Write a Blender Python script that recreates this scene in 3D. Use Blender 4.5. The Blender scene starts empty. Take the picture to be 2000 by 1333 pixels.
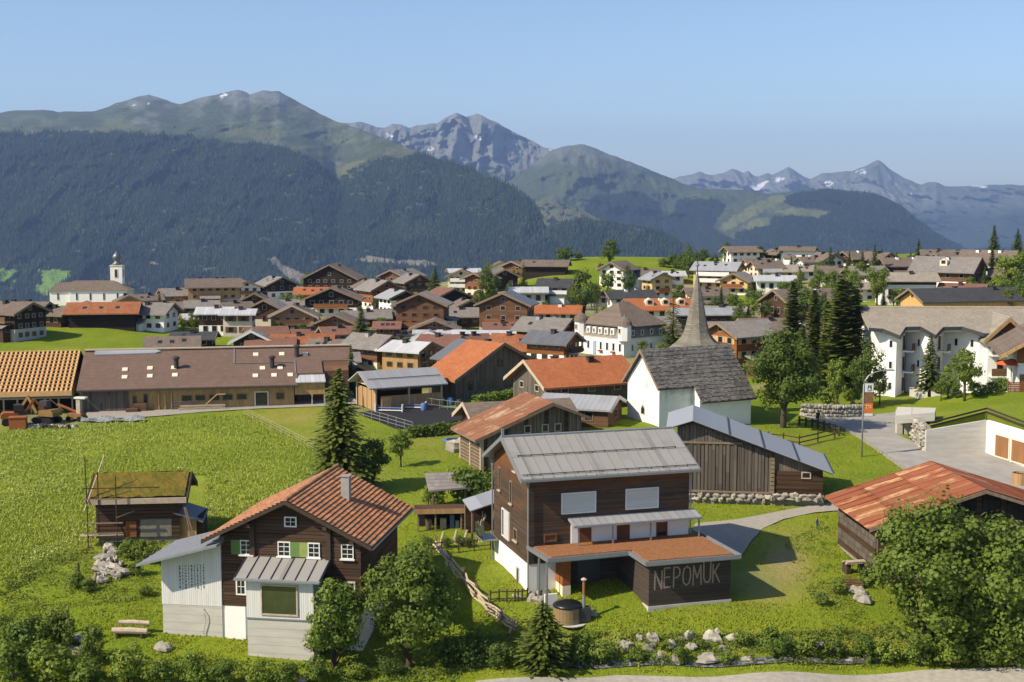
import bpy, math, random
import numpy as np
from mathutils import Vector, Matrix
R = math.radians
rng = random.Random(7)
nrg = np.random.default_rng(11)
SC = bpy.context.scene
COL = SC.collection

# ------------------------------------------------------------------ camera, sky, sun, exposure
F = 2600.0                       # focal length in pixels of a 2000 px wide picture
CZ = 27.5                        # camera height above the lawn of the big timber house
PITCH = math.atan(267.0 / F)
cam = bpy.data.cameras.new('camera')
cam.sensor_width = 36.0; cam.lens = F / 2000.0 * 36.0
cam.clip_start = 1.0; cam.clip_end = 60000.0
co = bpy.data.objects.new('camera', cam); COL.objects.link(co)
co.location = (0, 0, CZ); co.rotation_euler = (R(90) - PITCH, 0, 0)
SC.camera = co

SUN_EL = R(41); SUN_H = Vector((-0.89, -0.45)).normalized()      # the side the sun stands on
world = bpy.data.worlds.new('World'); SC.world = world; world.use_nodes = True
wn = world.node_tree.nodes; wl = world.node_tree.links
for n in list(wn): wn.remove(n)
sky = wn.new('ShaderNodeTexSky'); sky.sky_type = 'NISHITA'; sky.sun_disc = False
sky.sun_elevation = SUN_EL; sky.sun_rotation = math.atan2(SUN_H.x, SUN_H.y)
sky.altitude = 1300; sky.air_density = 1.0; sky.dust_density = 2.2; sky.ozone_density = 2.7
bg = wn.new('ShaderNodeBackground'); bg.inputs[1].default_value = 0.118
wo = wn.new('ShaderNodeOutputWorld')
wl.new(sky.outputs[0], bg.inputs[0]); wl.new(bg.outputs[0], wo.inputs[0])
sl = bpy.data.lights.new('sun', 'SUN'); sl.energy = 5.0; sl.angle = R(0.53); sl.color = (1.0, 0.88, 0.69)
so = bpy.data.objects.new('sun', sl); COL.objects.link(so)
sdir = Vector((SUN_H.x * math.cos(SUN_EL), SUN_H.y * math.cos(SUN_EL), math.sin(SUN_EL)))
so.rotation_euler = (-sdir).to_track_quat('-Z', 'Y').to_euler()
so.location = (-300, -150, 300)
SC.view_settings.view_transform = 'Standard'; SC.view_settings.look = 'None'
SC.view_settings.exposure = 0.46; SC.view_settings.gamma = 1.0
SC.render.engine = 'CYCLES'
SC.cycles.use_denoising = True
SC.cycles.max_bounces = 5; SC.cycles.diffuse_bounces = 2; SC.cycles.glossy_bounces = 2
SC.cycles.transmission_bounces = 2; SC.cycles.transparent_max_bounces = 6; SC.cycles.volume_bounces = 0
SC.cycles.sample_clamp_indirect = 6.0

# ------------------------------------------------------------------ picture geometry -> place
CP, SP = math.cos(PITCH), math.sin(PITCH)
def ray(px, py):
    """direction (x, y, z) of the line of sight through a point of the photograph, per metre of y"""
    v = 666.5 - py
    Y = F * CP + v * SP
    return (px - 1000.0) / Y, (-F * SP + v * CP) / Y
def at(px, py, d):
    a, b = ray(px, py)
    return Vector((a * d, d, CZ + b * d))
def scale_at(p):
    return F / (p[1] * CP - (p[2] - CZ) * SP)

# ------------------------------------------------------------------ ground: a surface through measured points
_C = [(0,1330,82),(500,1330,81),(1000,1330,79.4),(1500,1330,79.2),(2000,1330,79.2),(-400,1330,82),(2400,1330,80),(1000,1500,70),(0,1500,70),(2000,1500,70),
 (1150,1290,83.2),(1400,1290,83.0),(1650,1290,83.0),(900,1300,83.5),(1150,1222,85.4),(1400,1222,85.2),(1600,1225,85.4),(900,1240,86.5),
 (545,1275,84.8),(318,1260,86),(700,1262,86),(100,1275,86),(-300,1200,89),(250,1180,90.5),(100,1140,93.5),
 (1270,1180,87.4),(1100,1172,89.3),(1430,1165,89.6),(1030,1160,90.4),(965,1100,97.6),(900,1060,103.5),(1500,1100,97),(1600,1010,108),(1450,1030,106),
 (1610,965,115),(1365,1000,110),(1700,1180,88.6),(1850,1200,88),(2100,1200,88),(1750,905,128),(1990,950,119),(1900,890,132),(1800,880,133),(2200,900,130),(1690,850,142),(1605,832,148),
 (1530,825,148),(1462,838,142),(1720,765,172),(1750,790,163),(2000,790,160),(2300,780,162),(280,1060,103),(100,1050,104),(-300,1050,104),(100,960,118),(300,880,136),(100,850,144),(-300,850,144),(400,800,162),
 (155,805,160),(-200,800,161),(640,790,165),(800,830,149),(700,790,165),(900,910,126),(760,960,117),(840,1040,106),(600,960,118),(600,880,135),(880,775,170),(1130,745,185),(1250,740,187),(1350,800,152),
 (1130,690,215),(700,700,214),(560,680,230),(150,672,228),(200,638,244),(60,642,242),(300,655,243),(-250,650,240),(500,640,258),(990,650,250),(860,610,285),(1080,548,322),(1130,503,358),(1060,515,350),(1300,520,350),(1450,510,362),
 (1700,500,388),(1900,490,384),(2200,490,380),(1960,540,318),(1400,560,328),(1250,575,320),(1550,600,287),(1750,640,242),(1900,620,250),(2200,620,250),(1900,560,297),(60,620,290),(150,590,405),(430,590,354),(640,575,386),(520,585,368),
 (330,590,392),(750,590,341),(920,580,346),(1500,680,215),(1700,700,205),(1400,700,205)]
_cp = np.array([tuple(at(*c)) for c in _C])
_far = np.array([(-900,520,-22),(-300,520,-16),(100,470,-2),(500,520,-4),(900,520,-2),(-900,900,-120),(0,800,-70),(900,800,-60),(-1200,1300,-200),(0,1300,-200),(1200,1300,-200),(-600,300,0),(600,300,8),(-300,160,2),(300,160,3)], float)
_cp = np.vstack([_cp, _far])
_W = np.log(np.maximum(_cp[:, 1], 20)) * 100
_P = np.column_stack([_cp[:, 0] / np.maximum(_cp[:, 1], 20) * 100, _W])      # bearing / log-distance: even spacing in the picture
def _phi(r2): return 0.5 * r2 * np.log(r2 + 1e-9)
def _dist2(A, B): return ((A[:, None, :] - B[None, :, :]) ** 2).sum(-1)
_n = len(_P)
_K = _phi(_dist2(_P, _P)) + np.eye(_n) * 6.0
_Q = np.column_stack([np.ones(_n), _P])
_A = np.zeros((_n + 3, _n + 3)); _A[:_n, :_n] = _K; _A[:_n, _n:] = _Q; _A[_n:, :_n] = _Q.T
_sol = np.linalg.solve(_A, np.concatenate([_cp[:, 2], np.zeros(3)]))
def gz_arr(x, y):
    x = np.asarray(x, float).ravel(); y = np.maximum(np.asarray(y, float).ravel(), 20)
    out = np.empty(len(x))
    for i in range(0, len(x), 20000):
        p = np.column_stack([x[i:i+20000] / y[i:i+20000] * 100, np.log(y[i:i+20000]) * 100])
        out[i:i+20000] = _phi(_dist2(p, _P)) @ _sol[:_n] + _sol[_n] + p @ _sol[_n+1:]
    return out
def gz(x, y): return float(gz_arr([x], [y])[0])
_ds = np.exp(np.linspace(math.log(66), math.log(900), 700))
def gp(px, py, dmin=66):
    """the place on the ground seen at a pixel (first hit past dmin)"""
    a, b = ray(px, py)
    z = gz_arr(a * _ds, _ds)
    f = CZ + b * _ds - z
    ok = (_ds[:-1] >= dmin) & (f[:-1] > 0) & (f[1:] <= 0)
    i = np.nonzero(ok)[0]
    if len(i) == 0: d = _ds[np.argmin(np.where(_ds >= dmin, np.abs(f), 1e9))]
    else:
        i = i[0]; t = f[i] / (f[i] - f[i+1]); d = _ds[i] + t * (_ds[i+1] - _ds[i])
    return Vector((a * d, d, gz(a * d, d)))

# ------------------------------------------------------------------ noise
def _hash(ix, iy, seed):
    h = (ix.astype(np.int64) * 374761393 + iy.astype(np.int64) * 668265263 + seed * 1442695041) & 0x7fffffff
    h = ((h ^ (h >> 13)) * 1274126177) & 0x7fffffff
    h = (h ^ (h >> 16)) & 0xffff
    return h / 65535.0
def vnoise(x, y, seed=0):
    ix = np.floor(x); iy = np.floor(y); fx = x - ix; fy = y - iy
    u = fx * fx * (3 - 2 * fx); v = fy * fy * (3 - 2 * fy)
    a = _hash(ix, iy, seed); b = _hash(ix + 1, iy, seed); c = _hash(ix, iy + 1, seed); d = _hash(ix + 1, iy + 1, seed)
    return (a * (1 - u) + b * u) * (1 - v) + (c * (1 - u) + d * u) * v
def fbm(x, y, oct=5, seed=0, gain=0.5):
    s = 0; a = 1.0; t = 0
    for k in range(oct):
        s = s + a * vnoise(x * 2 ** k + 17.3 * k, y * 2 ** k - 9.1 * k, seed + k); t += a; a *= gain
    return s / t
def ridged(x, y, oct=5, seed=0):
    s = 0; a = 1.0; t = 0
    for k in range(oct):
        n = 1 - np.abs(2 * vnoise(x * 2 ** k + 3.3 * k, y * 2 ** k + 5.7 * k, seed + k) - 1)
        s = s + a * n * n; t += a; a *= 0.5
    return s / t
def in_poly(x, y, poly):
    x = np.asarray(x, float); y = np.asarray(y, float); c = np.zeros(x.shape, bool)
    n = len(poly)
    for i in range(n):
        x0, y0 = poly[i]; x1, y1 = poly[i - 1]
        if y0 == y1: continue
        c ^= ((y0 > y) != (y1 > y)) & (x < (x1 - x0) * (y - y0) / (y1 - y0) + x0)
    return c
# ------------------------------------------------------------------ materials (procedural)
M = {}
class NT:
    def __init__(s, name, rough=0.85, spec=0.2):
        s.m = bpy.data.materials.new(name); s.m.use_nodes = True
        s.t = s.m.node_tree; s.b = s.t.nodes['Principled BSDF']; s.out = s.t.nodes['Material Output']
        s.b.inputs['Roughness'].default_value = rough
        s.b.inputs['Specular IOR Level'].default_value = spec
        M[name] = s.m
    def n(s, typ, props=None, **inp):
        nd = s.t.nodes.new('ShaderNode' + typ)
        for k, v in (props or {}).items(): setattr(nd, k, v)
        for k, v in inp.items():
            key = int(k[1:]) if k[0] == 'i' and k[1:].isdigit() else k
            s.put(nd.inputs[key], v)
        return nd
    def put(s, sock, v):
        if isinstance(v, bpy.types.NodeSocket): s.t.links.new(v, sock)
        elif isinstance(v, bpy.types.Node): s.t.links.new(v.outputs[0], sock)
        else: sock.default_value = v
    def math(s, op, a, b=0.0, c=0.0):
        return s.n('Math', {'operation': op}, i0=a, i1=b, i2=c).outputs[0]
    def mix(s, f, a, b, blend='MIX'):
        nd = s.t.nodes.new('ShaderNodeMix'); nd.data_type = 'RGBA'; nd.blend_type = blend
        s.put(nd.inputs[0], f)
        for i, v in ((6, a), (7, b)):
            s.put(nd.inputs[i], (v[0], v[1], v[2], 1) if isinstance(v, tuple) else v)
        return nd.outputs[2]
    def obj(s): return s.n('TexCoord').outputs['Object']
    def sep(s, v): return s.n('SeparateXYZ', None, i0=v).outputs
    def comb(s, x, y, z): return s.n('CombineXYZ', None, i0=x, i1=y, i2=z).outputs[0]
    def noise(s, vec, scale, detail=4.0, rough=0.55):
        return s.n('TexNoise', None, Vector=vec, Scale=scale, Detail=detail, Roughness=rough).outputs[0]
    def white(s, vec): return s.n('TexWhiteNoise', {'noise_dimensions': '3D'}, Vector=vec).outputs[0]
    def ramp(s, f, p0, p1):
        return s.n('MapRange', {'clamp': True}, i0=f, i1=p0, i2=p1).outputs[0]
    def attr(s, name): return s.n('Attribute', {'attribute_name': name}).outputs
    def rnd(s): return s.n('ObjectInfo').outputs['Random']
    def color(s, c): s.put(s.b.inputs['Base Color'], (c[0], c[1], c[2], 1) if isinstance(c, tuple) else c)
    def bump(s, h, strength=0.5, dist=0.03):
        s.put(s.b.inputs['Normal'], s.n('Bump', None, Strength=strength, Distance=dist, Height=h).outputs[0])
def sc(c, k): return (c[0] * k, c[1] * k, c[2] * k)

def m_plain(name, col, rough=0.85, var=0.25, scale=1.5, bump=0.0, spec=0.2, metal=0.0, streak=False):
    t = NT(name, rough, spec); v = t.obj()
    if streak:
        x, y, z = t.sep(v)[:3]; v = t.comb(x, y, t.math('MULTIPLY', z, 0.15))
    f = t.ramp(t.noise(v, scale, 5.0, 0.62), 0.25, 0.75)
    c = t.mix(f, sc(col, 1 - var), sc(col, 1 + var))
    c = t.mix(t.math('MULTIPLY', t.rnd(), 0.3), c, sc(col, 0.8))
    t.color(c); t.b.inputs['Metallic'].default_value = metal
    if bump: t.bump(t.noise(t.obj(), scale * 6, 4.0), bump, 0.03)
    return t.m
def m_board(name, col, col2, axis='h', w=0.16, rough=0.85, groove=0.5, patch=0.5, patchcol=None):
    """boards: every board has its own tone, grain along it, a groove between two"""
    t = NT(name, rough, 0.15); v = t.obj(); x, y, z = t.sep(v)[:3]
    u = z if axis == 'h' else t.math('ADD', x, y)
    l = t.math('ADD', x, y) if axis == 'h' else z
    q = t.math('DIVIDE', u, w); idx = t.math('FLOOR', q); fr = t.math('FRACT', q)
    seg = t.math('FLOOR', t.math('ADD', t.math('DIVIDE', l, 4.0), t.math('MULTIPLY', idx, 0.37)))
    rn = t.white(t.comb(idx, seg, t.math('MULTIPLY', t.rnd(), 9.0)))
    gr = t.noise(t.comb(t.math('MULTIPLY', u, 14.0), t.math('MULTIPLY', l, 1.2), 0.0), 1.5, 5.0, 0.65)
    c = t.mix(t.math('ADD', t.math('MULTIPLY', rn, 0.65), t.math('MULTIPLY', gr, 0.4)), col, col2)
    if patchcol:
        pn = t.ramp(t.noise(t.comb(t.math('MULTIPLY', l, .35), t.math('MULTIPLY', u, 0.9), 0.0), 1.0, 4.0, 0.6), 0.5, 0.68)
        c = t.mix(t.math('MULTIPLY', pn, patch), c, patchcol)
    g = t.math('MINIMUM', t.ramp(fr, 0.0, 0.1), t.ramp(t.math('SUBTRACT', 1.0, fr), 0.0, 0.1))
    c = t.mix(t.math('MULTIPLY', t.math('SUBTRACT', 1.0, g), groove), c, sc(col, 0.25))
    t.color(c); t.bump(t.math('ADD', g, t.math('MULTIPLY', gr, 0.25)), 0.7, 0.03)
    return t.m
def m_shingle(name, col, col2, row=0.3, cw=0.3, rough=0.85, moss=None, bump=0.8, spec=0.2):
    """rows of shingles or tiles: rows step with height, columns along the ridge (local x)"""
    t = NT(name, rough, spec); v = t.obj(); x, y, z = t.sep(v)[:3]
    q = t.math('DIVIDE', z, row); ri = t.math('FLOOR', q); rf = t.math('FRACT', q)
    p = t.math('ADD', t.math('DIVIDE', x, cw), t.math('MULTIPLY', ri, 0.5)); ci = t.math('FLOOR', p); cf = t.math('FRACT', p)
    rn = t.white(t.comb(ri, ci, 3.0))
    big = t.ramp(t.noise(v, 0.55, 5.0, 0.65), 0.3, 0.7)
    c = t.mix(t.math('ADD', t.math('MULTIPLY', rn, 0.5), t.math('MULTIPLY', big, 0.5)), col, col2)
    if moss:
        c = t.mix(t.math('MULTIPLY', t.ramp(t.noise(v, 0.9, 5.0, 0.7), 0.55, 0.72), 0.7), c, moss)
    c = t.mix(t.math('MULTIPLY', t.rnd(), 0.25), c, sc(col, 0.7))
    c = t.mix(t.math('MULTIPLY', t.math('SUBTRACT', 1.0, t.ramp(t.math('SUBTRACT', 1.0, rf), 0.0, 0.22)), 0.55), c, sc(col, 0.35))
    t.color(c)
    h = t.math('ADD', t.math('SUBTRACT', 1.0, rf), t.math('MULTIPLY', t.ramp(cf, 0.0, 0.12), 0.3))
    t.bump(t.math('ADD', h, t.math('MULTIPLY', rn, 0.3)), bump, 0.05)
    return t.m
def m_tin(name, col, w=0.6, rough=0.5, stain=None, metal=0.12, st=0.5, rv=.5):
    """sheet metal with standing seams up the slope"""
    t = NT(name, rough, 0.4); v = t.obj(); x, y, z = t.sep(v)[:3]
    q = t.math('DIVIDE', x, w); fr = t.math('FRACT', q); idx = t.math('FLOOR', q)
    sm = t.math('SUBTRACT', 1.0, t.ramp(fr, 0.0, 0.09))
    rn = t.white(t.comb(idx, t.math('FLOOR', t.math('DIVIDE', z, 1.3)), t.math('MULTIPLY', t.rnd(), 7.0)))
    c = t.mix(t.math('ADD', t.math('MULTIPLY', rn, .5), t.math('MULTIPLY', t.rnd(), rv)), sc(col, 1 - .36 * rv), sc(col, 1 + .28 * rv))
    if stain:
        f = t.ramp(t.math('ADD', t.noise(t.comb(t.math('MULTIPLY', x, 0.5), y, t.math('MULTIPLY', z, 0.5)), 0.9, 6.0, 0.7), t.math('MULTIPLY', t.math('SUBTRACT', t.rnd(), .5), .32)), 0.56, 0.7)
        c = t.mix(t.math('MULTIPLY', f, st), c, stain)
    c = t.mix(t.math('MULTIPLY', sm, 0.45), c, sc(col, 0.45))
    t.color(c); t.b.inputs['Metallic'].default_value = metal
    t.bump(sm, 0.6, 0.04)
    return t.m

m_plain('plaster_white', (.80, .785, .75), .9, .07, .8, .15)
m_plain('plaster_cream', (.72, .63, .47), .9, .1, .8, .15)
m_plain('plaster_yellow', (.62, .43, .2), .9, .12, .8, .15)
m_plain('plaster_grey', (.42, .41, .39), .9, .15, .8, .2)
m_plain('plaster_beige', (.56, .5, .42), .9, .12, .8, .2)
t = NT('plaster_chapel', .9); v = t.obj()                       # lime wash, weathered off in patches high on the gable
f = t.math('MULTIPLY', t.ramp(t.noise(v, 0.7, 7.0, 0.72), 0.47, 0.62), t.ramp(t.sep(v)[2], 1.2, 4.2))
t.color(t.mix(t.math('MULTIPLY', f, 0.75), t.mix(t.noise(v, 1.4, 4), (.82, .80, .76), (.74, .72, .68)), (.36, .34, .31))); t.bump(t.noise(v, 5, 5), .3, .03)
t = NT('concrete', .85); v = t.obj(); x, y, z = t.sep(v)[:3]     # board-marked concrete
bd = t.math('FRACT', t.math('DIVIDE', z, .55)); g = t.ramp(bd, 0, .05)
c = t.mix(t.ramp(t.noise(t.comb(t.math('MULTIPLY', x, .5), y, t.math('MULTIPLY', z, 2.5)), 1.2, 6, .6), .3, .7), (.42, .40, .35), (.55, .525, .465))
c = t.mix(t.math('MULTIPLY', t.white(t.comb(0., 0., t.math('FLOOR', t.math('DIVIDE', z, .55)))), .35), c, (.40, .38, .335))
t.color(t.mix(t.math('MULTIPLY', t.math('SUBTRACT', 1., g), .5), c, (.2, .19, .175))); t.bump(g, .4, .02)
m_board('cladding_white', (.55, .54, .52), (.66, .65, .62), 'v', .15, .6, .22)
m_board('wood_black', (.016, .012, .010), (.045, .034, .027), 'h', .22, .85, .5)
m_board('wood_dark', (.040, .022, .013), (.095, .055, .034), 'h', .2, .85, .6)
m_board('wood_house', (.042, .025, .016), (.10, .062, .041), 'h', .24, .85, .8)
m_board('wood_red', (.17, .062, .022), (.30, .125, .05), 'h', .2, .8, .5)
m_board('wood_brown', (.10, .052, .028), (.19, .105, .06), 'h', .18, .85, .5)
m_board('wood_tan', (.30, .18, .085), (.46, .29, .14), 'v', .16, .85, .5)
m_board('wood_pine', (.50, .29, .10), (.68, .43, .17), 'v', .16, .8, .4)
m_board('wood_farm', (.34, .215, .09), (.47, .32, .145), 'v', .2, .85, .5, .5, (.2, .13, .07))
m_board('wood_grey', (.095, .077, .062), (.21, .175, .142), 'v', .24, .9, .7)
m_board('wood_weather', (.062, .052, .042), (.16, .136, .112), 'v', .3, .9, .6)
m_board('siding', (.046, .032, .023), (.108, .076, .053), 'h', .095, .8, .5, .5, (.19, .07, .022))
t = NT.__new__(NT); t.m = M['siding']; t.t = t.m.node_tree; t.b = t.t.nodes['Principled BSDF']      # boards stay orange where the eaves keep the weather off
src = t.b.inputs['Base Color'].links[0].from_socket; v = t.obj(); z = t.sep(v)[2]
f = t.math('MULTIPLY', t.ramp(t.math('ADD', z, t.math('MULTIPLY', t.noise(v, .9, 4, .6), 1.6)), 8.3, 9.7), .5)
t.put(t.b.inputs['Base Color'], t.mix(f, src, (.24, .085, .022)))
m_board('siding_orange', (.25, .08, .02), (.36, .135, .04), 'h', .095, .8, .4)
m_board('siding_dark', (.038, .030, .024), (.085, .068, .056), 'h', .11, .85, .5)
m_shingle('roof_brown', (.125, .095, .075), (.23, .18, .145), .14, .35, moss=(.2, .17, .1))
m_shingle('roof_greybrown', (.17, .155, .14), (.29, .26, .235), .14, .35)
m_shingle('roof_beige', (.235, .205, .165), (.39, .345, .275), .11, .22)
m_shingle('roof_dark', (.042, .042, .046), (.075, .075, .08), .14, .35)
m_shingle('roof_orange', (.32, .095, .034), (.46, .17, .07), .12, .26, moss=(.24, .12, .06))
m_shingle('roof_rust', (.22, .075, .03), (.40, .165, .07), .16, .3, moss=(.30, .2, .12))
m_shingle('roof_red', (.16, .078, .055), (.25, .13, .095), .13, .3)
m_shingle('roof_farm', (.135, .088, .068), (.185, .122, .095), .22, .5, bump=.5)
m_shingle('roof_slate', (.035, .035, .04), (.21, .195, .175), .17, .3, bump=1.0, moss=(.25, .235, .2))
m_shingle('roof_spire', (.115, .105, .088), (.25, .225, .18), .2, .3)
m_tin('roof_tin', (.31, .315, .325)); m_tin('roof_tin_light', (.48, .485, .49)); m_tin('roof_tin_dark', (.14, .145, .155))
m_tin('roof_tin_blue', (.315, .33, .35), 40.)
m_tin('roof_tin_warm', (.275, .265, .25), 5.0, .6, (.2, .19, .175), 0.0, .5, .2)
m_tin('sheet_rust', (.27, .083, .032), 6.0, .75, (.50, .32, .15), .0, .9)
m_tin('sheet_brown_rust', (.24, .10, .045), .3, .75, (.44, .32, .2), .05, .9)
m_plain('glass', (.018, .022, .028), .08, .2, 1.0, 0, .8)
m_plain('frame_white', (.70, .69, .66), .6, .05, 2); m_plain('frame_dull', (.30, .25, .2), .7, .2, 2)
m_plain('frame_brown', (.16, .075, .03), .7, .15, 2)
m_plain('door_brown', (.13, .052, .022), .7, .25, 3, 0, .3, 0, True)
m_plain('door_rust', (.26, .125, .05), .7, .3, 2.5, 0, .3, 0, True)
m_plain('shutter_green', (.12, .21, .06), .75, .15, 3)
m_plain('shutter_pale_green', (.26, .31, .10), .75, .15, 3)
m_board('blind', (.52, .51, .48), (.60, .59, .56), 'h', .075, .6, .3)
m_plain('metal_grey', (.30, .31, .325), .45, .1, 3, 0, .5, .5)
m_plain('metal_dark', (.05, .052, .056), .5, .1, 3, 0, .5, .3)
m_plain('copper_grey', (.15, .165, .19), .4, .15, 1, 0, .5, .5)
m_plain('stone', (.29, .265, .225), .9, .3, 2.2, .6)
m_plain('stone_pale', (.40, .365, .30), .9, .25, 2.2, .6)
m_plain('stone_dark', (.20, .18, .15), .9, .3, 2.2, .6)
m_plain('chimney', (.34, .32, .30), .9, .2, 3, .3)
m_plain('chimney_dark', (.05, .045, .042), .9, .2, 3, .2)
m_plain('timber', (.22, .16, .11), .85, .3, 3, .3, .2, 0, True)
m_plain('timber_pale', (.44, .36, .27), .85, .25, 3, .3)
m_plain('timber_new', (.62, .38, .17), .8, .22, 4, .2)
m_plain('timber_dark', (.06, .042, .03), .85, .3, 3, .3)
m_plain('sedum', (.27, .12, .05), .95, .55, 7, .9)
m_plain('bark', (.085, .065, .05), .95, .3, 6, .6)
m_plain('asphalt', (.30, .285, .26), .95, .22, .45, .15)
m_plain('gravel', (.32, .295, .25), .95, .22, 2.5, .4)
m_plain('sand_black', (.022, .022, .026), .95, .2, 3, .5)
m_plain('cloth_red', (.62, .13, .035), .9, .1, 3)
m_plain('plastic_blue', (.10, .18, .40), .5, .1, 2)
m_plain('blue_pale', (.3, .38, .5), .6, .1, 2)
m_plain('plastic_black', (.012, .012, .014), .35, .1, 2, 0, .4)
m_plain('orange_paint', (.30, .095, .03), .5, .15, 2)
m_plain('yellow_paint', (.22, .135, .045), .5, .2, 2)
m_plain('brass_wood', (.28, .19, .085), .5, .2, 3, 0, .3, 0, True)
m_plain('tarp', (.20, .215, .22), .7, .4, 2.5, .3)
m_plain('skin', (.5, .3, .2), .6, .05, 3)
m_plain('cloth_dark', (.04, .035, .035), .9, .2, 5)
m_plain('cloth_yellow', (.55, .48, .22), .9, .1, 5)
m_plain('cloth_blue', (.12, .14, .2), .9, .1, 5)
m_plain('cloth_tan', (.4, .26, .15), .9, .1, 5)
m_plain('hair', (.25, .09, .03), .8, .1, 5)
m_plain('chalk', (.30, .23, .17), .95, .25, 20)
m_plain('blossom', (.3, .06, .05), .9, .4, 8)
m_plain('paper_white', (.66, .66, .64), .8, .05, 5)
m_plain('paper_brown', (.20, .1, .05), .8, .35, 3)
m_plain('paper_orange', (.60, .16, .03), .8, .1, 3)
m_plain('car_white', (.75, .75, .74), .25, .03, 1, 0, .5)
m_plain('car_dark', (.04, .05, .075), .25, .05, 1, 0, .5)
m_plain('car_silver', (.42, .43, .44), .25, .05, 1, 0, .5, .4)
m_plain('pane_reflect', (.045, .055, .028), .04, .5, .6, 0, 1.0)
def m_leaf(name, c1, c2, trans=0.3):
    t = NT(name, .6, .25)
    a = t.attr('tint')[2]
    c = t.mix(a, c1, c2); c = t.mix(t.math('MULTIPLY', t.rnd(), .5), c, sc(c1, .7)); c = t.mix(t.math('MULTIPLY', t.math('FRACT', t.math('MULTIPLY', t.rnd(), 7.31)), .28), c, (c2[0] * 1.05, c2[1] * .88, c2[2] * .8)); t.color(c)
    tr = t.n('BsdfTranslucent'); t.put(tr.inputs[0], t.mix(.5, c, (.25, .33, .04)))
    mx = t.n('MixShader'); mx.inputs[0].default_value = trans
    t.t.links.new(t.b.outputs[0], mx.inputs[1]); t.t.links.new(tr.outputs[0], mx.inputs[2]); t.t.links.new(mx.outputs[0], t.out.inputs[0])
m_leaf('leaf', (.07, .125, .018), (.20, .265, .042), .35)
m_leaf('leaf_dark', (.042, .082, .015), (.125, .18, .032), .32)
m_leaf('leaf_bright', (.11, .18, .024), (.26, .335, .05), .35)
m_leaf('needle', (.04, .072, .017), (.115, .16, .034), .2)
m_leaf('needle_warm', (.06, .095, .018), (.18, .215, .038), .25)
m_leaf('blade', (.30, .37, .035), (.46, .50, .09), .45)
m_leaf('blade_lawn', (.23, .285, .02), (.38, .41, .045), .4)
# ------------------------------------------------------------------ mesh building
def mesh_np(name, V, Fc, mat=None, tint=None, smooth=False):
    me = bpy.data.meshes.new(name)
    V = np.asarray(V, np.float32); Fc = np.asarray(Fc, np.int32); k = Fc.shape[1]
    me.vertices.add(len(V)); me.vertices.foreach_set('co', V.ravel())
    me.loops.add(Fc.size); me.loops.foreach_set('vertex_index', Fc.ravel())
    me.polygons.add(len(Fc)); me.polygons.foreach_set('loop_start', np.arange(0, Fc.size, k, dtype=np.int32))
    me.polygons.foreach_set('loop_total', np.full(len(Fc), k, np.int32))
    if smooth: me.polygons.foreach_set('use_smooth', np.ones(len(Fc), bool))
    if tint is not None:
        for nm, arr in (tint.items() if isinstance(tint, dict) else (('tint', tint),)):
            a = me.attributes.new(nm, 'FLOAT', 'POINT'); a.data.foreach_set('value', np.asarray(arr, np.float32))
    me.update(calc_edges=True); me.validate()
    if mat: me.materials.append(M[mat])
    return me
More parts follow.
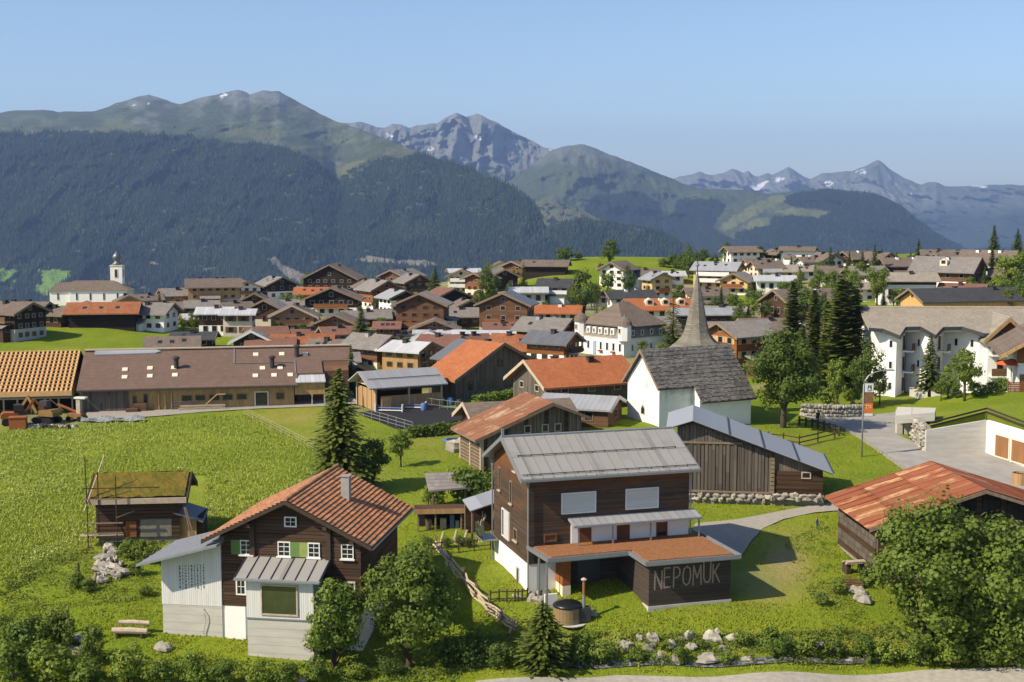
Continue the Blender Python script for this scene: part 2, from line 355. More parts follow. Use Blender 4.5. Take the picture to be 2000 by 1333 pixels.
class MB:
    def __init__(s): s.v = []; s.f = []
    def add(s, vs, fs):
        o = len(s.v); s.v += [tuple(v) for v in vs]; s.f += [[i + o for i in f] for f in fs]; return s
    def box(s, x0, x1, y0, y1, z0, z1):
        return s.add([(x0,y0,z0),(x1,y0,z0),(x1,y1,z0),(x0,y1,z0),(x0,y0,z1),(x1,y0,z1),(x1,y1,z1),(x0,y1,z1)],
                     [(0,3,2,1),(4,5,6,7),(0,1,5,4),(1,2,6,5),(2,3,7,6),(3,0,4,7)])
    def prism(s, poly, axis, a, b):
        n = len(poly)
        f = {'x': lambda t, p: (t, p[0], p[1]), 'y': lambda t, p: (p[0], t, p[1]), 'z': lambda t, p: (p[0], p[1], t)}[axis]
        vs = [f(a, p) for p in poly] + [f(b, p) for p in poly]
        return s.add(vs, [tuple(range(n))[::-1], tuple(range(n, 2 * n))] + [(i, (i + 1) % n, n + (i + 1) % n, n + i) for i in range(n)])
    def strip(s, A, B):                       # a Λ or longer open profile: A outer, B inner, both list of 3D quads (two ends)
        return s
    def bar(s, p0, p1, w, h=None):
        h = h or w; p0 = Vector(p0); p1 = Vector(p1); d = (p1 - p0)
        if d.length < 1e-6: return s
        d.normalize(); u = Vector((0, 0, 1)) if abs(d.z) < .95 else Vector((0, 1, 0))
        a = d.cross(u).normalized() * (w / 2); b = a.cross(d).normalized() * (h / 2)
        vs = [p + sa * a + sb * b for p in (p0, p1) for sa, sb in ((-1,-1),(1,-1),(1,1),(-1,1))]
        return s.add(vs, [(3,2,1,0),(4,5,6,7)] + [(i, (i + 1) % 4, 4 + (i + 1) % 4, 4 + i) for i in range(4)])
    def tube(s, pts, rad, n=7):
        pts = [Vector(p) for p in pts]; rad = rad if isinstance(rad, (list, tuple)) else [rad] * len(pts)
        vs = []; fs = []
        for i, p in enumerate(pts):
            d = (pts[min(i + 1, len(pts) - 1)] - pts[max(i - 1, 0)]).normalized()
            u = Vector((0, 0, 1)) if abs(d.z) < .9 else Vector((1, 0, 0))
            a = d.cross(u).normalized(); b = a.cross(d)
            for k in range(n):
                t = 2 * math.pi * k / n; vs.append(p + (a * math.cos(t) + b * math.sin(t)) * rad[i])
        for i in range(len(pts) - 1):
            for k in range(n):
                fs.append((i * n + k, i * n + (k + 1) % n, (i + 1) * n + (k + 1) % n, (i + 1) * n + k))
        fs.append(tuple(range(n))[::-1]); fs.append(tuple(range((len(pts) - 1) * n, len(pts) * n)))
        return s.add(vs, fs)
    def lathe(s, prof, n=16, c=(0, 0, 0), phase=0.0):
        vs = []; fs = []
        for r, z in prof:
            for k in range(n):
                t = 2 * math.pi * k / n + phase; vs.append((c[0] + r * math.cos(t), c[1] + r * math.sin(t), c[2] + z))
        for i in range(len(prof) - 1):
            for k in range(n):
                fs.append((i * n + k, i * n + (k + 1) % n, (i + 1) * n + (k + 1) % n, (i + 1) * n + k))
        fs.append(tuple(range(n))[::-1]); fs.append(tuple(range((len(prof) - 1) * n, len(prof) * n)))
        return s.add(vs, fs)
    def lump(s, c, r, seed=0, sub=2, rough=.22):
        """a stone"""
        rr = random.Random(seed); n = 10; m = 7
        ph = [rr.uniform(0, 6.28) for _ in range(6)]
        vs = []; fs = []
        for i in range(m + 1):
            th = math.pi * i / m
            for k in range(n):
                t = 2 * math.pi * k / n
                q = 1 + rough * (math.sin(2 * t + ph[0] + th) + .7 * math.sin(3 * t + ph[1] - 2 * th) + .6 * math.cos(4 * th + ph[2])) + rr.uniform(-.08, .08)
                e = 0.75 if i in (0, m) else 1
                vs.append((c[0] + r[0] * q * math.sin(th) * math.cos(t), c[1] + r[1] * q * math.sin(th) * math.sin(t), c[2] + r[2] * e * q * math.cos(th) * .9))
        for i in range(m):
            for k in range(n): fs.append((i * n + k, (i + 1) * n + k, (i + 1) * n + (k + 1) % n, i * n + (k + 1) % n))
        return s.add(vs, fs)
    def mesh(s, name, mat=None, smooth=False):
        me = bpy.data.meshes.new(name); me.from_pydata(s.v, [], s.f); me.update()
        if smooth:
            for p in me.polygons: p.use_smooth = True
        if mat: me.materials.append(M[mat])
        return me
    def build(s, name, mat, parent=None, loc=None, rz=0.0, smooth=False):
        return link(name, s.mesh(name, mat, smooth), parent, loc, rz)
def link(name, me, parent=None, loc=None, rz=0.0):
    o = bpy.data.objects.new(name, me); COL.objects.link(o)
    if parent is not None: o.parent = parent
    if loc is not None: o.location = loc
    if rz: o.rotation_euler = (0, 0, rz)
    return o
def tag(o, label=None, cat=None, group=None, kind=None):
    if label: o['label'] = label
    if cat: o['category'] = cat
    if group: o['group'] = group
    if kind: o['kind'] = kind
    return o
def thing(name, label, cat, loc=(0, 0, 0), rz=0.0, group=None):
    o = link(name, None, None, loc, rz); o.empty_display_size = .3
    return tag(o, label, cat, group)
def box(*a): return MB().box(*a)

# ------------------------------------------------------------------ windows
_wm = {}
def ring_mesh(w, h, t, y0, y1, mat):
    key = ('r', round(w, 2), round(h, 2), t, y0, y1, mat)
    if key not in _wm:
        m = MB(); o = [(-w/2, 0), (w/2, 0), (w/2, h), (-w/2, h)]; i = [(-w/2 + t, t), (w/2 - t, t), (w/2 - t, h - t), (-w/2 + t, h - t)]
        vs = [(p[0], y, p[1]) for y in (y0, y1) for q in (o, i) for p in q]
        fs = []
        for k in range(4):
            n = (k + 1) % 4
            fs += [(k, n, 4 + n, 4 + k), (8 + k, 12 + k, 12 + n, 8 + n), (k, 8 + k, 8 + n, n), (4 + k, 4 + n, 12 + n, 12 + k)]
        m.add(vs, fs); _wm[key] = m.mesh('window', mat)
    return _wm[key]
def box_mesh(x0, x1, y0, y1, z0, z1, mat, name='pane'):
    key = ('b', round(x0, 2), round(x1, 2), round(y0, 3), round(y1, 3), round(z0, 2), round(z1, 2), mat, name)
    if key not in _wm: _wm[key] = MB().box(x0, x1, y0, y1, z0, z1).mesh(name, mat)
    return _wm[key]
def window(parent, x, y, z, rz, w=.9, h=1.15, frame='frame_white', pane='glass', bars=0, shut=None, sill=None, name='window', ft=.09):
    """x, y, z: middle of the lower edge on the wall; the window looks along local -y turned by rz"""
    o = link(name, ring_mesh(w, h, ft, -.07, .03, frame), parent, (x, y, z), rz)
    link('pane', box_mesh(-w/2 + ft, w/2 - ft, -.02, .02, ft, h - ft, pane), o)
    if bars:
        link('glazing_bar', box_mesh(-.018, .018, -.055, -.021, ft, h - ft, frame, 'glazing_bar'), o)
        for k in range(bars):
            zz = h * (k + 1) / (bars + 1)
            link('glazing_bar', box_mesh(-w/2 + ft, w/2 - ft, -.05, -.0215, zz - .018, zz + .018, frame, 'glazing_bar'), o)
    if shut:
        for sx in (-1, 1):
            link('shutter', box_mesh(-w * .24, w * .24, -.06, .0, 0, h, shut, 'shutter'), o, (sx * (w * .76), -.012, 0))
    if sill: link('sill', box_mesh(-w/2 - .08, w/2 + .08, -.16, -.072, -.07, .03, sill, 'sill'), o)
    return o

# ------------------------------------------------------------------ gabled houses
def lam(half, ov, h, tan, th, x0, x1, apex=None):
    """a closed roof body: two slopes of one thickness over walls of height h"""
    hb = half + ov; zr = h + half * tan; ze = h - ov * tan
    v = th * math.sqrt(1 + tan * tan)
    poly = [(-hb, ze), (0, zr), (hb, ze), (hb, ze + v), (0, zr + v), (-hb, ze + v)]
    return MB().prism(poly, 'x', x0, x1)
def house(label, px, py, rot, W, L, h, roof='roof_brown', wall='wood_dark', upper=None, low=.45, pitch=24, win=(2, 3, 3), chim=1,
          frame=None, shut=None, balcony=None, cat='house', name='house', group='village houses', dmin=66, ov=.9, metres=False, barge='timber',
          chm='chimney_dark', z=None, gw=True, dormer=0, dec=None):
    p = gp(px, py, dmin); s = scale_at(p)
    if group == 'village houses': W *= 1.12; L *= 1.12; h *= 1.04; pitch += rng.uniform(-3, 4)
    if not metres: W /= s; L /= s; h /= s
    r = R(rot)
    e = (abs(L * math.sin(r)) + abs(W * math.cos(r))) / 2
    view = Vector((p.x, p.y, 0)).normalized()
    c = p + view * e
    g = gz(c.x, c.y)
    g = p.z * .6 + g * .4
    T = thing(name, label, cat, (c.x, c.y, g), r, group)
    tan = math.tan(R(pitch)); hw = W / 2; hl = L / 2; rise = hw * tan
    up = upper or wall; zl = h * low if upper else h * .3
    box(-hl, hl, -hw, hw, -3.0, zl).build('wall', wall, T)
    MB().prism([(-hw, zl), (hw, zl), (hw, h), (0, h + rise), (-hw, h)], 'x', -hl, hl).build('upper_wall', up, T)
    ro = lam(hw, ov, h + .03, tan, .2, -hl - ov * .9, hl + ov * .9).build('roof', roof, T)
    cam_l = Matrix.Rotation(-r, 3, 'Z') @ (Vector((0, 0, CZ)) - Vector((c.x, c.y, g)))
    vis = []
    for nx, ny, ang in ((0, -1, 0), (1, 0, R(90)), (0, 1, R(180)), (-1, 0, R(-90))):
        q = Vector((nx, ny)); k = (q.x * cam_l.x + q.y * cam_l.y) / math.hypot(cam_l.x, cam_l.y)
        if k > .12: vis.append((nx, ny, ang))
    rows, nxw, ng = win
    fr_l = frame or ('frame_dull' if wall.startswith('wood') else 'frame_brown'); fr_u = frame or ('frame_dull' if up.startswith('wood') else 'frame_brown')
    for nx, ny, ang in vis:
        gable = nx != 0
        ext = W if gable else L; n = ng if gable else nxw
        if gable:
            xe = nx * (hl + ov * .9)
            hb = hw + ov; ze = h + .03 - ov * tan; zr = h + .03 + hw * tan
            MB().prism([(-hb - .02, ze - .12), (0, zr - .12), (hb + .02, ze - .12), (hb + .02, ze + .3), (0, zr + .3), (-hb - .02, ze + .3)], 'x', min(xe, xe + nx * .08), max(xe, xe + nx * .08)).build('bargeboard', barge, T)
        if n == 0: continue
        fh = h / max(rows, 1)
        wh = min(1.25, fh * .5); ww = min(1.0, ext / (n + .5) * .55)
        for k in range(rows):
            for i in range(n):
                a = (i + .5) / n * ext * .9 - ext * .45 + rng.uniform(-.1, .1)
                zz = k * fh + fh * .36
                x, y = (nx * (hl + .0), (a if nx > 0 else -a)) if gable else ((a if ny < 0 else -a), ny * hw)
                window(T, x, y, zz, ang, ww, wh, fr_l if zz < zl else fr_u, shut=shut)
        if gable and gw and rise > 1.4:
            window(T, nx * hl, 0, h + rise * .22, ang, ww * .9, min(1.0, rise * .45), fr_u)
        if balcony and (gable == ('g' in balcony)):
            bw = ext * .8
            for k in range(1, rows):
                zz = k * fh + .05
                y0, y1 = (-1.25, 0)
                b = link('balcony', box_mesh(-bw/2, bw/2, -1.25, .0, -.14, 0.0, 'timber', 'balcony'), T, (nx * hl, ny * hw, zz), ang)
                link('railing', box_mesh(-bw/2, bw/2, -1.25, -1.17, .001, .95, 'wood_brown' if 'w' not in balcony else 'frame_white', 'railing'), b)
    if group == 'village houses':                                     # lean-tos, roof lights and balconies make each one different
        sy = -1 if cam_l.y < 0 else 1; sx = 1 if cam_l.x > 0 else -1
        if rng.random() < .4 and h > 3:
            l0 = rng.uniform(.3, .6) * L; xa = rng.uniform(-hl, hl - l0); d_ = rng.uniform(1.4, 2.6); ha = min(h * .55, 2.7)
            yw = sy * hw; ye = sy * (hw + d_)
            box(xa, xa + l0, min(yw, ye) + (.004 if sy > 0 else 0), max(yw, ye) - (.004 if sy < 0 else 0), -2.5, ha - .35).build('annex_wall', rng.choice((wall, 'wood_brown', 'wood_dark')), T)
            a_ = [(yw + sy * .01, ha + .25), (ye + sy * .4, ha - .4), (ye + sy * .4, ha - .28), (yw + sy * .01, ha + .38)]
            MB().prism(a_, 'x', xa - .25, xa + l0 + .25).build('annex_roof', rng.choice((roof, 'roof_tin', 'roof_greybrown')), T)
        if rng.random() < .35:
            for k in range(rng.choice((1, 2, 3))):
                xk = -hl * .6 + k * hl * .5; u0 = hw * rng.choice((.35, .5)); u1 = u0 + .75
                f_ = lambda u: h + .03 + (hw - u) * tan + .2 * math.sqrt(1 + tan * tan) + .03
                q = [(xk, sy * u1, f_(u1)), (xk + .7, sy * u1, f_(u1)), (xk + .7, sy * u0, f_(u0)), (xk, sy * u0, f_(u0))]
                MB().add(q + [(a, b, c - .1) for a, b, c in q], [(0, 1, 2, 3), (7, 6, 5, 4), (0, 4, 5, 1), (1, 5, 6, 2), (2, 6, 7, 3), (3, 7, 4, 0)]).build('roof_light', 'glass', ro)
        if not balcony and rows >= 2 and rng.random() < .5 and any(q[0] for q in vis):
            nx = [q for q in vis if q[0]][0]; bw = W * rng.uniform(.5, .9)
            b = link('balcony', box_mesh(-bw/2, bw/2, -1.15, .0, -.14, 0.0, 'timber', 'balcony'), T, (nx[0] * hl, 0, h / rows + .02), nx[2]); link('railing', box_mesh(-bw/2, bw/2, -1.15, -1.08, .001, .9, rng.choice(('wood_brown', 'wood_red', 'wood_dark')), 'railing'), b)
    for k in range(chim):
        cx = (k + .5) / chim * L * .6 - L * .3 + rng.uniform(-.08, .08) * L; cy = rng.choice((-1, 1)) * hw * .2
        if chim == 1: cy = (-hw * .22 if cam_l.y < 0 else hw * .22)
        zc = h + rise - abs(cy) * tan
        b = MB().box(cx - .35, cx + .35, cy - .35, cy + .35, zc - .5, zc + .75).build('chimney', chm, ro)
        MB().box(cx - .45, cx + .45, cy - .45, cy + .45, zc + .751, zc + .84).build('cap', 'chimney_dark', ro)
    for k in range(dormer):
        cx = (k + .5) / dormer * L * .7 - L * .35; sy = -1 if cam_l.y < 0 else 1
        cy = sy * hw * .5; zc = h + hw * .5 * tan
        MB().prism([(cx - .8, zc - .3), (cx + .8, zc - .3), (cx + .8, zc + .8), (cx, zc + 1.3), (cx - .8, zc + .8)], 'y', cy - 1.1 if sy < 0 else cy - .6, cy + .6 if sy < 0 else cy + 1.1).build('dormer', 'plaster_cream', ro)
        window(T, cx, cy + sy * 1.1, zc + .15, 0 if sy < 0 else R(180), .9, .75, 'frame_brown')
    return T

# ------------------------------------------------------------------ trees
def quad_cloud(C, U, V, tint):
    n = len(C); P = np.empty((n, 4, 3)); P[:, 0] = C - U; P[:, 1] = C - V * .55; P[:, 2] = C + U; P[:, 3] = C + V * .55
    return P.reshape(-1, 3), np.arange(n * 4).reshape(n, 4), np.repeat(tint, 4)
def unit(a): return a / np.maximum(np.linalg.norm(a, axis=-1, keepdims=True), 1e-9)
def conifer(seed, h=12.0, r=2.6, levels=34, nb=9, cards=5, mat='needle', droop=.35, slim=.85, card=.34):
    g = np.random.default_rng(seed); C = []; U = []; V = []; T = []
    for i in range(levels):
        z = h * (.06 + .93 * (i / (levels - 1)))
        rr = r * (1 - (z / h)) ** slim * g.uniform(.78, 1.12) + .12
        n = max(4, int(nb * (0.45 + .55 * (1 - z / h)))); ph = g.uniform(0, 6.28)
        for k in range(n):
            a = ph + 6.283 * k / n + g.uniform(-.25, .25); L = rr * g.uniform(.75, 1.12)
            d = np.array([math.cos(a), math.sin(a), 0.0]); tb = g.uniform(0, 1)
            m = max(2, int(cards * (.35 + .65 * L / r)))
            for j in range(m):
                t = (j + .7) / m
                c = d * L * t; zz = z - droop * L * t * t + .05 * L * (1 if t > .9 else 0)
                w = card * (1.15 - .5 * t) * (0.55 + .45 * L / r)
                side = np.array([-d[1], d[0], 0.0])
                tilt = np.array([0, 0, g.uniform(-.35, .25)])
                C.append((c[0] + g.normal(0, .06), c[1] + g.normal(0, .06), zz + g.normal(0, .05)))
                U.append(unit(d + tilt + np.array([0, 0, -droop * t])) * (L / m * .8 + .08))
                V.append(unit(side + np.array([0, 0, g.uniform(-.5, .5)])) * w * 1.9)
                T.append(np.clip(tb * .5 + g.uniform(0, .5), 0, 1))
    P, Fq, tt = quad_cloud(np.array(C), np.array(U), np.array(V), np.array(T))
    crown = mesh_np('crown', P, Fq, mat, tt)
    tr = MB().tube([(0, 0, -1.0), (0, 0, h * .3), (0, 0, h * .97)], [h * .022, h * .016, .02], 7).mesh('trunk', 'bark', True)
    return crown, tr, h
def broadleaf(seed, h=9.0, rx=3.2, nclump=40, nleaf=3200, leaf=.3, mat='leaf', low=.22, trunk=True, spread=.30, top=1.0):
    g = np.random.default_rng(seed)
    zc = h * (low + 1) / 2; rz = h * (1 - low) / 2
    d = unit(g.normal(size=(nclump, 3))); rad = g.uniform(.3, 1.08, (nclump, 1)) ** .65
    cl = d * rad * np.array([rx, rx, rz]) * .82; cl[:, 2] += zc
    cl[:, :2] *= (1 - .25 * np.clip((cl[:, 2:3] - zc) / rz, 0, 1))
    cr = rx * spread * g.uniform(.5, 1.4, nclump)
    ci = g.integers(0, nclump, nleaf)
    dd = unit(g.normal(size=(nleaf, 3))); rr = cr[ci][:, None] * g.uniform(.25, 1, (nleaf, 1)) ** .5
    C = cl[ci] + dd * rr * np.array([1, 1, .85])
    nrm = unit(dd + .5 * unit(C - np.array([0, 0, zc])) + g.normal(0, .5, (nleaf, 3)) + np.array([0, 0, .35]))
    U = unit(np.cross(nrm, g.normal(size=(nleaf, 3)))); Vv = np.cross(nrm, U)
    sz = leaf * g.uniform(.6, 1.25, (nleaf, 1))
    tint = np.clip(g.uniform(0, .6, nleaf) + g.uniform(0, .45, nclump)[ci], 0, 1)
    P, Fq, tt = quad_cloud(C, U * sz * .5, Vv * sz * .85, tint)
    crown = mesh_np('crown', P, Fq, mat, tt)
    m = MB(); r0 = h * .026
    m.tube([(0, 0, -1.2), (.05, 0, h * low * .9), (-.05, .05, zc)], [r0 * 1.2, r0 * .9, r0 * .5], 8)
    for k in range(7):
        c = cl[g.integers(0, nclump)]; b = (0, 0, h * low * g.uniform(.7, 1.3))
        m.tube([b, ((b[0] + c[0]) * .45, (b[1] + c[1]) * .45, (b[2] + c[2]) * .55), tuple(c)], [r0 * .45, r0 * .3, r0 * .1], 5)
    return crown, m.mesh('trunk', 'bark', True), h
TK = {}
def tree_kind(kind):
    """a few meshes of each kind; single trees share them"""
    if kind not in TK:
        base, var = kind.rsplit('#', 1); sd = sum(ord(ch) for ch in base) + int(var) * 71
        TK[kind] = {
            'spruce': lambda: conifer(sd, 12, 2.5, 42, 11, 6, card=.42),
            'larch': lambda: conifer(sd, 12, 2.6, 30, 8, 5, 'needle_warm', .2, .7),
            'cypress': lambda: conifer(sd, 12, 1.15, 62, 11, 4, 'needle_warm', -.2, .45, .42),
            'bigspruce': lambda: conifer(sd, 12, 3.0, 58, 15, 11, 'needle_warm', .3, .78, .24),
            'young': lambda: conifer(sd, 5, 1.9, 32, 15, 10, 'needle_warm', .15, .6, .17),
            'leafy': lambda: broadleaf(sd, 9, 3.1, 42, 3000, .34),
            'dark': lambda: broadleaf(sd, 9, 3.4, 42, 3000, .34, 'leaf_dark', .12),
            'bright': lambda: broadleaf(sd, 9, 2.8, 38, 2600, .34, 'leaf_bright', .15),
            'bush': lambda: broadleaf(sd, 3, 1.7, 26, 1500, .24, 'leaf', .0, True, .34),
            'brightbush': lambda: broadleaf(sd, 3, 1.7, 26, 1500, .24, 'leaf_bright', .0, True, .34),
            'darkbush': lambda: broadleaf(sd, 3, 1.7, 26, 1500, .24, 'leaf_dark', .0, True, .34),
        }[base]()
    return TK[kind]
def tree(label, px, py, hpx, kind, wide=1.0, name=None, cat=None, group=None, dmin=66, rzz=None, kinds=None, loc=None):
    crown, trunk, h0 = tree_kind(kind)
    p = loc or gp(px, py, dmin); s = scale_at(p); k = hpx / s / h0
    base = kind.split('#')[0]
    nm = name or {'spruce': 'spruce_tree', 'larch': 'larch_tree', 'cypress': 'slender_conifer', 'bigspruce': 'spruce_tree', 'young': 'young_spruce'}.get(base, 'bush' if 'bush' in base else 'leafy_tree')
    T = thing(nm, label, cat or ('bush' if 'bush' in base else 'tree'), tuple(p), rng.uniform(0, 6.28) if rzz is None else rzz, group)
    T.scale = (k * wide, k * wide, k)
    link('crown', crown, T); link('trunk', trunk, T)
    return T
# ------------------------------------------------------------------ the ground
def poly_lin(pts, x):
    return np.interp(x, [p[0] for p in pts], [p[1] for p in pts])
cols = np.concatenate([np.arange(-900, -100, 40.), np.arange(-100, 2101, 10.), np.arange(2140, 2900, 40.)])
rows = np.concatenate([np.exp(np.linspace(math.log(60), math.log(450), 250)), np.exp(np.linspace(math.log(456), math.log(1700), 30))])
PXg, Dg = np.meshgrid(cols, rows)
Xg = (PXg - 1000) / (F * .995) * Dg; Yg = Dg
Zg = gz_arr(Xg, Yg).reshape(Xg.shape)
near = np.clip((300 - Dg) / 100, 0, 1)
Zg = Zg + near * (fbm(Xg / 2.2, Yg / 2.2, 3, 5) - .5) * .16
def proj(X, Y, Z):
    yc = Y * CP - (Z - CZ) * SP; vc = Y * SP + (Z - CZ) * CP
    return 1000 + F * X / yc, 666.5 - F * vc / yc
gpx, gpy = proj(Xg, Yg, Zg)
# what grows or lies where: dry / mown / bare (attributes of the soil itself)
def spots(lst):
    o = np.zeros(gpx.shape)
    for x, y, rx, ry, k in lst: o = np.maximum(o, k * np.exp(-(((gpx - x) / rx) ** 2 + ((gpy - y) / ry) ** 2)))
    return o
nz = fbm(Xg / 3.0, Yg / 3.0, 4, 3)
dry = spots([(570, 815, 70, 18, .9), (650, 850, 60, 22, .7), (840, 875, 40, 30, .4), (1540, 1110, 45, 50, 1.0), (1500, 1165, 70, 18, .8), (1580, 1040, 60, 14, .45), (1360, 1190, 90, 8, .35), (1560, 870, 60, 10, .8),
             (1620, 1165, 50, 20, .5), (1700, 1250, 100, 20, .6), (1030, 545, 60, 10, .5), (1950, 770, 60, 20, .4), (330, 1010, 40, 15, .3), (140, 1075, 90, 25, .4)])
dry = np.clip(dry * (.4 + 1.2 * nz), 0, 1)
bare = np.clip(spots([(1520, 1085, 40, 40, .55), (1480, 1130, 60, 30, .6), (1300, 1255, 300, 16, .4), (1000, 1270, 300, 18, .3), (60, 820, 130, 14, 1.), (170, 805, 60, 10, .7), (690, 800, 14, 10, .5), (870, 830, 60, 25, .3)]) * (.3 + 1.4 * nz), 0, 1)
yard = in_poly(gpx, gpy, [(-400, 600), (60, 600), (300, 585), (600, 560), (880, 545), (1010, 560), (1050, 600), (1180, 600), (1230, 560), (1330, 545), (1420, 520), (1700, 505), (2400, 505), (2400, 640), (1760, 660), (1700, 720), (1480, 760), (1300, 740), (1240, 780), (700, 780), (660, 700), (300, 690), (330, 650), (120, 625), (-400, 640)]) & (Dg < 480)
green = in_poly(gpx, gpy, [(870, 600), (945, 585), (950, 660), (870, 650)]) | in_poly(gpx, gpy, [(1030, 590), (1130, 590), (1130, 640), (1030, 640)]) | in_poly(gpx, gpy, [(750, 625), (790, 610), (790, 650), (760, 650)])
yard = np.where(yard & ~green, np.clip((fbm(Xg / 9., Yg / 14., 4, 51) - .40) * 7, 0, .9), 0)
bare = np.maximum(bare, yard)
meadow = np.clip(spots([(200, 930, 430, 110, 1.3), (60, 1080, 120, 60, .9), (500, 900, 160, 70, 1.1), (800, 930, 80, 50, .7)]), 0, 1)
nr, nc = Xg.shape
idx = np.arange(nr * nc).reshape(nr, nc)
Fg = np.stack([idx[:-1, :-1], idx[:-1, 1:], idx[1:, 1:], idx[1:, :-1]], -1).reshape(-1, 4)
t = NT('ground_grass', .95, .08); v = t.n('NewGeometry').outputs['Position']
n1 = t.noise(v, .28, 6, .65); n2 = t.noise(v, 2.2, 5, .7); n3 = t.noise(v, 9.0, 3, .7)
c = t.mix(t.ramp(n1, .3, .7), (.155, .215, .012), (.225, .27, .02))
c = t.mix(t.math('MULTIPLY', t.ramp(n2, .4, .75), .6), c, (.245, .30, .032))
c = t.mix(t.math('MULTIPLY', t.ramp(n3, .45, .8), .45), c, (.09, .15, .012))
c = t.mix(t.math('MULTIPLY', t.attr('meadow')[2], t.ramp(n2, .2, .8)), c, (.33, .375, .055))
c = t.mix(t.math('MULTIPLY', t.attr('meadow')[2], t.math('MULTIPLY', t.ramp(t.noise(t.n('Mapping', None, Vector=v, Scale=(.16, .06, .1)).outputs[0], 1.0, 5, .6), .42, .66), .75)), c, (.125, .19, .014))
c = t.mix(t.math('MULTIPLY', t.attr('dry')[2], .8), c, (.33, .27, .075))
c = t.mix(t.attr('bare')[2], c, t.mix(n2, (.26, .21, .13), (.38, .32, .22)))
n4 = t.noise(v, .075, 5, .6); c = t.mix(t.math('MULTIPLY', t.ramp(n4, .45, .62), .45), c, (.10, .17, .014)); c = t.mix(t.math('MULTIPLY', t.ramp(t.noise(v, .11, 6, .65), .52, .7), .4), c, (.29, .29, .06))
t.color(c); t.bump(t.math('ADD', n2, t.math('MULTIPLY', n3, .6)), .9, .25)
me = mesh_np('ground', np.column_stack([Xg.ravel(), Yg.ravel(), Zg.ravel()]), Fg, 'ground_grass', {'dry': dry.ravel(), 'bare': bare.ravel(), 'meadow': meadow.ravel()}, True)
tag(link('ground', me), 'green meadows and lawns the village stands on', 'ground', kind='structure')

def drape(name, poly, mat, lift=.06, label=None, cat=None, kind='structure', step=1.2, parent=None):
    """a sheet lying on the ground inside a polygon given in the photograph's pixels"""
    pts = [gp(*p) for p in poly]; P2 = [(p.x, p.y) for p in pts]
    # cut into strips across the longer way
    xs = [p[0] for p in P2]; ys = [p[1] for p in P2]
    gx = np.arange(min(xs), max(xs) + step, step); gy = np.arange(min(ys), max(ys) + step, step)
    import bmesh
    bm = bmesh.new(); vs = [bm.verts.new((p[0], p[1], 0)) for p in P2]; bm.faces.new(vs)
    for x in gx[1:-1]: bmesh.ops.bisect_plane(bm, geom=bm.verts[:] + bm.edges[:] + bm.faces[:], plane_co=(x, 0, 0), plane_no=(1, 0, 0))
    for y in gy[1:-1]: bmesh.ops.bisect_plane(bm, geom=bm.verts[:] + bm.edges[:] + bm.faces[:], plane_co=(0, y, 0), plane_no=(0, 1, 0))
    bmesh.ops.triangulate(bm, faces=bm.faces[:])
    z = gz_arr([q.co.x for q in bm.verts], [q.co.y for q in bm.verts])
    for q, zz in zip(bm.verts, z): q.co.z = zz + lift + .05
    me = bpy.data.meshes.new(name); bm.to_mesh(me); bm.free(); me.materials.append(M[mat])
    for p in me.polygons: p.use_smooth = True
    return tag(link(name, me, parent), label, cat, kind=kind)
drape('road', [(930, 1333), (1000, 1327), (1200, 1322), (1500, 1316), (1800, 1312), (2080, 1309), (2150, 1390), (1500, 1420), (900, 1400)], 'gravel', .05, 'pale gravel road along the bottom edge', 'road')
drape('driveway', [(1358, 1024), (1440, 1016), (1520, 1001), (1600, 987), (1650, 980), (1650, 998), (1590, 1003), (1530, 1016), (1490, 1034), (1466, 1060), (1450, 1085), (1415, 1090), (1395, 1060), (1352, 1037)], 'gravel', .03, 'gravel driveway curving behind the big timber house', 'driveway')
drape('street', [(1560, 812), (1600, 803), (1640, 804), (1700, 812), (1755, 806), (1752, 850), (1815, 882), (1930, 882), (2080, 930), (2380, 960), (2380, 1030), (2080, 990), (1850, 985), (1760, 912), (1720, 884), (1680, 856), (1640, 835), (1590, 822)], 'asphalt', .05, 'pale asphalt street climbing past the garages', 'street')
drape('farm_road', [(165, 822), (170, 806), (330, 797), (480, 790), (600, 781), (690, 776), (700, 790), (640, 795), (500, 800), (400, 806), (300, 815)], 'gravel', .05, 'gravel road in front of the long farm building', 'road')
drape('riding_arena', [(697, 808), (800, 792), (900, 800), (905, 822), (800, 840), (770, 838)], 'sand_black', .05, 'black sand riding arena behind the spruce', 'arena')
drape('stream', [(880, 1304), (1010, 1301), (1150, 1297), (1300, 1290), (1450, 1289), (1560, 1289), (1680, 1287), (1760, 1292), (1700, 1297), (1500, 1299), (1300, 1301), (1100, 1307), (900, 1311)], 'car_silver', .05, 'small foaming stream under the bank', 'stream')
t = NT('stream_water', .12, .5); v = t.n('NewGeometry').outputs['Position']
f = t.ramp(t.noise(v, 2.5, 6, .7), .5, .68); t.color(t.mix(f, (.05, .055, .045), (.34, .35, .34))); t.bump(t.noise(v, 6, 4), .6, .08)
bpy.data.objects['stream'].data.materials[0] = M['stream_water']

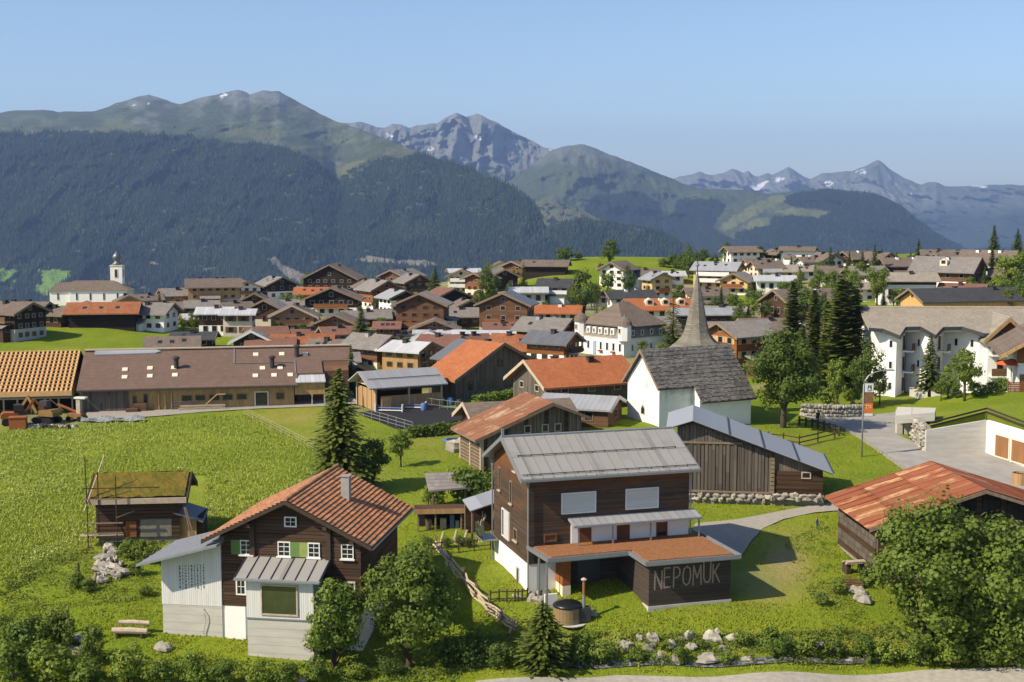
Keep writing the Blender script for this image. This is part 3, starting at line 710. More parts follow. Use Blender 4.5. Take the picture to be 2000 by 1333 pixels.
# ------------------------------------------------------------------ grass as blades: meadow and lawns
def grass(name, label, polys, n, hmin, hmax, mat, seed, width=.05, holes=()):
    g = np.random.default_rng(seed); P = []
    boxes = [(min(p[0] for p in q), max(p[0] for p in q), min(p[1] for p in q), max(p[1] for p in q)) for q in polys]
    ar = np.array([(b[1] - b[0]) * (b[3] - b[2]) for b in boxes], float); ar /= ar.sum()
    for q, b, a in zip(polys, boxes, ar):
        k = int(n * a); x = g.uniform(b[0], b[1], k); y = g.uniform(b[2], b[3], k)
        ok = in_poly(x, y, q)
        for hq in holes: ok &= ~in_poly(x, y, hq)
        P.append(np.column_stack([x[ok], y[ok]]))
    P = np.vstack(P)
    # pixel -> ground by table lookup on the ground grid (bilinear in a coarse gp grid)
    v = 666.5 - P[:, 1]; Y = F * CP + v * SP; a = (P[:, 0] - 1000) / Y; b = (-F * SP + v * CP) / Y
    d = (CZ - 1.0) / -b
    for _ in range(8): d = .5 * d + .5 * (CZ - gz_arr(a * d, d)) / -b
    X = a * d; Yy = d; Z = gz_arr(X, Yy); m = len(X)
    k = 3
    tuft = []
    h = g.uniform(hmin, hmax, m); ang = g.uniform(0, 6.28, m); tb = np.clip(g.uniform(0, .25, m) + 1.5 * (fbm(X / 6., Yy / 16., 4, seed + 40) - .32), 0, .75)
    V = []; T = []
    for j in range(k):
        an = ang + j * 2.1 + g.uniform(-.5, .5, m); w = width * g.uniform(.7, 1.5, m) * (h / hmax + .4); le = g.uniform(.3, 1.0, m) * h; hh = h * g.uniform(.7, 1.1, m)
        ca, sa = np.cos(an), np.sin(an); ox, oy = g.normal(0, .1, m), g.normal(0, .1, m)
        p0 = np.column_stack([X + ox - sa * w, Yy + oy + ca * w, Z - .05]); p1 = np.column_stack([X + ox + sa * w, Yy + oy - ca * w, Z - .05])
        p2 = np.column_stack([X + ox + ca * le + sa * w * .4, Yy + oy + sa * le - ca * w * .4, Z + hh]); p3 = np.column_stack([X + ox + ca * le - sa * w * .4, Yy + oy + sa * le + ca * w * .4, Z + hh])
        V.append(np.stack([p0, p1, p2, p3], 1)); T.append(np.clip(tb + g.uniform(0, .4, m), 0, 1))
    V = np.concatenate(V).reshape(-1, 3); T = np.repeat(np.concatenate(T), 4)
    me = mesh_np(name, V, np.arange(len(V)).reshape(-1, 4), mat, T)
    return tag(link(name, me), label, 'grass', kind='stuff'), np.column_stack([X, Yy, Z]), h
MEADOW = [(-60, 850), (120, 832), (300, 822), (420, 812), (490, 812), (590, 860), (640, 900), (600, 960), (480, 1000), (400, 1040), (390, 1060), (210, 1070), (180, 1060), (60, 1110), (-60, 1160)]
_, mpts, mh = grass('meadow_grass', 'tall flowering hay meadow on the left', [MEADOW], 34000, .10, .30, 'blade', 1, .04, [[(190, 930), (400, 930), (400, 1060), (190, 1060)]])
ROADS = [[(930, 1320), (2080, 1300), (2150, 1390), (900, 1400)], [(1358, 1024), (1440, 1016), (1520, 1001), (1600, 987), (1650, 980), (1650, 998), (1590, 1003), (1530, 1016), (1490, 1034), (1470, 1065), (1480, 1110), (1440, 1160), (1395, 1165), (1395, 1060), (1352, 1037)],
         [(1560, 812), (1640, 804), (1755, 806), (1752, 850), (1815, 882), (1930, 882), (2080, 930), (2080, 990), (1850, 985), (1760, 912), (1680, 856), (1590, 822)], [(697, 808), (800, 792), (900, 800), (905, 822), (800, 840), (770, 838)], [(1530, 1040), (1590, 1110), (1560, 1180), (1440, 1175), (1480, 1110)]]
grass('lawn_grass', 'short grass of the lawns between the houses', [[(-60, 1340), (-60, 1165), (60, 1112), (180, 1064), (390, 1062), (480, 1002), (600, 962), (642, 900), (600, 850), (700, 800), (900, 800), (1240, 830), (1480, 815), (1740, 870), (2060, 960), (2060, 1320), (900, 1330)]], 70000, .03, .10, 'blade_lawn', 2, .035, ROADS)
# white umbels standing in the meadow
g = np.random.default_rng(4); k = 5000; sel = g.integers(0, len(mpts), k * 2)
cl = fbm(mpts[sel, 0] / 7, mpts[sel, 1] / 14, 3, 21); sel = sel[cl > np.quantile(cl, .68)]
C = mpts[sel] + np.column_stack([g.normal(0, .2, len(sel)), g.normal(0, .2, len(sel)), mh[sel] + .05])
sz = g.uniform(.03, .08, (len(sel), 1)); an = g.uniform(0, 6.28, len(sel))
U = np.column_stack([np.cos(an), np.sin(an), g.normal(0, .25, len(sel))]) * sz; Vv = np.column_stack([-np.sin(an), np.cos(an), g.normal(0, .25, len(sel))]) * sz * 1.8
P, Fq, tt = quad_cloud(C, U, Vv, g.uniform(0, 1, len(sel)))
m_plain('umbel', (.40, .44, .17), .9, .2, 5)
tag(link('meadow_flowers', mesh_np('meadow_flowers', P, Fq, 'umbel', tt)), 'pale wild flowers dotted over the hay meadow', 'flowers', kind='stuff')
# ------------------------------------------------------------------ mountains
t = NT('mountain', .95, .05); v = t.n('NewGeometry').outputs['Position']
n1 = t.noise(v, .004, 8, .68); n2 = t.noise(v, .02, 6, .7)
gr = t.mix(t.ramp(n1, .35, .65), (.062, .084, .042), (.118, .136, .066))
gr = t.mix(t.math('MULTIPLY', t.ramp(n2, .45, .7), .6), gr, (.06, .08, .03))
rk = t.mix(t.ramp(n2, .3, .7), (.15, .16, .14), (.31, .315, .285))
c = t.mix(t.attr('rock')[2], gr, rk)
c = t.mix(t.attr('pasture')[2], c, t.mix(n2, (.13, .15, .055), (.19, .2, .08)))
c = t.mix(t.attr('field')[2], c, (.16, .27, .05))
c = t.mix(t.attr('scar')[2], c, t.mix(n2, (.2, .18, .13), (.32, .28, .2)))
c = t.mix(t.attr('forest')[2], c, (.016, .026, .014))
c = t.mix(t.attr('snow')[2], c, (.85, .86, .88))
t.color(c); t.bump(t.math('ADD', n2, t.noise(v, .06, 4, .7)), 1.0, 25.0)
LAY = {}
def mountain(name, label, sky, p0, p1, ybase, dep, masks, step=5.0, nrow=70, amp=.03, nscale=500., seed=1, rock=None, back=.6):
    """sky: skyline (px, py); dep(px, v) distance for v = 0 at the skyline .. 1 at the foot"""
    px = np.arange(p0, p1 + step, step); jag = (fbm(px / 14, px * 0 + seed, 4, seed) - .5)
    ys = poly_lin(sky, px) + jag * 3.2
    v = np.linspace(0, 1, nrow) ** 1.15
    PX = np.repeat(px[None, :], nrow, 0); PY = ys[None, :] + (ybase - ys[None, :]) * v[:, None]
    D = dep(PX, PY, np.repeat(v[:, None], len(px), 1))
    def pts(PX, PY, D):
        vv = 666.5 - PY; Y = F * CP + vv * SP
        return (PX - 1000) / Y * D, D, CZ + (-F * SP + vv * CP) / Y * D
    X, Y, Z = pts(PX, PY, D)
    rel = ridged(X / nscale, Y / nscale * .3 + Z / nscale * .8, 6, seed) - .45 + .5 * (fbm(X / (nscale * 2.5), Y / (nscale * 2.5), 4, seed + 5) - .5) + .45 * (ridged(X / (nscale * .22), Y / (nscale * .22) * .1 + Z / (nscale * .5), 4, seed + 9) - .45)
    D = D * (1 - amp * rel * np.clip(v[:, None] * 14 + .15, 0, 1))
    X, Y, Z = pts(PX, PY, D)
    A = {k: np.clip(f(PX, PY, X, Y, Z), 0, 1) for k, f in masks.items()}
    for k in ('forest', 'rock', 'snow', 'pasture', 'scar', 'field'): A.setdefault(k, np.zeros(PX.shape))
    # the far side of the ridge
    nb = 12; bx = []; by = []; bz = []
    for i in range(1, nb + 1):
        q = 1 + .22 * i / nb; bx.append(X[0] * q); by.append(Y[0] * q); bz.append(Z[0] - Y[0] * .22 * i / nb * back)
    X2 = np.vstack([np.array(bx)[::-1], X]); Y2 = np.vstack([np.array(by)[::-1], Y]); Z2 = np.vstack([np.array(bz)[::-1], Z])
    A2 = {k: np.vstack([np.repeat(a[:1], nb, 0), a]).ravel() for k, a in A.items()}
    r_, c_ = X2.shape; ix = np.arange(r_ * c_).reshape(r_, c_)
    Fm = np.stack([ix[1:, :-1], ix[1:, 1:], ix[:-1, 1:], ix[:-1, :-1]], -1).reshape(-1, 4)
    me = mesh_np(name, np.column_stack([X2.ravel(), Y2.ravel(), Z2.ravel()]), Fm, 'mountain', A2, False)
    tag(link(name, me), label, 'mountain', kind='structure')
    LAY[name] = (px, v, ys, ybase, D)
    return A, PX, PY, X, Y, Z
def lerp(pts): return lambda x: np.interp(x, [p[0] for p in pts], [p[1] for p in pts])
def pm(*polys, amp=14):
    def f(PX, PY, *a):
        o = np.zeros(PX.shape)
        w = (fbm(PX / (9. if amp < 20 else 16.), PY / (6. if amp < 20 else 9.), 4, 8) - .5) * amp
        for q in polys: o = np.maximum(o, in_poly(PX + w, PY + w * .6, q).astype(float))
        return o
    return f
TREES = []
def wood(PX, PY, X, Y, Z, A, n, seed, hmin=20, hmax=33, key='forest'):
    g = np.random.default_rng(seed); r_, c_ = X.shape
    k = n * 4; i = g.uniform(0, r_ - 1.001, k); j = g.uniform(0, c_ - 1.001, k)
    i0 = i.astype(int); j0 = j.astype(int); fi = (i - i0); fj = (j - j0)
    def bl(Q): return (Q[i0, j0] * (1 - fi) + Q[i0 + 1, j0] * fi) * (1 - fj) + (Q[i0, j0 + 1] * (1 - fi) + Q[i0 + 1, j0 + 1] * fi) * fj
    ok = (bl(A[key]) > .5) & (g.uniform(0, 1, k) > .0)
    P = np.column_stack([bl(X), bl(Y), bl(Z)])[ok][:n]
    m = len(P); h = g.uniform(hmin, hmax, m); pt = fbm(P[:, 0] / 160, P[:, 2] / 70, 4, seed); h = h * np.where(pt > .6, .7, 1.0); tn = np.clip(g.uniform(0, .5, m) + 2.6 * np.clip(pt - .5, 0, 1), 0, 1)
    TREES.append((P, h, tn))

# far right range
sky5 = [(1200,380),(1300,352),(1330,345),(1350,341),(1365,336),(1380,341),(1394,342),(1412,338),(1430,330),(1446,336),(1452,338),(1461,333),(1470,343),(1480,345),(1500,338),(1508,343),(1525,333),(1540,327),(1552,333),(1570,345),(1582,350),(1605,339),(1660,335),(1690,325),(1705,317),(1715,313),(1728,322),(1745,336),(1770,350),(1800,361),(1812,357),(1830,356),(1845,364),(1890,364),(1930,361),(1970,361),(2000,363),(2100,370),(2300,378),(2900,395)]
nz5 = lambda PX, PY, X, Y, Z: .75 + .8 * (fbm(X / 500, Z / 220, 5, 31) - .5)
mountain('far_range', 'distant bare rocky range on the right with snow patches', sky5, 1180, 2700, 560, lambda PX, PY, v: 15500 - 4200 * v ** .8 - 2200 * np.clip((PX - 1760) / 200, 0, 1) * v,
         {'rock': lambda PX, PY, X, Y, Z: nz5(PX, PY, X, Y, Z) * np.clip((430 - PY + 20 * (fbm(PX / 20, PY / 20, 3, 4) - .5)) / 40, 0, 1) * np.where(PX > 1830, .45, 1),
          'forest': lambda PX, PY, *a: .6 * np.clip((PY - 400 + 30 * (fbm(PX / 30, PY / 20, 4, 6) - .5)) / 25, 0, 1),
          'snow': pm([(1462, 368), (1480, 360), (1500, 352), (1506, 356), (1490, 368), (1475, 374)], [(1515, 352), (1530, 345), (1532, 349), (1518, 357)], [(1605, 360), (1622, 354), (1630, 359), (1615, 363)], [(1680, 340), (1694, 333), (1692, 341)], [(1658, 339), (1690, 327), (1685, 331)], [(1775, 381), (1786, 377), (1784, 383)], [(1895, 363), (1925, 362), (1925, 366), (1897, 366)])},
         3.0, 90, .06, 700., 3)
# rocky summit in the middle
sky2 = [(500,300),(600,252),(665,240),(690,240),(705,238),(722,244),(735,248),(752,250),(765,243),(785,244),(800,250),(815,245),(845,242),(855,240),(872,230),(885,224),(891,221),(899,224),(910,229),(918,227),(932,222),(942,226),(955,234),(972,240),(985,249),(1010,262),(1040,276),(1060,288),(1090,296),(1130,310),(1250,350),(1400,400)]
def crag(PX, PY, X, Y, Z): return np.clip((352 - PY + 46 * (fbm(PX / 26, PY / 30, 5, 44) - .5)) / 40, 0, 1) * (.6 + .6 * fbm(PX / 9, PY / 12, 4, 45))
mountain('rocky_mountain', 'grey craggy twin summit in the middle with small snow patches', sky2, 480, 1420, 520, lambda PX, PY, v: 11500 - 2300 * v ** .85 + 500 * np.exp(-((PX - 918) / 16) ** 2) * np.exp(-((PY - 262) / 60) ** 2),
         {'rock': crag, 'forest': lambda PX, PY, *a: .0 * PX,
          'snow': pm([(926, 264), (936, 266), (948, 264), (946, 270), (938, 275), (928, 270)], [(833, 292), (850, 286), (846, 290), (836, 295)], [(756, 262), (770, 266), (768, 271), (758, 268)], [(1074, 294), (1084, 293), (1078, 297)])},
         2.5, 130, .085, 480., 12)
# green shoulder and the round wooded hill
sky3 = [(800,440),(900,405),(980,362),(1030,330),(1060,306),(1078,294),(1095,288),(1112,284),(1135,282),(1150,286),(1165,291),(1180,298),(1200,305),(1225,315),(1250,324),(1280,336),(1310,349),(1340,362),(1370,368),(1400,370),(1430,370),(1470,374),(1500,379),(1530,377),(1560,373),(1590,371),(1620,368),(1650,371),(1680,374),(1710,378),(1735,387),(1760,402),(1790,427),(1820,448),(1850,466),(1885,484),(1930,500),(2050,525),(2300,560)]
fo3 = pm([(1142,402),(1165,381),(1200,378),(1240,371),(1262,380),(1290,400),(1302,425),(1320,410),(1318,392),(1350,388),(1400,390),(1420,402),(1412,418),(1395,440),(1400,452),(1440,470),(1440,600),(1000,600),(1080,470),(1140,420)],
         [(1540,379),(1590,372),(1620,369),(1710,379),(1760,402),(1830,453),(1930,500),(2100,540),(2100,620),(1400,620),(1440,455),(1500,440),(1505,424),(1545,420),(1590,426),(1630,416),(1590,408),(1548,404),(1530,396)])
A, PX, PY, X, Y, Z = mountain('green_mountain', 'green shoulder and round wooded hill right of the rocky summit', sky3, 780, 2300, 600, lambda PX, PY, v: (9200 - 900 * np.clip((PX - 1300) / 250, 0, 1)) - 2600 * v ** .75,
         {'forest': lambda PX, PY, *a: fo3(PX, PY), 'rock': lambda PX, PY, *a: .55 * np.clip((330 - PY + 40 * (fbm(PX / 25, PY / 15, 4, 9) - .5)) / 25, 0, 1),
          'pasture': pm([(1403,446),(1430,425),(1470,402),(1500,384),(1530,380),(1535,394),(1500,410),(1470,425),(1440,440),(1415,452)], [(1445,447),(1470,430),(1500,425),(1500,440),(1470,448)], [(1510,415),(1550,405),(1590,410),(1625,417),(1590,424),(1545,419)], [(1615,485),(1640,475),(1685,472),(1680,482),(1640,490)]),
          'scar': pm([(1552,425),(1565,440),(1562,462),(1552,450)])},
         3.0, 110, .045, 560., 21)
wood(PX, PY, X, Y, Z, A, 16000, 5, 11, 22)
# meadow spur
skyS = [(940,470),(1000,420),(1030,392),(1045,388),(1060,389),(1080,394),(1100,400),(1125,406),(1140,412),(1160,422),(1175,430),(1200,446),(1260,490)]
foS = lambda PX, PY, *a: (fbm(PX / 12, PY / 7, 3, 77) > .60).astype(float)
A, PX, PY, X, Y, Z = mountain('meadow_spur', 'brownish green pasture spur between the wooded ridges', skyS, 920, 1280, 540, lambda PX, PY, v: 6600 - 1500 * v, {'forest': foS, 'pasture': lambda PX, PY, *a: 0 * PX + .85, 'scar': lambda PX, PY, *a: .35 * (fbm(PX / 15, PY / 6, 3, 5) > .55)}, 4.0, 40, .02, 400., 9)
wood(PX, PY, X, Y, Z, A, 350, 6, 16, 26)
# the big wooded mountain on the left
sky1 = [(-900,232),(-400,226),(0,220),(20,217),(50,216),(85,215),(105,217),(115,220),(130,218),(160,218),(183,219),(200,213),(225,203),(250,196),(268,189),(290,186),(305,190),(325,196),(345,203),(352,204),(380,195),(400,189),(425,184),(445,180),(463,175),(475,178),(488,185),(500,180),(512,177),(530,179),(545,178),(560,187),(580,198),(600,208),(625,222),(650,234),(668,241),(700,252),(740,266),(780,282),(825,300),(860,312),(905,325),(945,341),(985,357),(1010,372),(1030,385),(1045,400),(1055,415),(1062,435),(1090,470),(1140,520),(1200,560)]
tl = lerp([(-900,262),(0,263),(60,258),(120,257),(250,261),(330,262),(400,268),(440,277),(500,280),(560,292),(600,303),(630,322),(655,350),(668,352),(690,334),(720,320),(760,309),(800,303),(826,302),(860,314),(905,327),(945,343),(985,359),(1030,387),(1062,437),(1200,562)])
dr = lerp([(-900, 8500), (560, 8500), (640, 8000), (720, 7000), (830, 6000), (1062, 5000), (1200, 4600)])
def dep1(PX, PY, v):
    yt = tl(PX); ys = poly_lin(sky1, PX); a = np.clip((PY - yt) / (660 - yt), 0, 1); b = np.clip((yt - PY) / np.maximum(yt - ys, 2), 0, 1)
    dt = np.minimum(5900, dr(PX))
    return np.where(PY > yt, dt - (dt - 4000) * a ** .9, dt + (dr(PX) - dt) * b ** .9)
fo1 = pm([(-1000, 258), (0, 263), (60, 258), (120, 257), (250, 261), (330, 262), (400, 268), (440, 277), (500, 280), (560, 292), (600, 303), (630, 322), (655, 352), (668, 352), (690, 334), (720, 320), (760, 309), (826, 300), (905, 323), (985, 354), (1030, 380), (1080, 436), (1260, 562), (1260, 680), (-1000, 680)], amp=40)
cl1 = pm([(-40, 524), (34, 526), (34, 540), (30, 552), (-40, 552)], [(70, 527), (100, 527), (138, 530), (134, 540), (115, 555), (95, 580), (70, 572), (78, 553), (84, 540)], [(520, 505), (535, 500), (545, 505), (545, 515), (565, 522), (590, 533), (610, 548), (580, 556), (560, 540), (540, 522)],
         [(690, 508), (720, 500), (760, 506), (830, 508), (860, 518), (830, 522), (770, 514), (730, 512)], [(290, 512), (312, 512), (310, 518), (292, 517)], [(395, 524), (420, 522), (420, 528), (398, 529)], [(505, 465), (530, 464), (530, 469), (507, 470)], [(385, 428), (410, 432), (400, 436)])
A, PX, PY, X, Y, Z = mountain('wooded_mountain', 'long mountain on the left, dark forest below and green alps above', sky1, -880, 1200, 660, dep1,
         {'forest': lambda PX, PY, *a: fo1(PX, PY) * (1 - cl1(PX, PY)) * (fbm(PX / 20., PY / 7., 4, 88) < .77), 'rock': lambda PX, PY, *a: np.clip((fbm(PX / 30, PY / 16, 5, 60) - .5) * 3 + np.clip((215 - PY) / 22, 0, 1) * np.where(PX > 150, .8, 0) - .15, 0, .85),
          'field': pm([(-40, 524), (34, 526), (34, 540), (30, 552), (-40, 552)], [(70, 527), (100, 527), (138, 530), (134, 540), (115, 555), (95, 580), (70, 572), (78, 553), (84, 540)]),
          'scar': pm([(520, 505), (535, 500), (545, 512), (565, 522), (590, 533), (610, 548), (580, 556), (560, 540), (540, 522)], [(690, 508), (720, 500), (760, 506), (830, 508), (860, 518), (830, 522), (770, 514), (730, 512)], [(290, 512), (312, 512), (310, 518), (292, 517)], [(395, 524), (420, 522), (420, 528), (398, 529)]),
          'snow': pm([(428, 186), (440, 182), (444, 186), (430, 192)], [(256, 206), (266, 206), (262, 209)], [(286, 201), (292, 200), (290, 204)]),
          'pasture': lambda PX, PY, *a: .75 * np.clip((fbm(PX / 45, PY / 12, 4, 18) - .52) * 6, 0, 1) * (PY > 225) + pm([(655, 352), (662, 330), (690, 315), (720, 310), (700, 325), (680, 345)])(PX, PY)},
         3.0, 170, .042, 420., 33)
wood(PX, PY, X, Y, Z, A, 52000, 7, 11, 24)
AA = {'forest': ((fbm(PX / 16, PY / 6, 3, 61) > .6) & (PY > tl(PX) - 26) & (PY < tl(PX)) & (PX < 680)).astype(float)}
wood(PX, PY, X, Y, Z, AA, 500, 8, 12, 22)
# lower wooded ridge
skyF = [(850,600),(950,530),(1000,492),(1052,456),(1075,444),(1105,434),(1125,431),(1147,430),(1180,432),(1210,436),(1245,442),(1280,450),(1310,462),(1340,478),(1400,503),(1480,535),(1600,600)]
A, PX, PY, X, Y, Z = mountain('wooded_ridge', 'dark wooded ridge rising behind the green knoll', skyF, 860, 1590, 620, lambda PX, PY, v: 5000 - 900 * v, {'forest': lambda PX, PY, *a: (1 - pm([(1225, 443), (1250, 447), (1256, 453), (1238, 449)])(PX, PY)), 'scar': pm([(1225, 443), (1250, 447), (1256, 453), (1238, 449)])}, 4.0, 50, .03, 420., 41)
wood(PX, PY, X, Y, Z, A, 13000, 9, 11, 23)
# all the conifers of the slopes
P = np.vstack([q[0] for q in TREES]); H = np.concatenate([q[1] for q in TREES]); TN = np.concatenate([q[2] for q in TREES])
g = np.random.default_rng(3); m = len(P); k = 5
an = g.uniform(0, 6.28, m)[:, None] + np.arange(k) * 6.283 / k; rr = (H * g.uniform(.12, .19, m))[:, None] * g.uniform(.8, 1.2, (m, k))
ring = np.stack([P[:, None, 0] + np.cos(an) * rr, P[:, None, 1] + np.sin(an) * rr, P[:, None, 2] + (H * .08)[:, None] + 0 * rr], -1)
top = P + np.column_stack([g.normal(0, .4, m), g.normal(0, .4, m), H])
V = np.concatenate([ring.reshape(-1, 3), top]); b = np.arange(m)[:, None] * k
Ft = np.stack([b + np.arange(k), b + (np.arange(k) + 1) % k, np.repeat(m * k + np.arange(m)[:, None], k, 1)], -1).reshape(-1, 3)
t = NT('far_conifer', .9, .1); t.color(t.mix(t.attr('tint')[2], (.007, .016, .012), (.05, .075, .03)))
me = mesh_np('mountain_forest', V, Ft, 'far_conifer', np.concatenate([np.repeat(TN, k), TN]))
tag(link('mountain_forest', me), 'dense dark conifer forest covering the mountain slopes', 'forest', kind='stuff')
# the air between
hz = bpy.data.materials.new('haze_air'); hz.use_nodes = True; hn = hz.node_tree
for n in list(hn.nodes): hn.nodes.remove(n)
pv = hn.nodes.new('ShaderNodeVolumePrincipled'); pv.inputs['Color'].default_value = (.37, .56, 1.0, 1); pv.inputs['Density'].default_value = 5.2e-5; pv.inputs['Anisotropy'].default_value = 0.1
hn.links.new(pv.outputs[0], hn.nodes.new('ShaderNodeOutputMaterial').inputs['Volume'])
hb = MB().box(-16000, 16000, -300, 19500, -1100, 1050).mesh('haze'); hb.materials.append(hz)
tag(link('haze', hb), 'thin blue haze in the air towards the mountains', 'haze', kind='stuff')
# ------------------------------------------------------------------ village houses (sizes in photograph pixels at their distance)
H = house
H('dark timber farmhouse at the left edge above the green mound', 22, 668, -28, 70, 100, 52, 'roof_brown', 'plaster_grey', 'wood_black', .42, win=(3, 4, 4), balcony='e')
H('long low brown roofed house behind the farmhouse at the left edge', 48, 640, -15, 40, 90, 34, 'roof_brown', 'wood_dark', win=(1, 4, 2), chim=2)
H('dark gabled barn standing in front of the white church', 178, 628, 118, 52, 52, 22, 'roof_brown', 'wood_black', win=(0, 0, 0), chim=0, cat='barn', name='barn')
H('dark barn with long rusty orange roof above the mound', 205, 643, 8, 62, 112, 30, 'roof_rust', 'wood_black', win=(0, 0, 0), chim=0, cat='barn', name='barn')
H('white house with patched brown tin roof beside the rusty barn', 297, 648, -10, 58, 72, 34, 'roof_greybrown', 'plaster_white', win=(2, 4, 2), chim=1)
H('small brown roofed cottage between church and tan guesthouse', 288, 605, 25, 34, 44, 18, 'roof_brown', 'wood_brown', win=(1, 2, 2))
H('small white and wood house left of the tan guesthouse', 342, 602, 32, 36, 44, 24, 'roof_greybrown', 'plaster_white', 'wood_tan', win=(2, 2, 2))
H('tan guesthouse with brown ridge roof and wooden balconies', 418, 602, 14, 50, 88, 40, 'roof_brown', 'plaster_grey', 'wood_tan', .4, win=(3, 6, 3), chim=3, balcony='g')
H('white gabled house with red roof beside the tan guesthouse', 480, 588, 108, 46, 44, 26, 'roof_red', 'plaster_white', win=(2, 3, 3), chim=1, chm='plaster_white')
H('house with pale sheet roof, dark boards over white ground floor', 422, 656, 4, 40, 52, 42, 'roof_tin_light', 'plaster_white', 'wood_dark', .45, win=(2, 3, 2), pitch=16)
H('white two storey house with pale sheet roof and brown shutters', 468, 658, 3, 40, 50, 42, 'roof_tin_light', 'plaster_beige', win=(2, 2, 2), pitch=14, shut='frame_brown')
H('small dark chalet behind the two pale sheet roofs', 462, 622, 28, 34, 44, 20, 'roof_brown', 'wood_black', win=(1, 2, 2))
H('low dark gable with open shed below it in the middle left', 525, 638, 86, 82, 55, 26, 'roof_greybrown', 'plaster_beige', 'wood_dark', .5, win=(1, 2, 3), chim=0)
H('white and black chalet left of the biggest dark chalet', 540, 586, 124, 54, 48, 28, 'roof_greybrown', 'plaster_white', 'wood_black', .55, win=(2, 3, 3))
H('hut with white sheet roof beside the biggest dark chalet', 575, 583, 6, 26, 32, 16, 'roof_tin_light', 'wood_dark', win=(1, 2, 1), chim=0, pitch=14)
H('biggest dark chalet, black broad gable on the skyline', 652, 580, 86, 92, 70, 34, 'roof_brown', 'wood_black', win=(3, 6, 6), chim=1)
H('low house with bright orange roof below the biggest chalet', 613, 594, 2, 32, 58, 20, 'roof_orange', 'wood_red', win=(1, 4, 2), chim=0)
H('dark broad gable chalet with white shop front ground floor', 652, 618, 90, 92, 60, 32, 'roof_brown', 'plaster_white', 'wood_black', .5, win=(2, 4, 5), chim=1)
H('tan wooden chalet with pale fascia and long balcony', 573, 650, 96, 74, 52, 30, 'roof_brown', 'plaster_white', 'wood_tan', .3, win=(2, 3, 4), balcony='g', barge='timber_pale', chim=1)
H('low reddish roofed shed left of the long rusty roof', 520, 668, 18, 40, 62, 14, 'roof_red', 'wood_brown', win=(0, 0, 0), chim=0, cat='shed', name='shed')
H('long shed with rusty brown ridge roof behind the farm', 592, 688, 3, 46, 98, 18, 'roof_rust', 'wood_brown', win=(1, 5, 2), chim=1)
H('cream house with red brown roof left of the dark spruce', 662, 680, 22, 44, 54, 26, 'roof_red', 'plaster_cream', win=(2, 3, 2))
H('brown barn gable behind the cream house', 662, 655, 84, 82, 52, 18, 'roof_brown', 'wood_brown', win=(1, 2, 3), chim=0, cat='barn', name='barn')
H('small house with red roof right of the dark spruce', 757, 658, 0, 30, 36, 18, 'roof_red', 'wood_brown', win=(1, 2, 2), chim=0)
H('small brown gable with white fascia above the farm ridge', 493, 690, 98, 62, 42, 22, 'roof_greybrown', 'wood_dark', win=(1, 2, 2), barge='frame_white', chim=0)
H('brown roofed barn peeping over the farm ridge', 338, 702, 12, 46, 82, 24, 'roof_brown', 'wood_dark', win=(0, 0, 0), chim=0, cat='barn', name='barn', barge='timber_pale')
H('dark roofed stable behind the barn over the farm ridge', 380, 682, 2, 38, 66, 20, 'roof_dark', 'wood_black', win=(1, 3, 2), chim=1)
H('wide low chalet row at the village edge left of a tall spruce', 785, 566, 62, 48, 66, 24, 'roof_greybrown', 'plaster_cream', 'wood_brown', .4, win=(2, 4, 3))
H('dark wood chalet with white base beside the skyline spruce', 808, 582, 118, 50, 48, 28, 'roof_greybrown', 'plaster_white', 'wood_dark', .35, win=(2, 3, 3))
H('orange wood house with white stair wall and grey roof', 742, 604, 122, 56, 58, 36, 'roof_greybrown', 'plaster_white', 'wood_red', .3, win=(3, 3, 3))
H('white house with black gable above the tall weathered house', 778, 618, 122, 52, 48, 34, 'roof_tin', 'plaster_white', 'wood_black', .85, win=(2, 3, 2))
H('black barn with orange roof slope on the left', 872, 610, 120, 72, 52, 24, 'roof_red', 'wood_black', win=(0, 0, 0), chim=0, cat='barn', name='barn')
H('tall weathered brown house with four rows of windows', 826, 654, 84, 84, 62, 56, 'roof_greybrown', 'plaster_white', 'wood_brown', .15, win=(4, 3, 4), chim=0, pitch=22, frame='frame_brown')
H('brown gable house in front of the tall weathered house', 850, 668, 91, 76, 42, 24, 'roof_brown', 'plaster_white', 'wood_brown', .4, win=(1, 2, 3), chim=0)
H('hall with long white sheet roof in the village middle', 858, 672, 2, 26, 78, 20, 'roof_tin_light', 'plaster_cream', win=(1, 4, 1), chim=2, pitch=14)
H('small dark gable with white fascia below the white sheet roof', 838, 680, 92, 46, 34, 18, 'roof_tin', 'wood_dark', win=(1, 1, 2), barge='frame_white', chim=0)
H('brown house with cream ground floor and stone shingle roof', 728, 722, -35, 62, 74, 42, 'roof_greybrown', 'plaster_cream', 'wood_brown', .3, win=(2, 3, 3), chim=1, chm='chimney')
H('pale roofed house with light wood front and grey gable', 800, 728, -30, 60, 76, 40, 'roof_tin_light', 'wood_tan', win=(2, 3, 2), chim=1, pitch=20, frame='frame_brown')
H('barn with wide dark grey roof behind the orange barn', 935, 748, 136, 120, 84, 42, 'roof_tin_dark', 'wood_dark', win=(0, 0, 0), chim=2, cat='barn', name='barn', pitch=22)
H('house under a grey metal roof on the hill shoulder', 906, 556, 10, 36, 50, 22, 'roof_tin_light', 'wood_black', win=(1, 3, 2), pitch=14)
H('cream apartment house with dark gable on the hill shoulder', 902, 574, 88, 46, 38, 32, 'roof_brown', 'plaster_cream', win=(3, 2, 4), balcony='gw')
H('tall cream and orange house stepping down the slope', 940, 598, 62, 42, 42, 50, 'roof_brown', 'plaster_cream', 'wood_red', .6, win=(4, 2, 3))
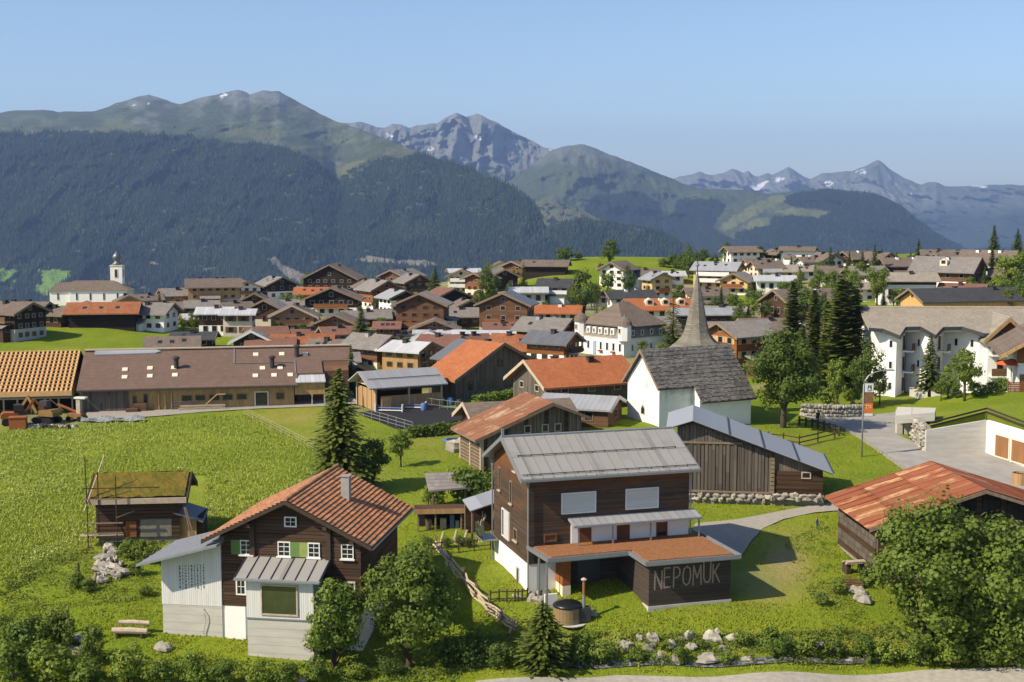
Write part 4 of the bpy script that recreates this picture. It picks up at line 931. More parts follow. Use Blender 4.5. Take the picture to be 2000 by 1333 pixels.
H('black barn gable behind the trees on the hill shoulder', 982, 570, 100, 46, 42, 28, 'roof_brown', 'wood_black', win=(1, 2, 2), chim=0, cat='barn', name='barn')
H('small white gable on the hill skyline', 978, 546, 96, 36, 34, 22, 'roof_brown', 'plaster_white', win=(1, 2, 2), chim=0)
H('brown roofed house left of the green knoll', 1012, 545, 58, 40, 36, 22, 'roof_brown', 'wood_brown', win=(2, 2, 2))
H('long dark barn at the foot of the green knoll', 1066, 541, -10, 36, 74, 20, 'roof_brown', 'wood_black', win=(0, 0, 0), chim=0, cat='barn', name='barn')
H('grey stone house with pale sheet roof below the knoll', 1032, 598, 0, 36, 58, 26, 'roof_tin_light', 'plaster_grey', win=(1, 3, 2), chim=0, pitch=18)
H('white house with dark roof and balcony below the knoll', 1088, 594, -14, 40, 58, 32, 'roof_dark', 'plaster_white', win=(2, 3, 2), balcony='ew')
H('tall red brown timber house with stone stair tower', 990, 652, 78, 86, 62, 54, 'roof_tin_dark', 'plaster_grey', 'wood_brown', .2, win=(3, 3, 3), chim=0, pitch=22)
H('brown tiled shed roof in front of the red brown timber house', 984, 662, 4, 36, 62, 20, 'roof_red', 'wood_brown', win=(1, 2, 1), chim=1, cat='shed', name='shed')
H('white house with bright orange roof in the village middle', 1088, 636, -6, 44, 76, 24, 'roof_orange', 'plaster_white', win=(1, 5, 2), chim=1, chm='plaster_white')
H('dark brown house with wide stone shingle roof beside the turreted hotel', 1068, 690, -30, 66, 86, 42, 'roof_greybrown', 'wood_dark', win=(2, 3, 3), chim=2, chm='chimney')
H('wooden house with blue grey roof and white ground floor', 1080, 712, -30, 58, 74, 40, 'roof_tin_dark', 'plaster_white', 'wood_red', .4, win=(2, 3, 3), chim=1)
H('long hall with whitish sheet roof in the village middle', 955, 672, 0, 30, 112, 18, 'roof_tin_light', 'plaster_cream', win=(1, 5, 2), chim=0, pitch=12)
H('low house with orange brown tiles left of the blue grey roof', 998, 690, -20, 42, 54, 20, 'roof_rust', 'wood_brown', win=(1, 2, 2))
H('brown tiled house behind the big dark grey barn roof', 908, 688, 20, 44, 72, 18, 'roof_red', 'wood_brown', win=(1, 3, 2), chim=2)
H('grey roofed hall right behind the chapel spire', 1368, 650, 4, 52, 96, 34, 'roof_tin', 'wood_dark', win=(1, 5, 2), chim=0, pitch=18)
H('warm brown chalet with shuttered windows right of the spire', 1448, 738, 34, 82, 104, 78, 'roof_greybrown', 'wood_red', win=(3, 4, 3), shut='wood_pine', chim=0, pitch=26, balcony='g')
H('long brown roofed building behind the slender conifers', 1590, 732, 8, 96, 210, 66, 'roof_brown', 'wood_dark', win=(2, 7, 3), chim=3, chm='plaster_white', barge='frame_white')
H('white three storey gabled house right of the knoll', 1207, 568, 64, 46, 62, 36, 'roof_brown', 'plaster_white', win=(3, 3, 3), chim=0)
H('low white annex beside the three storey gabled house', 1258, 563, 0, 32, 46, 24, 'roof_brown', 'plaster_white', win=(1, 3, 1), chim=1)
H('narrow yellow and white house with tall gable', 1283, 584, 112, 40, 38, 36, 'roof_tin', 'plaster_white', 'plaster_yellow', .2, win=(3, 2, 2), frame='frame_brown')
H('small house with pale roof behind the yellow and white house', 1310, 556, 4, 26, 40, 16, 'roof_tin_light', 'plaster_white', win=(1, 2, 1))
H('house with long orange roof and dormers left of the spire', 1292, 628, 8, 72, 122, 22, 'roof_orange', 'plaster_white', win=(1, 6, 3), chim=1, dormer=3, chm='plaster_white')
H('white house with dark roof and two chimneys behind the turreted hotel', 1228, 606, 14, 50, 80, 22, 'roof_dark', 'plaster_white', win=(1, 4, 2), chim=2, chm='plaster_white')
H('yellow house with broad grey roof right of the spire tip', 1402, 568, -24, 56, 74, 36, 'roof_tin', 'plaster_yellow', win=(3, 4, 3), balcony='ew', chim=1)
H('cream gable house below the broad grey roof', 1442, 578, 62, 50, 54, 26, 'roof_greybrown', 'plaster_white', 'plaster_yellow', .2, win=(2, 3, 3), frame='frame_brown', chim=0)
H('white house alone on the skyline meadow', 1447, 518, 14, 36, 54, 24, 'roof_brown', 'plaster_white', win=(2, 4, 2), chim=0)
H('white box shaped house on the skyline', 1558, 518, -20, 36, 54, 26, 'roof_brown', 'plaster_white', win=(1, 2, 2), pitch=14, chim=1)
H('dark gabled house left of the white box shaped house', 1519, 516, 118, 30, 32, 18, 'roof_brown', 'plaster_white', 'wood_black', .5, win=(1, 2, 2))
H('cream house with stacked balconies under a brown roof', 1495, 554, 14, 40, 46, 28, 'roof_brown', 'plaster_cream', win=(3, 3, 2), balcony='ew')
H('house with sand coloured roof on the right slope', 1523, 552, -6, 42, 50, 20, 'roof_beige', 'plaster_cream', win=(1, 3, 2), chim=0)
H('white house with pale grey skylight roof on the right slope', 1512, 574, -5, 38, 64, 24, 'roof_tin_light', 'plaster_white', win=(1, 4, 2), chim=1, pitch=20)
H('small house with light beige roof on the right slope', 1572, 546, 0, 30, 36, 16, 'roof_beige', 'plaster_white', win=(1, 2, 1), chim=1)
H('big brown roof sloping down behind the broad tree', 1575, 628, 22, 96, 130, 30, 'roof_brown', 'wood_dark', win=(1, 5, 4), chim=2, chm='plaster_white')
H('dark hut below the big brown roof', 1512, 622, 100, 36, 36, 22, 'roof_brown', 'wood_dark', win=(1, 1, 2), chim=0, cat='hut', name='hut')
H('white gable with dark roof left of the upper spruce row', 1612, 536, 112, 44, 44, 24, 'roof_brown', 'plaster_white', win=(2, 2, 3))
H('brown roofed house with white chimney near the skyline', 1672, 528, 28, 42, 54, 20, 'roof_brown', 'plaster_white', 'wood_dark', .5, win=(1, 3, 2), chm='plaster_white')
H('low brown roof beside the pointed skyline spruces', 1716, 530, 120, 44, 46, 20, 'roof_brown', 'plaster_cream', win=(1, 2, 3))
H('dark brown roofed house in the upper right village', 1768, 545, 6, 48, 84, 24, 'roof_brown', 'wood_dark', win=(1, 4, 2), chim=2, chm='plaster_white')
H('grey roofed house behind the dark brown roofed house', 1812, 532, -14, 36, 60, 18, 'roof_dark', 'wood_dark', win=(1, 3, 2))
H('chalet with broad grey roof, dormer and timber gable', 1850, 574, -34, 84, 104, 40, 'roof_greybrown', 'plaster_white', 'wood_brown', .5, win=(2, 4, 4), chim=1, chm='plaster_white', dormer=1, balcony='g')
H('long low house with pale shingle roof and white wall', 1768, 594, -3, 48, 94, 44, 'roof_beige', 'plaster_white', 'wood_dark', .8, win=(1, 4, 2), chim=1)
H('house with red brown tile roof below the broad grey chalet', 1880, 594, -30, 52, 70, 20, 'roof_red', 'wood_brown', win=(1, 3, 3), chim=1)
H('brown roofed apartment house with white balconies at upper right', 1930, 548, -32, 64, 86, 34, 'roof_brown', 'plaster_white', win=(3, 4, 3), chim=3, chm='plaster_white', balcony='gw')
H('big chalet with dark slate roof and light timber gable', 1898, 632, 14, 78, 240, 40, 'roof_dark', 'wood_pine', win=(1, 6, 2), chim=2)
H('house with brown roof between birch and pale shingle roof', 1690, 590, 8, 40, 60, 26, 'roof_beige', 'plaster_white', win=(2, 3, 2), chim=1, chm='plaster_white')
H('brown roofed hut among the trees right of the slender conifers', 1688, 640, -20, 40, 50, 20, 'roof_brown', 'wood_dark', win=(1, 2, 1), chim=0, cat='hut', name='hut')
H('small brown house left of the white gabled house', 352, 622, 12, 36, 46, 20, 'roof_brown', 'wood_brown', win=(1, 2, 2))
H('grey roofed shed beside the small tree on the left', 385, 640, 24, 28, 42, 16, 'roof_tin_light', 'wood_brown', win=(0, 0, 0), chim=0, cat='shed', name='shed')
H('small house with brown roof left of the dark spruce', 606, 672, 14, 34, 52, 16, 'roof_red', 'wood_brown', win=(1, 3, 1), chim=1)
H('grey roofed outbuilding behind the spruce by the farm', 712, 712, 6, 40, 52, 26, 'roof_greybrown', 'wood_brown', win=(1, 2, 1), chim=0)
H('low grey roof beside the dark spruce in the village', 715, 640, 10, 40, 76, 18, 'roof_greybrown', 'wood_brown', win=(1, 3, 2), chim=1)
H('grey hay barn between the farm and the pale roofed house', 690, 756, 110, 52, 52, 26, 'roof_tin', 'wood_weather', win=(0, 0, 0), chim=0, cat='barn', name='barn')
H('brown barn squeezed behind the orange tiled farmhouse', 1010, 742, 120, 70, 56, 26, 'roof_brown', 'wood_dark', win=(0, 0, 0), chim=0, cat='barn', name='barn')
# mid-ground farm buildings of the same make
H('orange tiled farmhouse with timber gable beside the grey seamed shed', 1120, 808, 26, 150, 200, 56, 'roof_orange', 'wood_brown', 'wood_weather', .3, win=(2, 3, 2), chim=2, pitch=27, group='farm buildings', frame='timber_pale', gw=False, barge='timber_pale')
H('wooden shed with grey seamed metal roof before the chapel', 1135, 838, -19, 108, 140, 36, 'roof_tin_warm2' if 'roof_tin_warm2' in M else 'roof_tin', 'wood_brown', win=(1, 2, 1), chim=0, pitch=17, group='farm buildings', cat='shed', name='shed', barge='metal_grey', ov=.5, frame='timber')
H('barn with dark brown shingle roof behind the rusty barn', 1010, 876, 18, 118, 196, 50, 'roof_brown', 'wood_dark', win=(0, 0, 0), chim=1, pitch=24, group='farm buildings', cat='barn', name='barn', barge='timber_pale', chm='chimney')
H('big barn with orange tiled slope and grey boarded gable', 950, 782, 133, 236, 84, 44, 'roof_orange', 'wood_grey', win=(1, 0, 4), chim=0, pitch=26, group='farm buildings', cat='barn', name='barn', frame='wood_weather', gw=True)
# ------------------------------------------------------------------ more of the packed village
X = [('brown roofed stable wedged between edge farmhouse and gabled barn', 110, 640, -20, 44, 56, 24, 'roof_brown', 'wood_dark', 100), ('small tawny gable peeping over the rusty barn roof', 250, 612, 112, 36, 40, 22, 'roof_brown', 'wood_tan', 95),
 ('dim brown cottage behind the patched tin roof', 322, 626, 20, 36, 48, 22, 'roof_brown', 'wood_brown', 2), ('dark cottage under the tan guesthouse', 395, 622, 10, 34, 50, 22, 'roof_greybrown', 'wood_black', 3), ('brown barn below the white gabled house with red roof', 500, 612, 95, 52, 44, 22, 'roof_brown', 'wood_dark', 3),
 ('low grey roofed workshop below the white and black chalet', 556, 616, 6, 34, 62, 18, 'roof_greybrown', 'wood_brown', 3), ('pale walled cottage left of the white shop front chalet', 598, 640, 102, 38, 36, 24, 'roof_greybrown', 'plaster_cream', 3), ('long reddish shed left of the long rusty shed', 530, 692, 6, 40, 74, 16, 'roof_red', 'wood_brown', 0),
 ('brown house corner above the farm ridge end', 640, 706, -18, 44, 52, 24, 'roof_brown', 'wood_brown', 2), ('grey barn roof at the end of the farm building', 660, 728, 12, 42, 60, 22, 'roof_greybrown', 'wood_grey', 0), ('dark chalet behind the orange wood house', 720, 590, 105, 46, 44, 28, 'roof_brown', 'wood_black', 3),
 ('brown shed left of the tall weathered house', 770, 636, 15, 34, 46, 20, 'roof_brown', 'wood_brown', 2), ('roof of slabs below the black orange barn', 905, 640, 8, 40, 62, 22, 'roof_greybrown', 'wood_brown', 2), ('dark cottage between tall weathered and tall red brown house', 910, 622, 112, 40, 38, 22, 'roof_brown', 'wood_dark', 2),
 ('brown tile roofed house behind the pale roofed house', 862, 700, -24, 48, 64, 26, 'roof_red', 'wood_brown', 2), ('rust coloured roof right of the dark barn roof', 1020, 706, -24, 44, 52, 22, 'roof_rust', 'wood_dark', 2), ('white plastered cottage right of the orange roofed white house', 1150, 668, -14, 40, 48, 28, 'roof_greybrown', 'plaster_white', 2),
 ('grey shingled roof between dormers and turreted hotel', 1262, 664, 12, 56, 90, 26, 'roof_greybrown', 'plaster_cream', 2), ('brown chalet roof left of the larch by the spire', 1288, 686, 30, 48, 56, 30, 'roof_brown', 'wood_brown', 2), ('brown house under the yellow house with broad grey roof', 1378, 604, 6, 46, 66, 26, 'roof_brown', 'plaster_white', 3),
 ('shingled chalet between spire and cream gable house', 1412, 646, -18, 48, 70, 28, 'roof_greybrown', 'wood_brown', 2), ('broad brown roof above the warm brown chalet', 1500, 672, 10, 60, 96, 26, 'roof_brown', 'wood_dark', 2), ('brown roof behind the skyline meadow white house', 1480, 540, 20, 34, 48, 20, 'roof_brown', 'plaster_cream', 2),
 ('white chimney house between the skyline whites', 1588, 536, 14, 34, 48, 22, 'roof_brown', 'plaster_white', 2), ('grey brown roof below the white gable by the spruces', 1640, 560, -10, 46, 70, 24, 'roof_brown', 'plaster_white', 3), ('wide brown roof between slim spruce and long low house', 1690, 562, 16, 44, 64, 24, 'roof_greybrown', 'wood_brown', 2),
 ('brown roof on the skyline left of the highest spruce', 1862, 530, 12, 40, 66, 20, 'roof_brown', 'wood_dark', 2), ('small roof on the skyline between conifer and grey roof', 1830, 516, -12, 34, 50, 16, 'roof_brown', 'plaster_white', 2), ('brown roof squeezed under the upper right apartment house', 1970, 566, -20, 44, 60, 24, 'roof_brown', 'wood_brown', 2),
 ('brown eaves above the long low pale shingle house', 1742, 566, 10, 40, 60, 18, 'roof_brown', 'wood_brown', 2), ('dark stable left of the big brown roof', 1545, 604, 12, 36, 52, 18, 'roof_brown', 'wood_dark', 0), ('stone grey cottage at the foot of the knoll meadow', 1165, 600, -8, 32, 44, 20, 'roof_greybrown', 'plaster_grey', 2)]
for lb, px, py, rot, W, L, h, ro, wa, nw in X:
    n = 0 if nw == 0 else 2
    house(lb, px, py, rot, W, L, h, ro, wa, win=((2 if h > 27 else 1) if n else 0, 3 if n else 0, 3 if n else 0), chim=1 if n else 0)
# ------------------------------------------------------------------ tile house with white wing (front left)
p = gp(571, 1258); T = thing('tile_house', 'old timber house with rusty tile roof and white clad additions', 'house', tuple(p), R(-9))
Lh = 9.8; hw = 4.8; hh = 7.35; tn = .495
box(-hw, hw, 0, Lh, -2.5, 2.4).build('plaster_wall', 'plaster_white', T)
MB().prism([(-hw, 2.4), (hw, 2.4), (hw, hh), (0, hh + hw * tn), (-hw, hh)], 'y', 0, Lh).build('log_wall', 'wood_house', T)
for k in range(14):                                                             # the logs of the front stand proud one by one
    z0 = 2.42 + k * .36; z1 = z0 + .33; xx = hw if z1 < hh else hw - (z1 - hh) / tn
    if xx > .6: MB().box(-xx + .02, xx - .02, -.05 - .02 * (k % 2), -.004, z0, z1).build('log', 'wood_house', T)
for x in (-2.6, 2.6):
    MB().box(x - .18, x + .18, -.22, -.075, 2.4, 7.3 + (hw - 2.6) * tn).build('log_end', 'timber_dark', T)
hb = 5.75; ze = hh - (hb - hw) * tn; zr = hh + hw * tn; th = .16
roof = MB().prism([(-hb, ze), (0, zr), (hb, ze), (hb, ze + th), (0, zr + th), (-hb, ze + th)], 'y', -1.0, Lh + .8).build('roof', 'timber_dark', T)
t = NT('tile_old', .85, .15); v = t.obj(); x, y, z = t.sep(v)[:3]
rn = t.white(t.comb(t.math('FLOOR', t.math('DIVIDE', y, .27)), 1.0, t.math('MULTIPLY', t.rnd(), 50.0)))
c = t.mix(rn, (.26, .10, .048), (.48, .22, .11)); c = t.mix(t.math('MULTIPLY', t.ramp(t.noise(v, .8, 6, .7), .45, .68), .65), c, (.14, .12, .08))
c = t.mix(t.math('MULTIPLY', t.ramp(t.noise(v, 3., 4, .7), .5, .72), .6), c, (.32, .27, .16)); t.color(c); t.bump(t.noise(v, 12, 4), .4, .03)
def tile_course(x0, x1, side, y0=-1.02, y1=Lh + .82, nt=44):
    """one course of tiles from x0 (upper) to x1 (lower edge); every tile has its roll"""
    vs = []; fs = []; n = nt * 3
    for k in range(n + 1):
        y = y0 + (y1 - y0) * k / n; wv = (.045, .0, .02)[k % 3] * (1 + .25 * math.sin(k * 1.7)) + rng.uniform(-.006, .006)
        za = zr + th - x0 * tn + .005 + wv * .5; zb = zr + th - x1 * tn + .09 + wv
        vs += [(side * x0, y, za), (side * x1, y, zb), (side * x1, y, zb - .09)]
    for k in range(n):
        a = k * 3; b = a + 3
        fs += [(a, a + 1, b + 1, b), (a + 1, a + 2, b + 2, b + 1), (a + 2, a, b, b + 2)]
    return MB().add(vs, fs)
nC = 20
for side in (1, -1):
    for k in range(nC):
        tile_course(k * hb / nC, (k + 1) * hb / nC + .03, side).build('tile_course', 'tile_old', roof)
for k in range(40):
    y = -1.0 + k * .305
    MB().lathe([(.13, 0), (.11, .3)], 8).build('ridge_tile', 'tile_old', roof, (0, y, zr + th + .03), 0).rotation_euler = (R(-90), 0, 0)
for sx in (-1, 1):
    MB().add([(0, -1.1, zr - .06), (sx * (hb + .03), -1.1, ze - .06), (sx * (hb + .03), -1.1, ze + .2), (0, -1.1, zr + .2), (0, -1.02, zr - .06), (sx * (hb + .03), -1.02, ze - .06), (sx * (hb + .03), -1.02, ze + .2), (0, -1.02, zr + .2)],
             [(0, 1, 2, 3), (4, 7, 6, 5), (0, 4, 5, 1), (3, 2, 6, 7), (1, 5, 6, 2), (0, 3, 7, 4)]).build('bargeboard', 'timber_dark', T)
    MB().bar((sx * (hb + .05), -1.0, ze + .03), (sx * (hb + .05), Lh + .8, ze + .03), .13).build('gutter', 'metal_grey', T)
for x, z in ((-4.4, 7.15), (-2.6, 8.0), (2.6, 8.0), (4.4, 7.15)): MB().box(x - .14, x + .14, -.95, .3, z, z + .26).build('purlin', 'timber_dark', T)
ch = MB().box(2.0, 2.58, 5.0, 5.58, zr - 1.6, zr + .6).build('chimney', 'chimney', roof); MB().box(1.94, 2.64, 4.94, 5.64, zr + .601, zr + .68).build('cap', 'stone', ch)
for x, z, w, h in ((-3.02, 5.95, .86, 1.0), (-.42, 5.95, .86, 1.0), (1.62, 5.95, .82, 1.0), (3.9, 5.95, .84, 1.0)): window(T, x, -.075, z, 0, w, h, bars=2, sill='frame_white', ft=.07)
window(T, .05, -.075, 7.95, 0, .85, .7, bars=1); window(T, 4.0, -.075, 3.5, 0, .8, .95, bars=2); window(T, -3.45, -.075, 3.2, 0, .7, 1.15, bars=1)
for x, m_ in ((-3.78, 'shutter_green'), (.32, 'shutter_green'), (.93, 'shutter_pale_green')):
    tag(link('shutter', box_mesh(-.3, .3, -.13, -.08, 0, .98, m_, 'shutter'), T, (x, 0, 5.96)), 'dark green board shutter' if m_ == 'shutter_green' else 'pale green board shutter')
# left wing
box(-9.0, -4.81, -.1, 4.6, -2.5, 2.32).build('concrete_base', 'concrete', T)
MB().prism([(-9.03, 2.34), (-4.81, 2.34), (-4.81, 6.62), (-9.03, 5.44)], 'y', -.12, 4.6).build('clad_wall', 'cladding_white', T)
wr = MB().prism([(-10.2, 5.2), (-4.55, 6.77), (-4.55, 6.9), (-10.2, 5.33)], 'y', -1.5, 4.9).build('wing_roof', 'metal_grey', T)
for k in range(7):
    y = -1.4 + k * 1.03; MB().bar((-10.2, y, 5.36), (-4.6, y, 6.92), .04, .05).build('seam', 'metal_grey', wr)
for k in range(9):                                                              # writing-like columns of slits in the cladding
    m = MB(); x = -7.72 + k * .21; z = 5.02 + .02 * k
    while z > 3.5:
        q = rng.uniform(.04, .16); m.box(x - (.035 if k % 2 == 0 else .018), x + (.035 if k % 2 == 0 else .018), -.14, -.121, z - q, z); z -= q + rng.uniform(.03, .12)
    tag(m.build('slit_column', 'metal_dark', T), kind='stuff')
MB().tube([(-6.1, -.14, 2.15), (-6.0, -.3, 1.9), (-5.9, -.25, 1.4), (-6.1, -.22, .6), (-6.0, -.25, -.3)], .03, 5).build('garden_hose', 'timber_pale', T)
MB().box(-4.6, -3.2, -.09, -.004, -1.0, 2.38).build('cellar_door', 'plaster_white', T)
# bay with the large window
by0 = -2.1; bx = .75
box(-3.05 + bx, 1.4 + bx, by0, -.08, -3.0, 2.3).build('bay_base', 'concrete', T)
box(-3.12 + bx, 1.47 + bx, by0 - .07, -.08, 2.3, 2.39).build('drip_ledge', 'metal_grey', T)
box(-3.08 + bx, 1.43 + bx, by0 - .04, -.08, 2.39, 4.95).build('bay_wall', 'cladding_white', T)
br = MB().prism([(by0 - .45, 4.95), (-.08, 5.75), (-.08, 5.87), (by0 - .45, 5.07)], 'x', -3.75 + bx, 2.0 + bx).build('bay_roof', 'metal_grey', T)
for k in range(8):
    x = -3.72 + bx + k * .812
    MB().bar((x, by0 - .43, 5.11), (x, -.08, 5.9), .045, .08).build('seam', 'metal_dark', br)
    if k < 7: MB().add([(x + .03, by0 - .44, 5.083), (x + .78, by0 - .44, 5.083), (x + .78, -.09, 5.882), (x + .03, -.09, 5.882), (x + .03, by0 - .44, 5.075), (x + .78, by0 - .44, 5.075), (x + .78, -.09, 5.873), (x + .03, -.09, 5.873)], [(0, 1, 2, 3), (7, 6, 5, 4), (0, 4, 5, 1), (2, 6, 7, 3), (1, 5, 6, 2), (3, 7, 4, 0)]).build('roof_panel', 'roof_tin_warm', br)
window(T, -.85 + bx, by0 - .05, 2.6, 0, 2.5, 2.05, 'timber_pale', 'pane_reflect', ft=.1)
MB().bar((-3.75 + bx, by0 - .5, 4.98), (2.0 + bx, by0 - .5, 4.98), .1).build('gutter', 'metal_grey', T)

# ------------------------------------------------------------------ large timber house with the painted name
p = gp(1033, 1160); N = thing('timber_house', 'tall timber house with grey seamed roof and the name NEPOMUK on its annex', 'house', (p.x, p.y, 0.0), R(17))
LX = 12.0; WY = 8.5; H3 = 8.8; tn = .45
box(0, LX, 0, WY, -2.0, 2.6).build('plaster_base', 'plaster_white', N)
MB().prism([(-.04, 2.6), (WY + .04, 2.6), (WY + .04, H3), (WY / 2, H3 + WY / 2 * tn), (-.04, H3)], 'x', -.05, LX + .05).build('timber_wall', 'siding', N)
ov = .62; zr = H3 + WY / 2 * tn; ze = H3 - ov * tn; th = .2
nr_ = MB().prism([(-ov, ze), (WY / 2, zr), (WY + ov, ze), (WY + ov, ze + th), (WY / 2, zr + th), (-ov, ze + th)], 'x', -.75, LX + .6).build('roof', 'metal_grey', N)
pw = (LX + 1.35) / 17
sl_ = math.hypot(WY / 2 + ov, (WY / 2 + ov) * tn)
def on_slope(x, u, lift, side=-1):
    """u metres up from the eave along the front (-1) or back (1) slope"""
    k = u / sl_; y = -ov + (WY / 2 + ov) * k if side < 0 else WY + ov - (WY / 2 + ov) * k
    return (x, y, ze + th + (zr - ze) * k + lift)
for side in (-1, 1):
    for i in range(17):
        x0 = -.75 + i * pw + .03; x1 = x0 + pw - .06
        for j in range(2 if side < 0 else 1):
            u0 = sl_ * .5 * j + .02 if side < 0 else .02; u1 = sl_ * .5 * (j + 1) - .02 if side < 0 else sl_ - .02
            a = [on_slope(x, u, l, side) for l in (.004, .018 + .004 * ((i + j) % 3)) for x, u in ((x0, u0), (x1, u0), (x1, u1), (x0, u1))]
            MB().add(a, [(3, 2, 1, 0), (4, 5, 6, 7), (0, 1, 5, 4), (1, 2, 6, 5), (2, 3, 7, 6), (3, 0, 4, 7)]).build('roof_panel', 'roof_tin_warm', nr_)
        MB().bar(on_slope(x0 - .03, 0, .03, side), on_slope(x0 - .03, sl_, .03, side), .035, .07).build('seam', 'roof_tin_warm', nr_)
MB().bar((-.78, WY / 2, zr + th + .02), (LX + .62, WY / 2, zr + th + .02), .32, .1).build('ridge_cap', 'metal_grey', nr_)
for u in (.35, sl_ * .5):
    MB().bar(on_slope(-.3 if u > 1 else -.6, u, .13), on_slope(LX - .2 if u > 1 else LX + .5, u, .13), .05).build('snow_guard', 'metal_dark', nr_)
    for k in range(14):
        x = -.2 + k * .92; MB().bar(on_slope(x, u, .02), on_slope(x, u, .16), .05).build('snow_guard_hook', 'metal_dark', nr_)
for sx, xx in ((-1, -.80), (1, LX + .605)):
    MB().prism([(-ov - .03, ze - .08), (WY / 2, zr - .08), (WY + ov + .03, ze - .08), (WY + ov + .03, ze + th + .04), (WY / 2, zr + th + .04), (-ov - .03, ze + th + .04)], 'x', xx, xx + .045).build('bargeboard', 'metal_grey', N)
for yy in (-ov - .09, WY + ov + .09): MB().bar((-.75, yy, ze + .1), (LX + .6, yy, ze + .1), .16, .16).build('gutter', 'metal_grey', N)
MB().box(-.72, -.55, WY / 2 - .09, WY / 2 + .09, zr + th, zr + th + .55).build('finial', 'metal_grey', N)
for xx, yy, zb in ((-.12, -.18, .2), (-.12, WY + .2, .3), (LX + .12, -.16, 3.4)):
    MB().tube([(xx, yy * 2 if yy < 0 else yy + .3, ze + .08), (xx, yy, ze - .5), (xx, yy, zb)], .06, 7).build('downpipe', 'metal_grey', N)
# shutters and windows: front (x, z from photograph), gable end
for x, w in ((3.62, 2.45), (8.4, 2.4)):
    b = link('roller_blind', box_mesh(-w / 2, w / 2, -.06, .0, 0, 1.38, 'blind', 'roller_blind'), N, (x, -.05, 6.05))
    link('blind_frame', ring_mesh(w + .12, 1.5, .07, -.1, .02, 'frame_white'), b, (0, 0, -.06))
window(N, 1.55, -.05, 4.1, 0, .95, .55, 'frame_brown', 'door_brown')
for y, z, w, h, pn in ((3.05, 8.55, .7, 1.0, 'glass'), (6.9, 6.4, .55, 1.75, 'glass'), (4.0, 6.0, .6, 1.7, 'glass'), (2.9, 3.55, .9, .9, 'glass')):
    window(N, -.05, y, z, R(-90), w, h, 'timber', pn, sill='timber_pale')
window(N, -.05, 5.35, 3.15, R(-90), 1.9, 2.1, 'frame_white', 'glass'); link('sliding_shutter', box_mesh(-.62, .62, -.1, -.05, 0, 2.1, 'blind', 'sliding_shutter'), N, (-.055, 5.05, 3.15), R(-90))
window(N, 0, 2.5, .55, R(-90), .6, 1.2, 'plaster_grey', 'glass')
# first floor loggia: white wall, doors, canopy
box(3.05, LX - .02, -.16, -.055, 3.85, 5.3).build('loggia_wall', 'plaster_white', N)
for x in (4.05, 6.95): link('door', box_mesh(-.48, .48, -.06, 0, 0, 1.45, 'door_brown', 'door'), N, (x, -.162, 3.88))
window(N, 9.9, -.162, 3.9, 0, .85, 1.25, 'frame_brown')
MB().prism([(-1.35, 5.3), (-.06, 5.6), (-.06, 5.73), (-1.35, 5.43)], 'x', 2.8, LX + .45).build('canopy_roof', 'roof_tin', N)
MB().bar((2.8, -1.42, 5.35), (LX + .45, -1.42, 5.35), .13).build('gutter', 'metal_grey', N)
for x in (3.2, 5.75, 8.6, LX + .3): MB().box(x - .05, x + .05, -1.3, -1.2, 3.85, 5.3).build('post', 'metal_grey', N)
# flat roofed annex with the sedum roof
def flat(poly, z0, z1): return MB().prism(poly, 'z', z0, z1)
A1 = [(-.25, .0), (-.25, -3.6), (5.9, -3.6), (5.9, -7.5), (13.1, -7.5), (13.1, -1.5), (LX + .06, -.06), (0, -.06)]
flat([(-.1, -.06), (.2, -3.7), (6.1, -3.5), (6.1, -6.4), (12.9, -6.5), (12.9, -.06)], 3.62, 3.84).build('flat_roof', 'metal_grey', N)
flat([(.25, -.4), (.5, -3.4), (6.4, -3.2), (6.4, -6.1), (12.6, -6.2), (12.6, -.4)], 3.841, 3.96).build('sedum_bed', 'sedum', N)
for a, b in (((.1, -3.76), (6.1, -3.55)), ((6.05, -3.6), (6.05, -6.4)), ((6.0, -6.46), (12.95, -6.56)), ((12.96, -6.5), (12.96, -.1)), ((-.16, -.1), (.14, -3.7))):
    MB().bar((a[0], a[1], 3.84), (b[0], b[1], 3.84), .12, .28).build('roof_edge', 'metal_grey', N)
AX0, AX1, AY = 6.5, 12.5, -5.95
flat([(AX0, -.08), (AX0, AY), (AX1, AY), (AX1, -.08)], .75, 3.618).build('annex_wall', 'siding_dark', N)
flat([(AX0 - .06, -.02), (AX0 - .06, AY - .06), (AX1 + .06, AY - .06), (AX1 + .06, -.02)], -2.0, .75).build('annex_plinth', 'concrete', N)
# the painted name: seven letters of chalky strokes
LET = {'N': [[(0, 0), (.02, 1)], [(.02, 1), (.5, .02)], [(.5, .02), (.52, 1)]], 'E': [[(0, 0), (.02, 1)], [(.02, 1), (.45, 1)], [(.01, .52), (.4, .53)], [(0, 0), (.47, .02)]],
       'P': [[(0, 0), (.02, 1)], [(.02, 1), (.32, .98)], [(.32, .98), (.46, .85)], [(.46, .85), (.44, .62)], [(.44, .62), (.3, .5)], [(.3, .5), (.01, .47)]],
       'O': [[(.25, 0), (.05, .15)], [(.05, .15), (0, .5)], [(0, .5), (.08, .88)], [(.08, .88), (.3, 1)], [(.3, 1), (.52, .88)], [(.52, .88), (.56, .5)], [(.56, .5), (.48, .13)], [(.48, .13), (.25, 0)]],
       'M': [[(0, 0), (.04, 1)], [(.04, 1), (.3, .35)], [(.3, .35), (.56, 1)], [(.56, 1), (.6, 0)]], 'U': [[(0, 1), (.02, .2)], [(.02, .2), (.15, .02)], [(.15, .02), (.36, .02)], [(.36, .02), (.5, .2)], [(.5, .2), (.52, 1)]],
       'K': [[(0, 0), (.02, 1)], [(.46, 1), (.02, .45)], [(.14, .58), (.5, 0)]]}
x = AX0 + .42
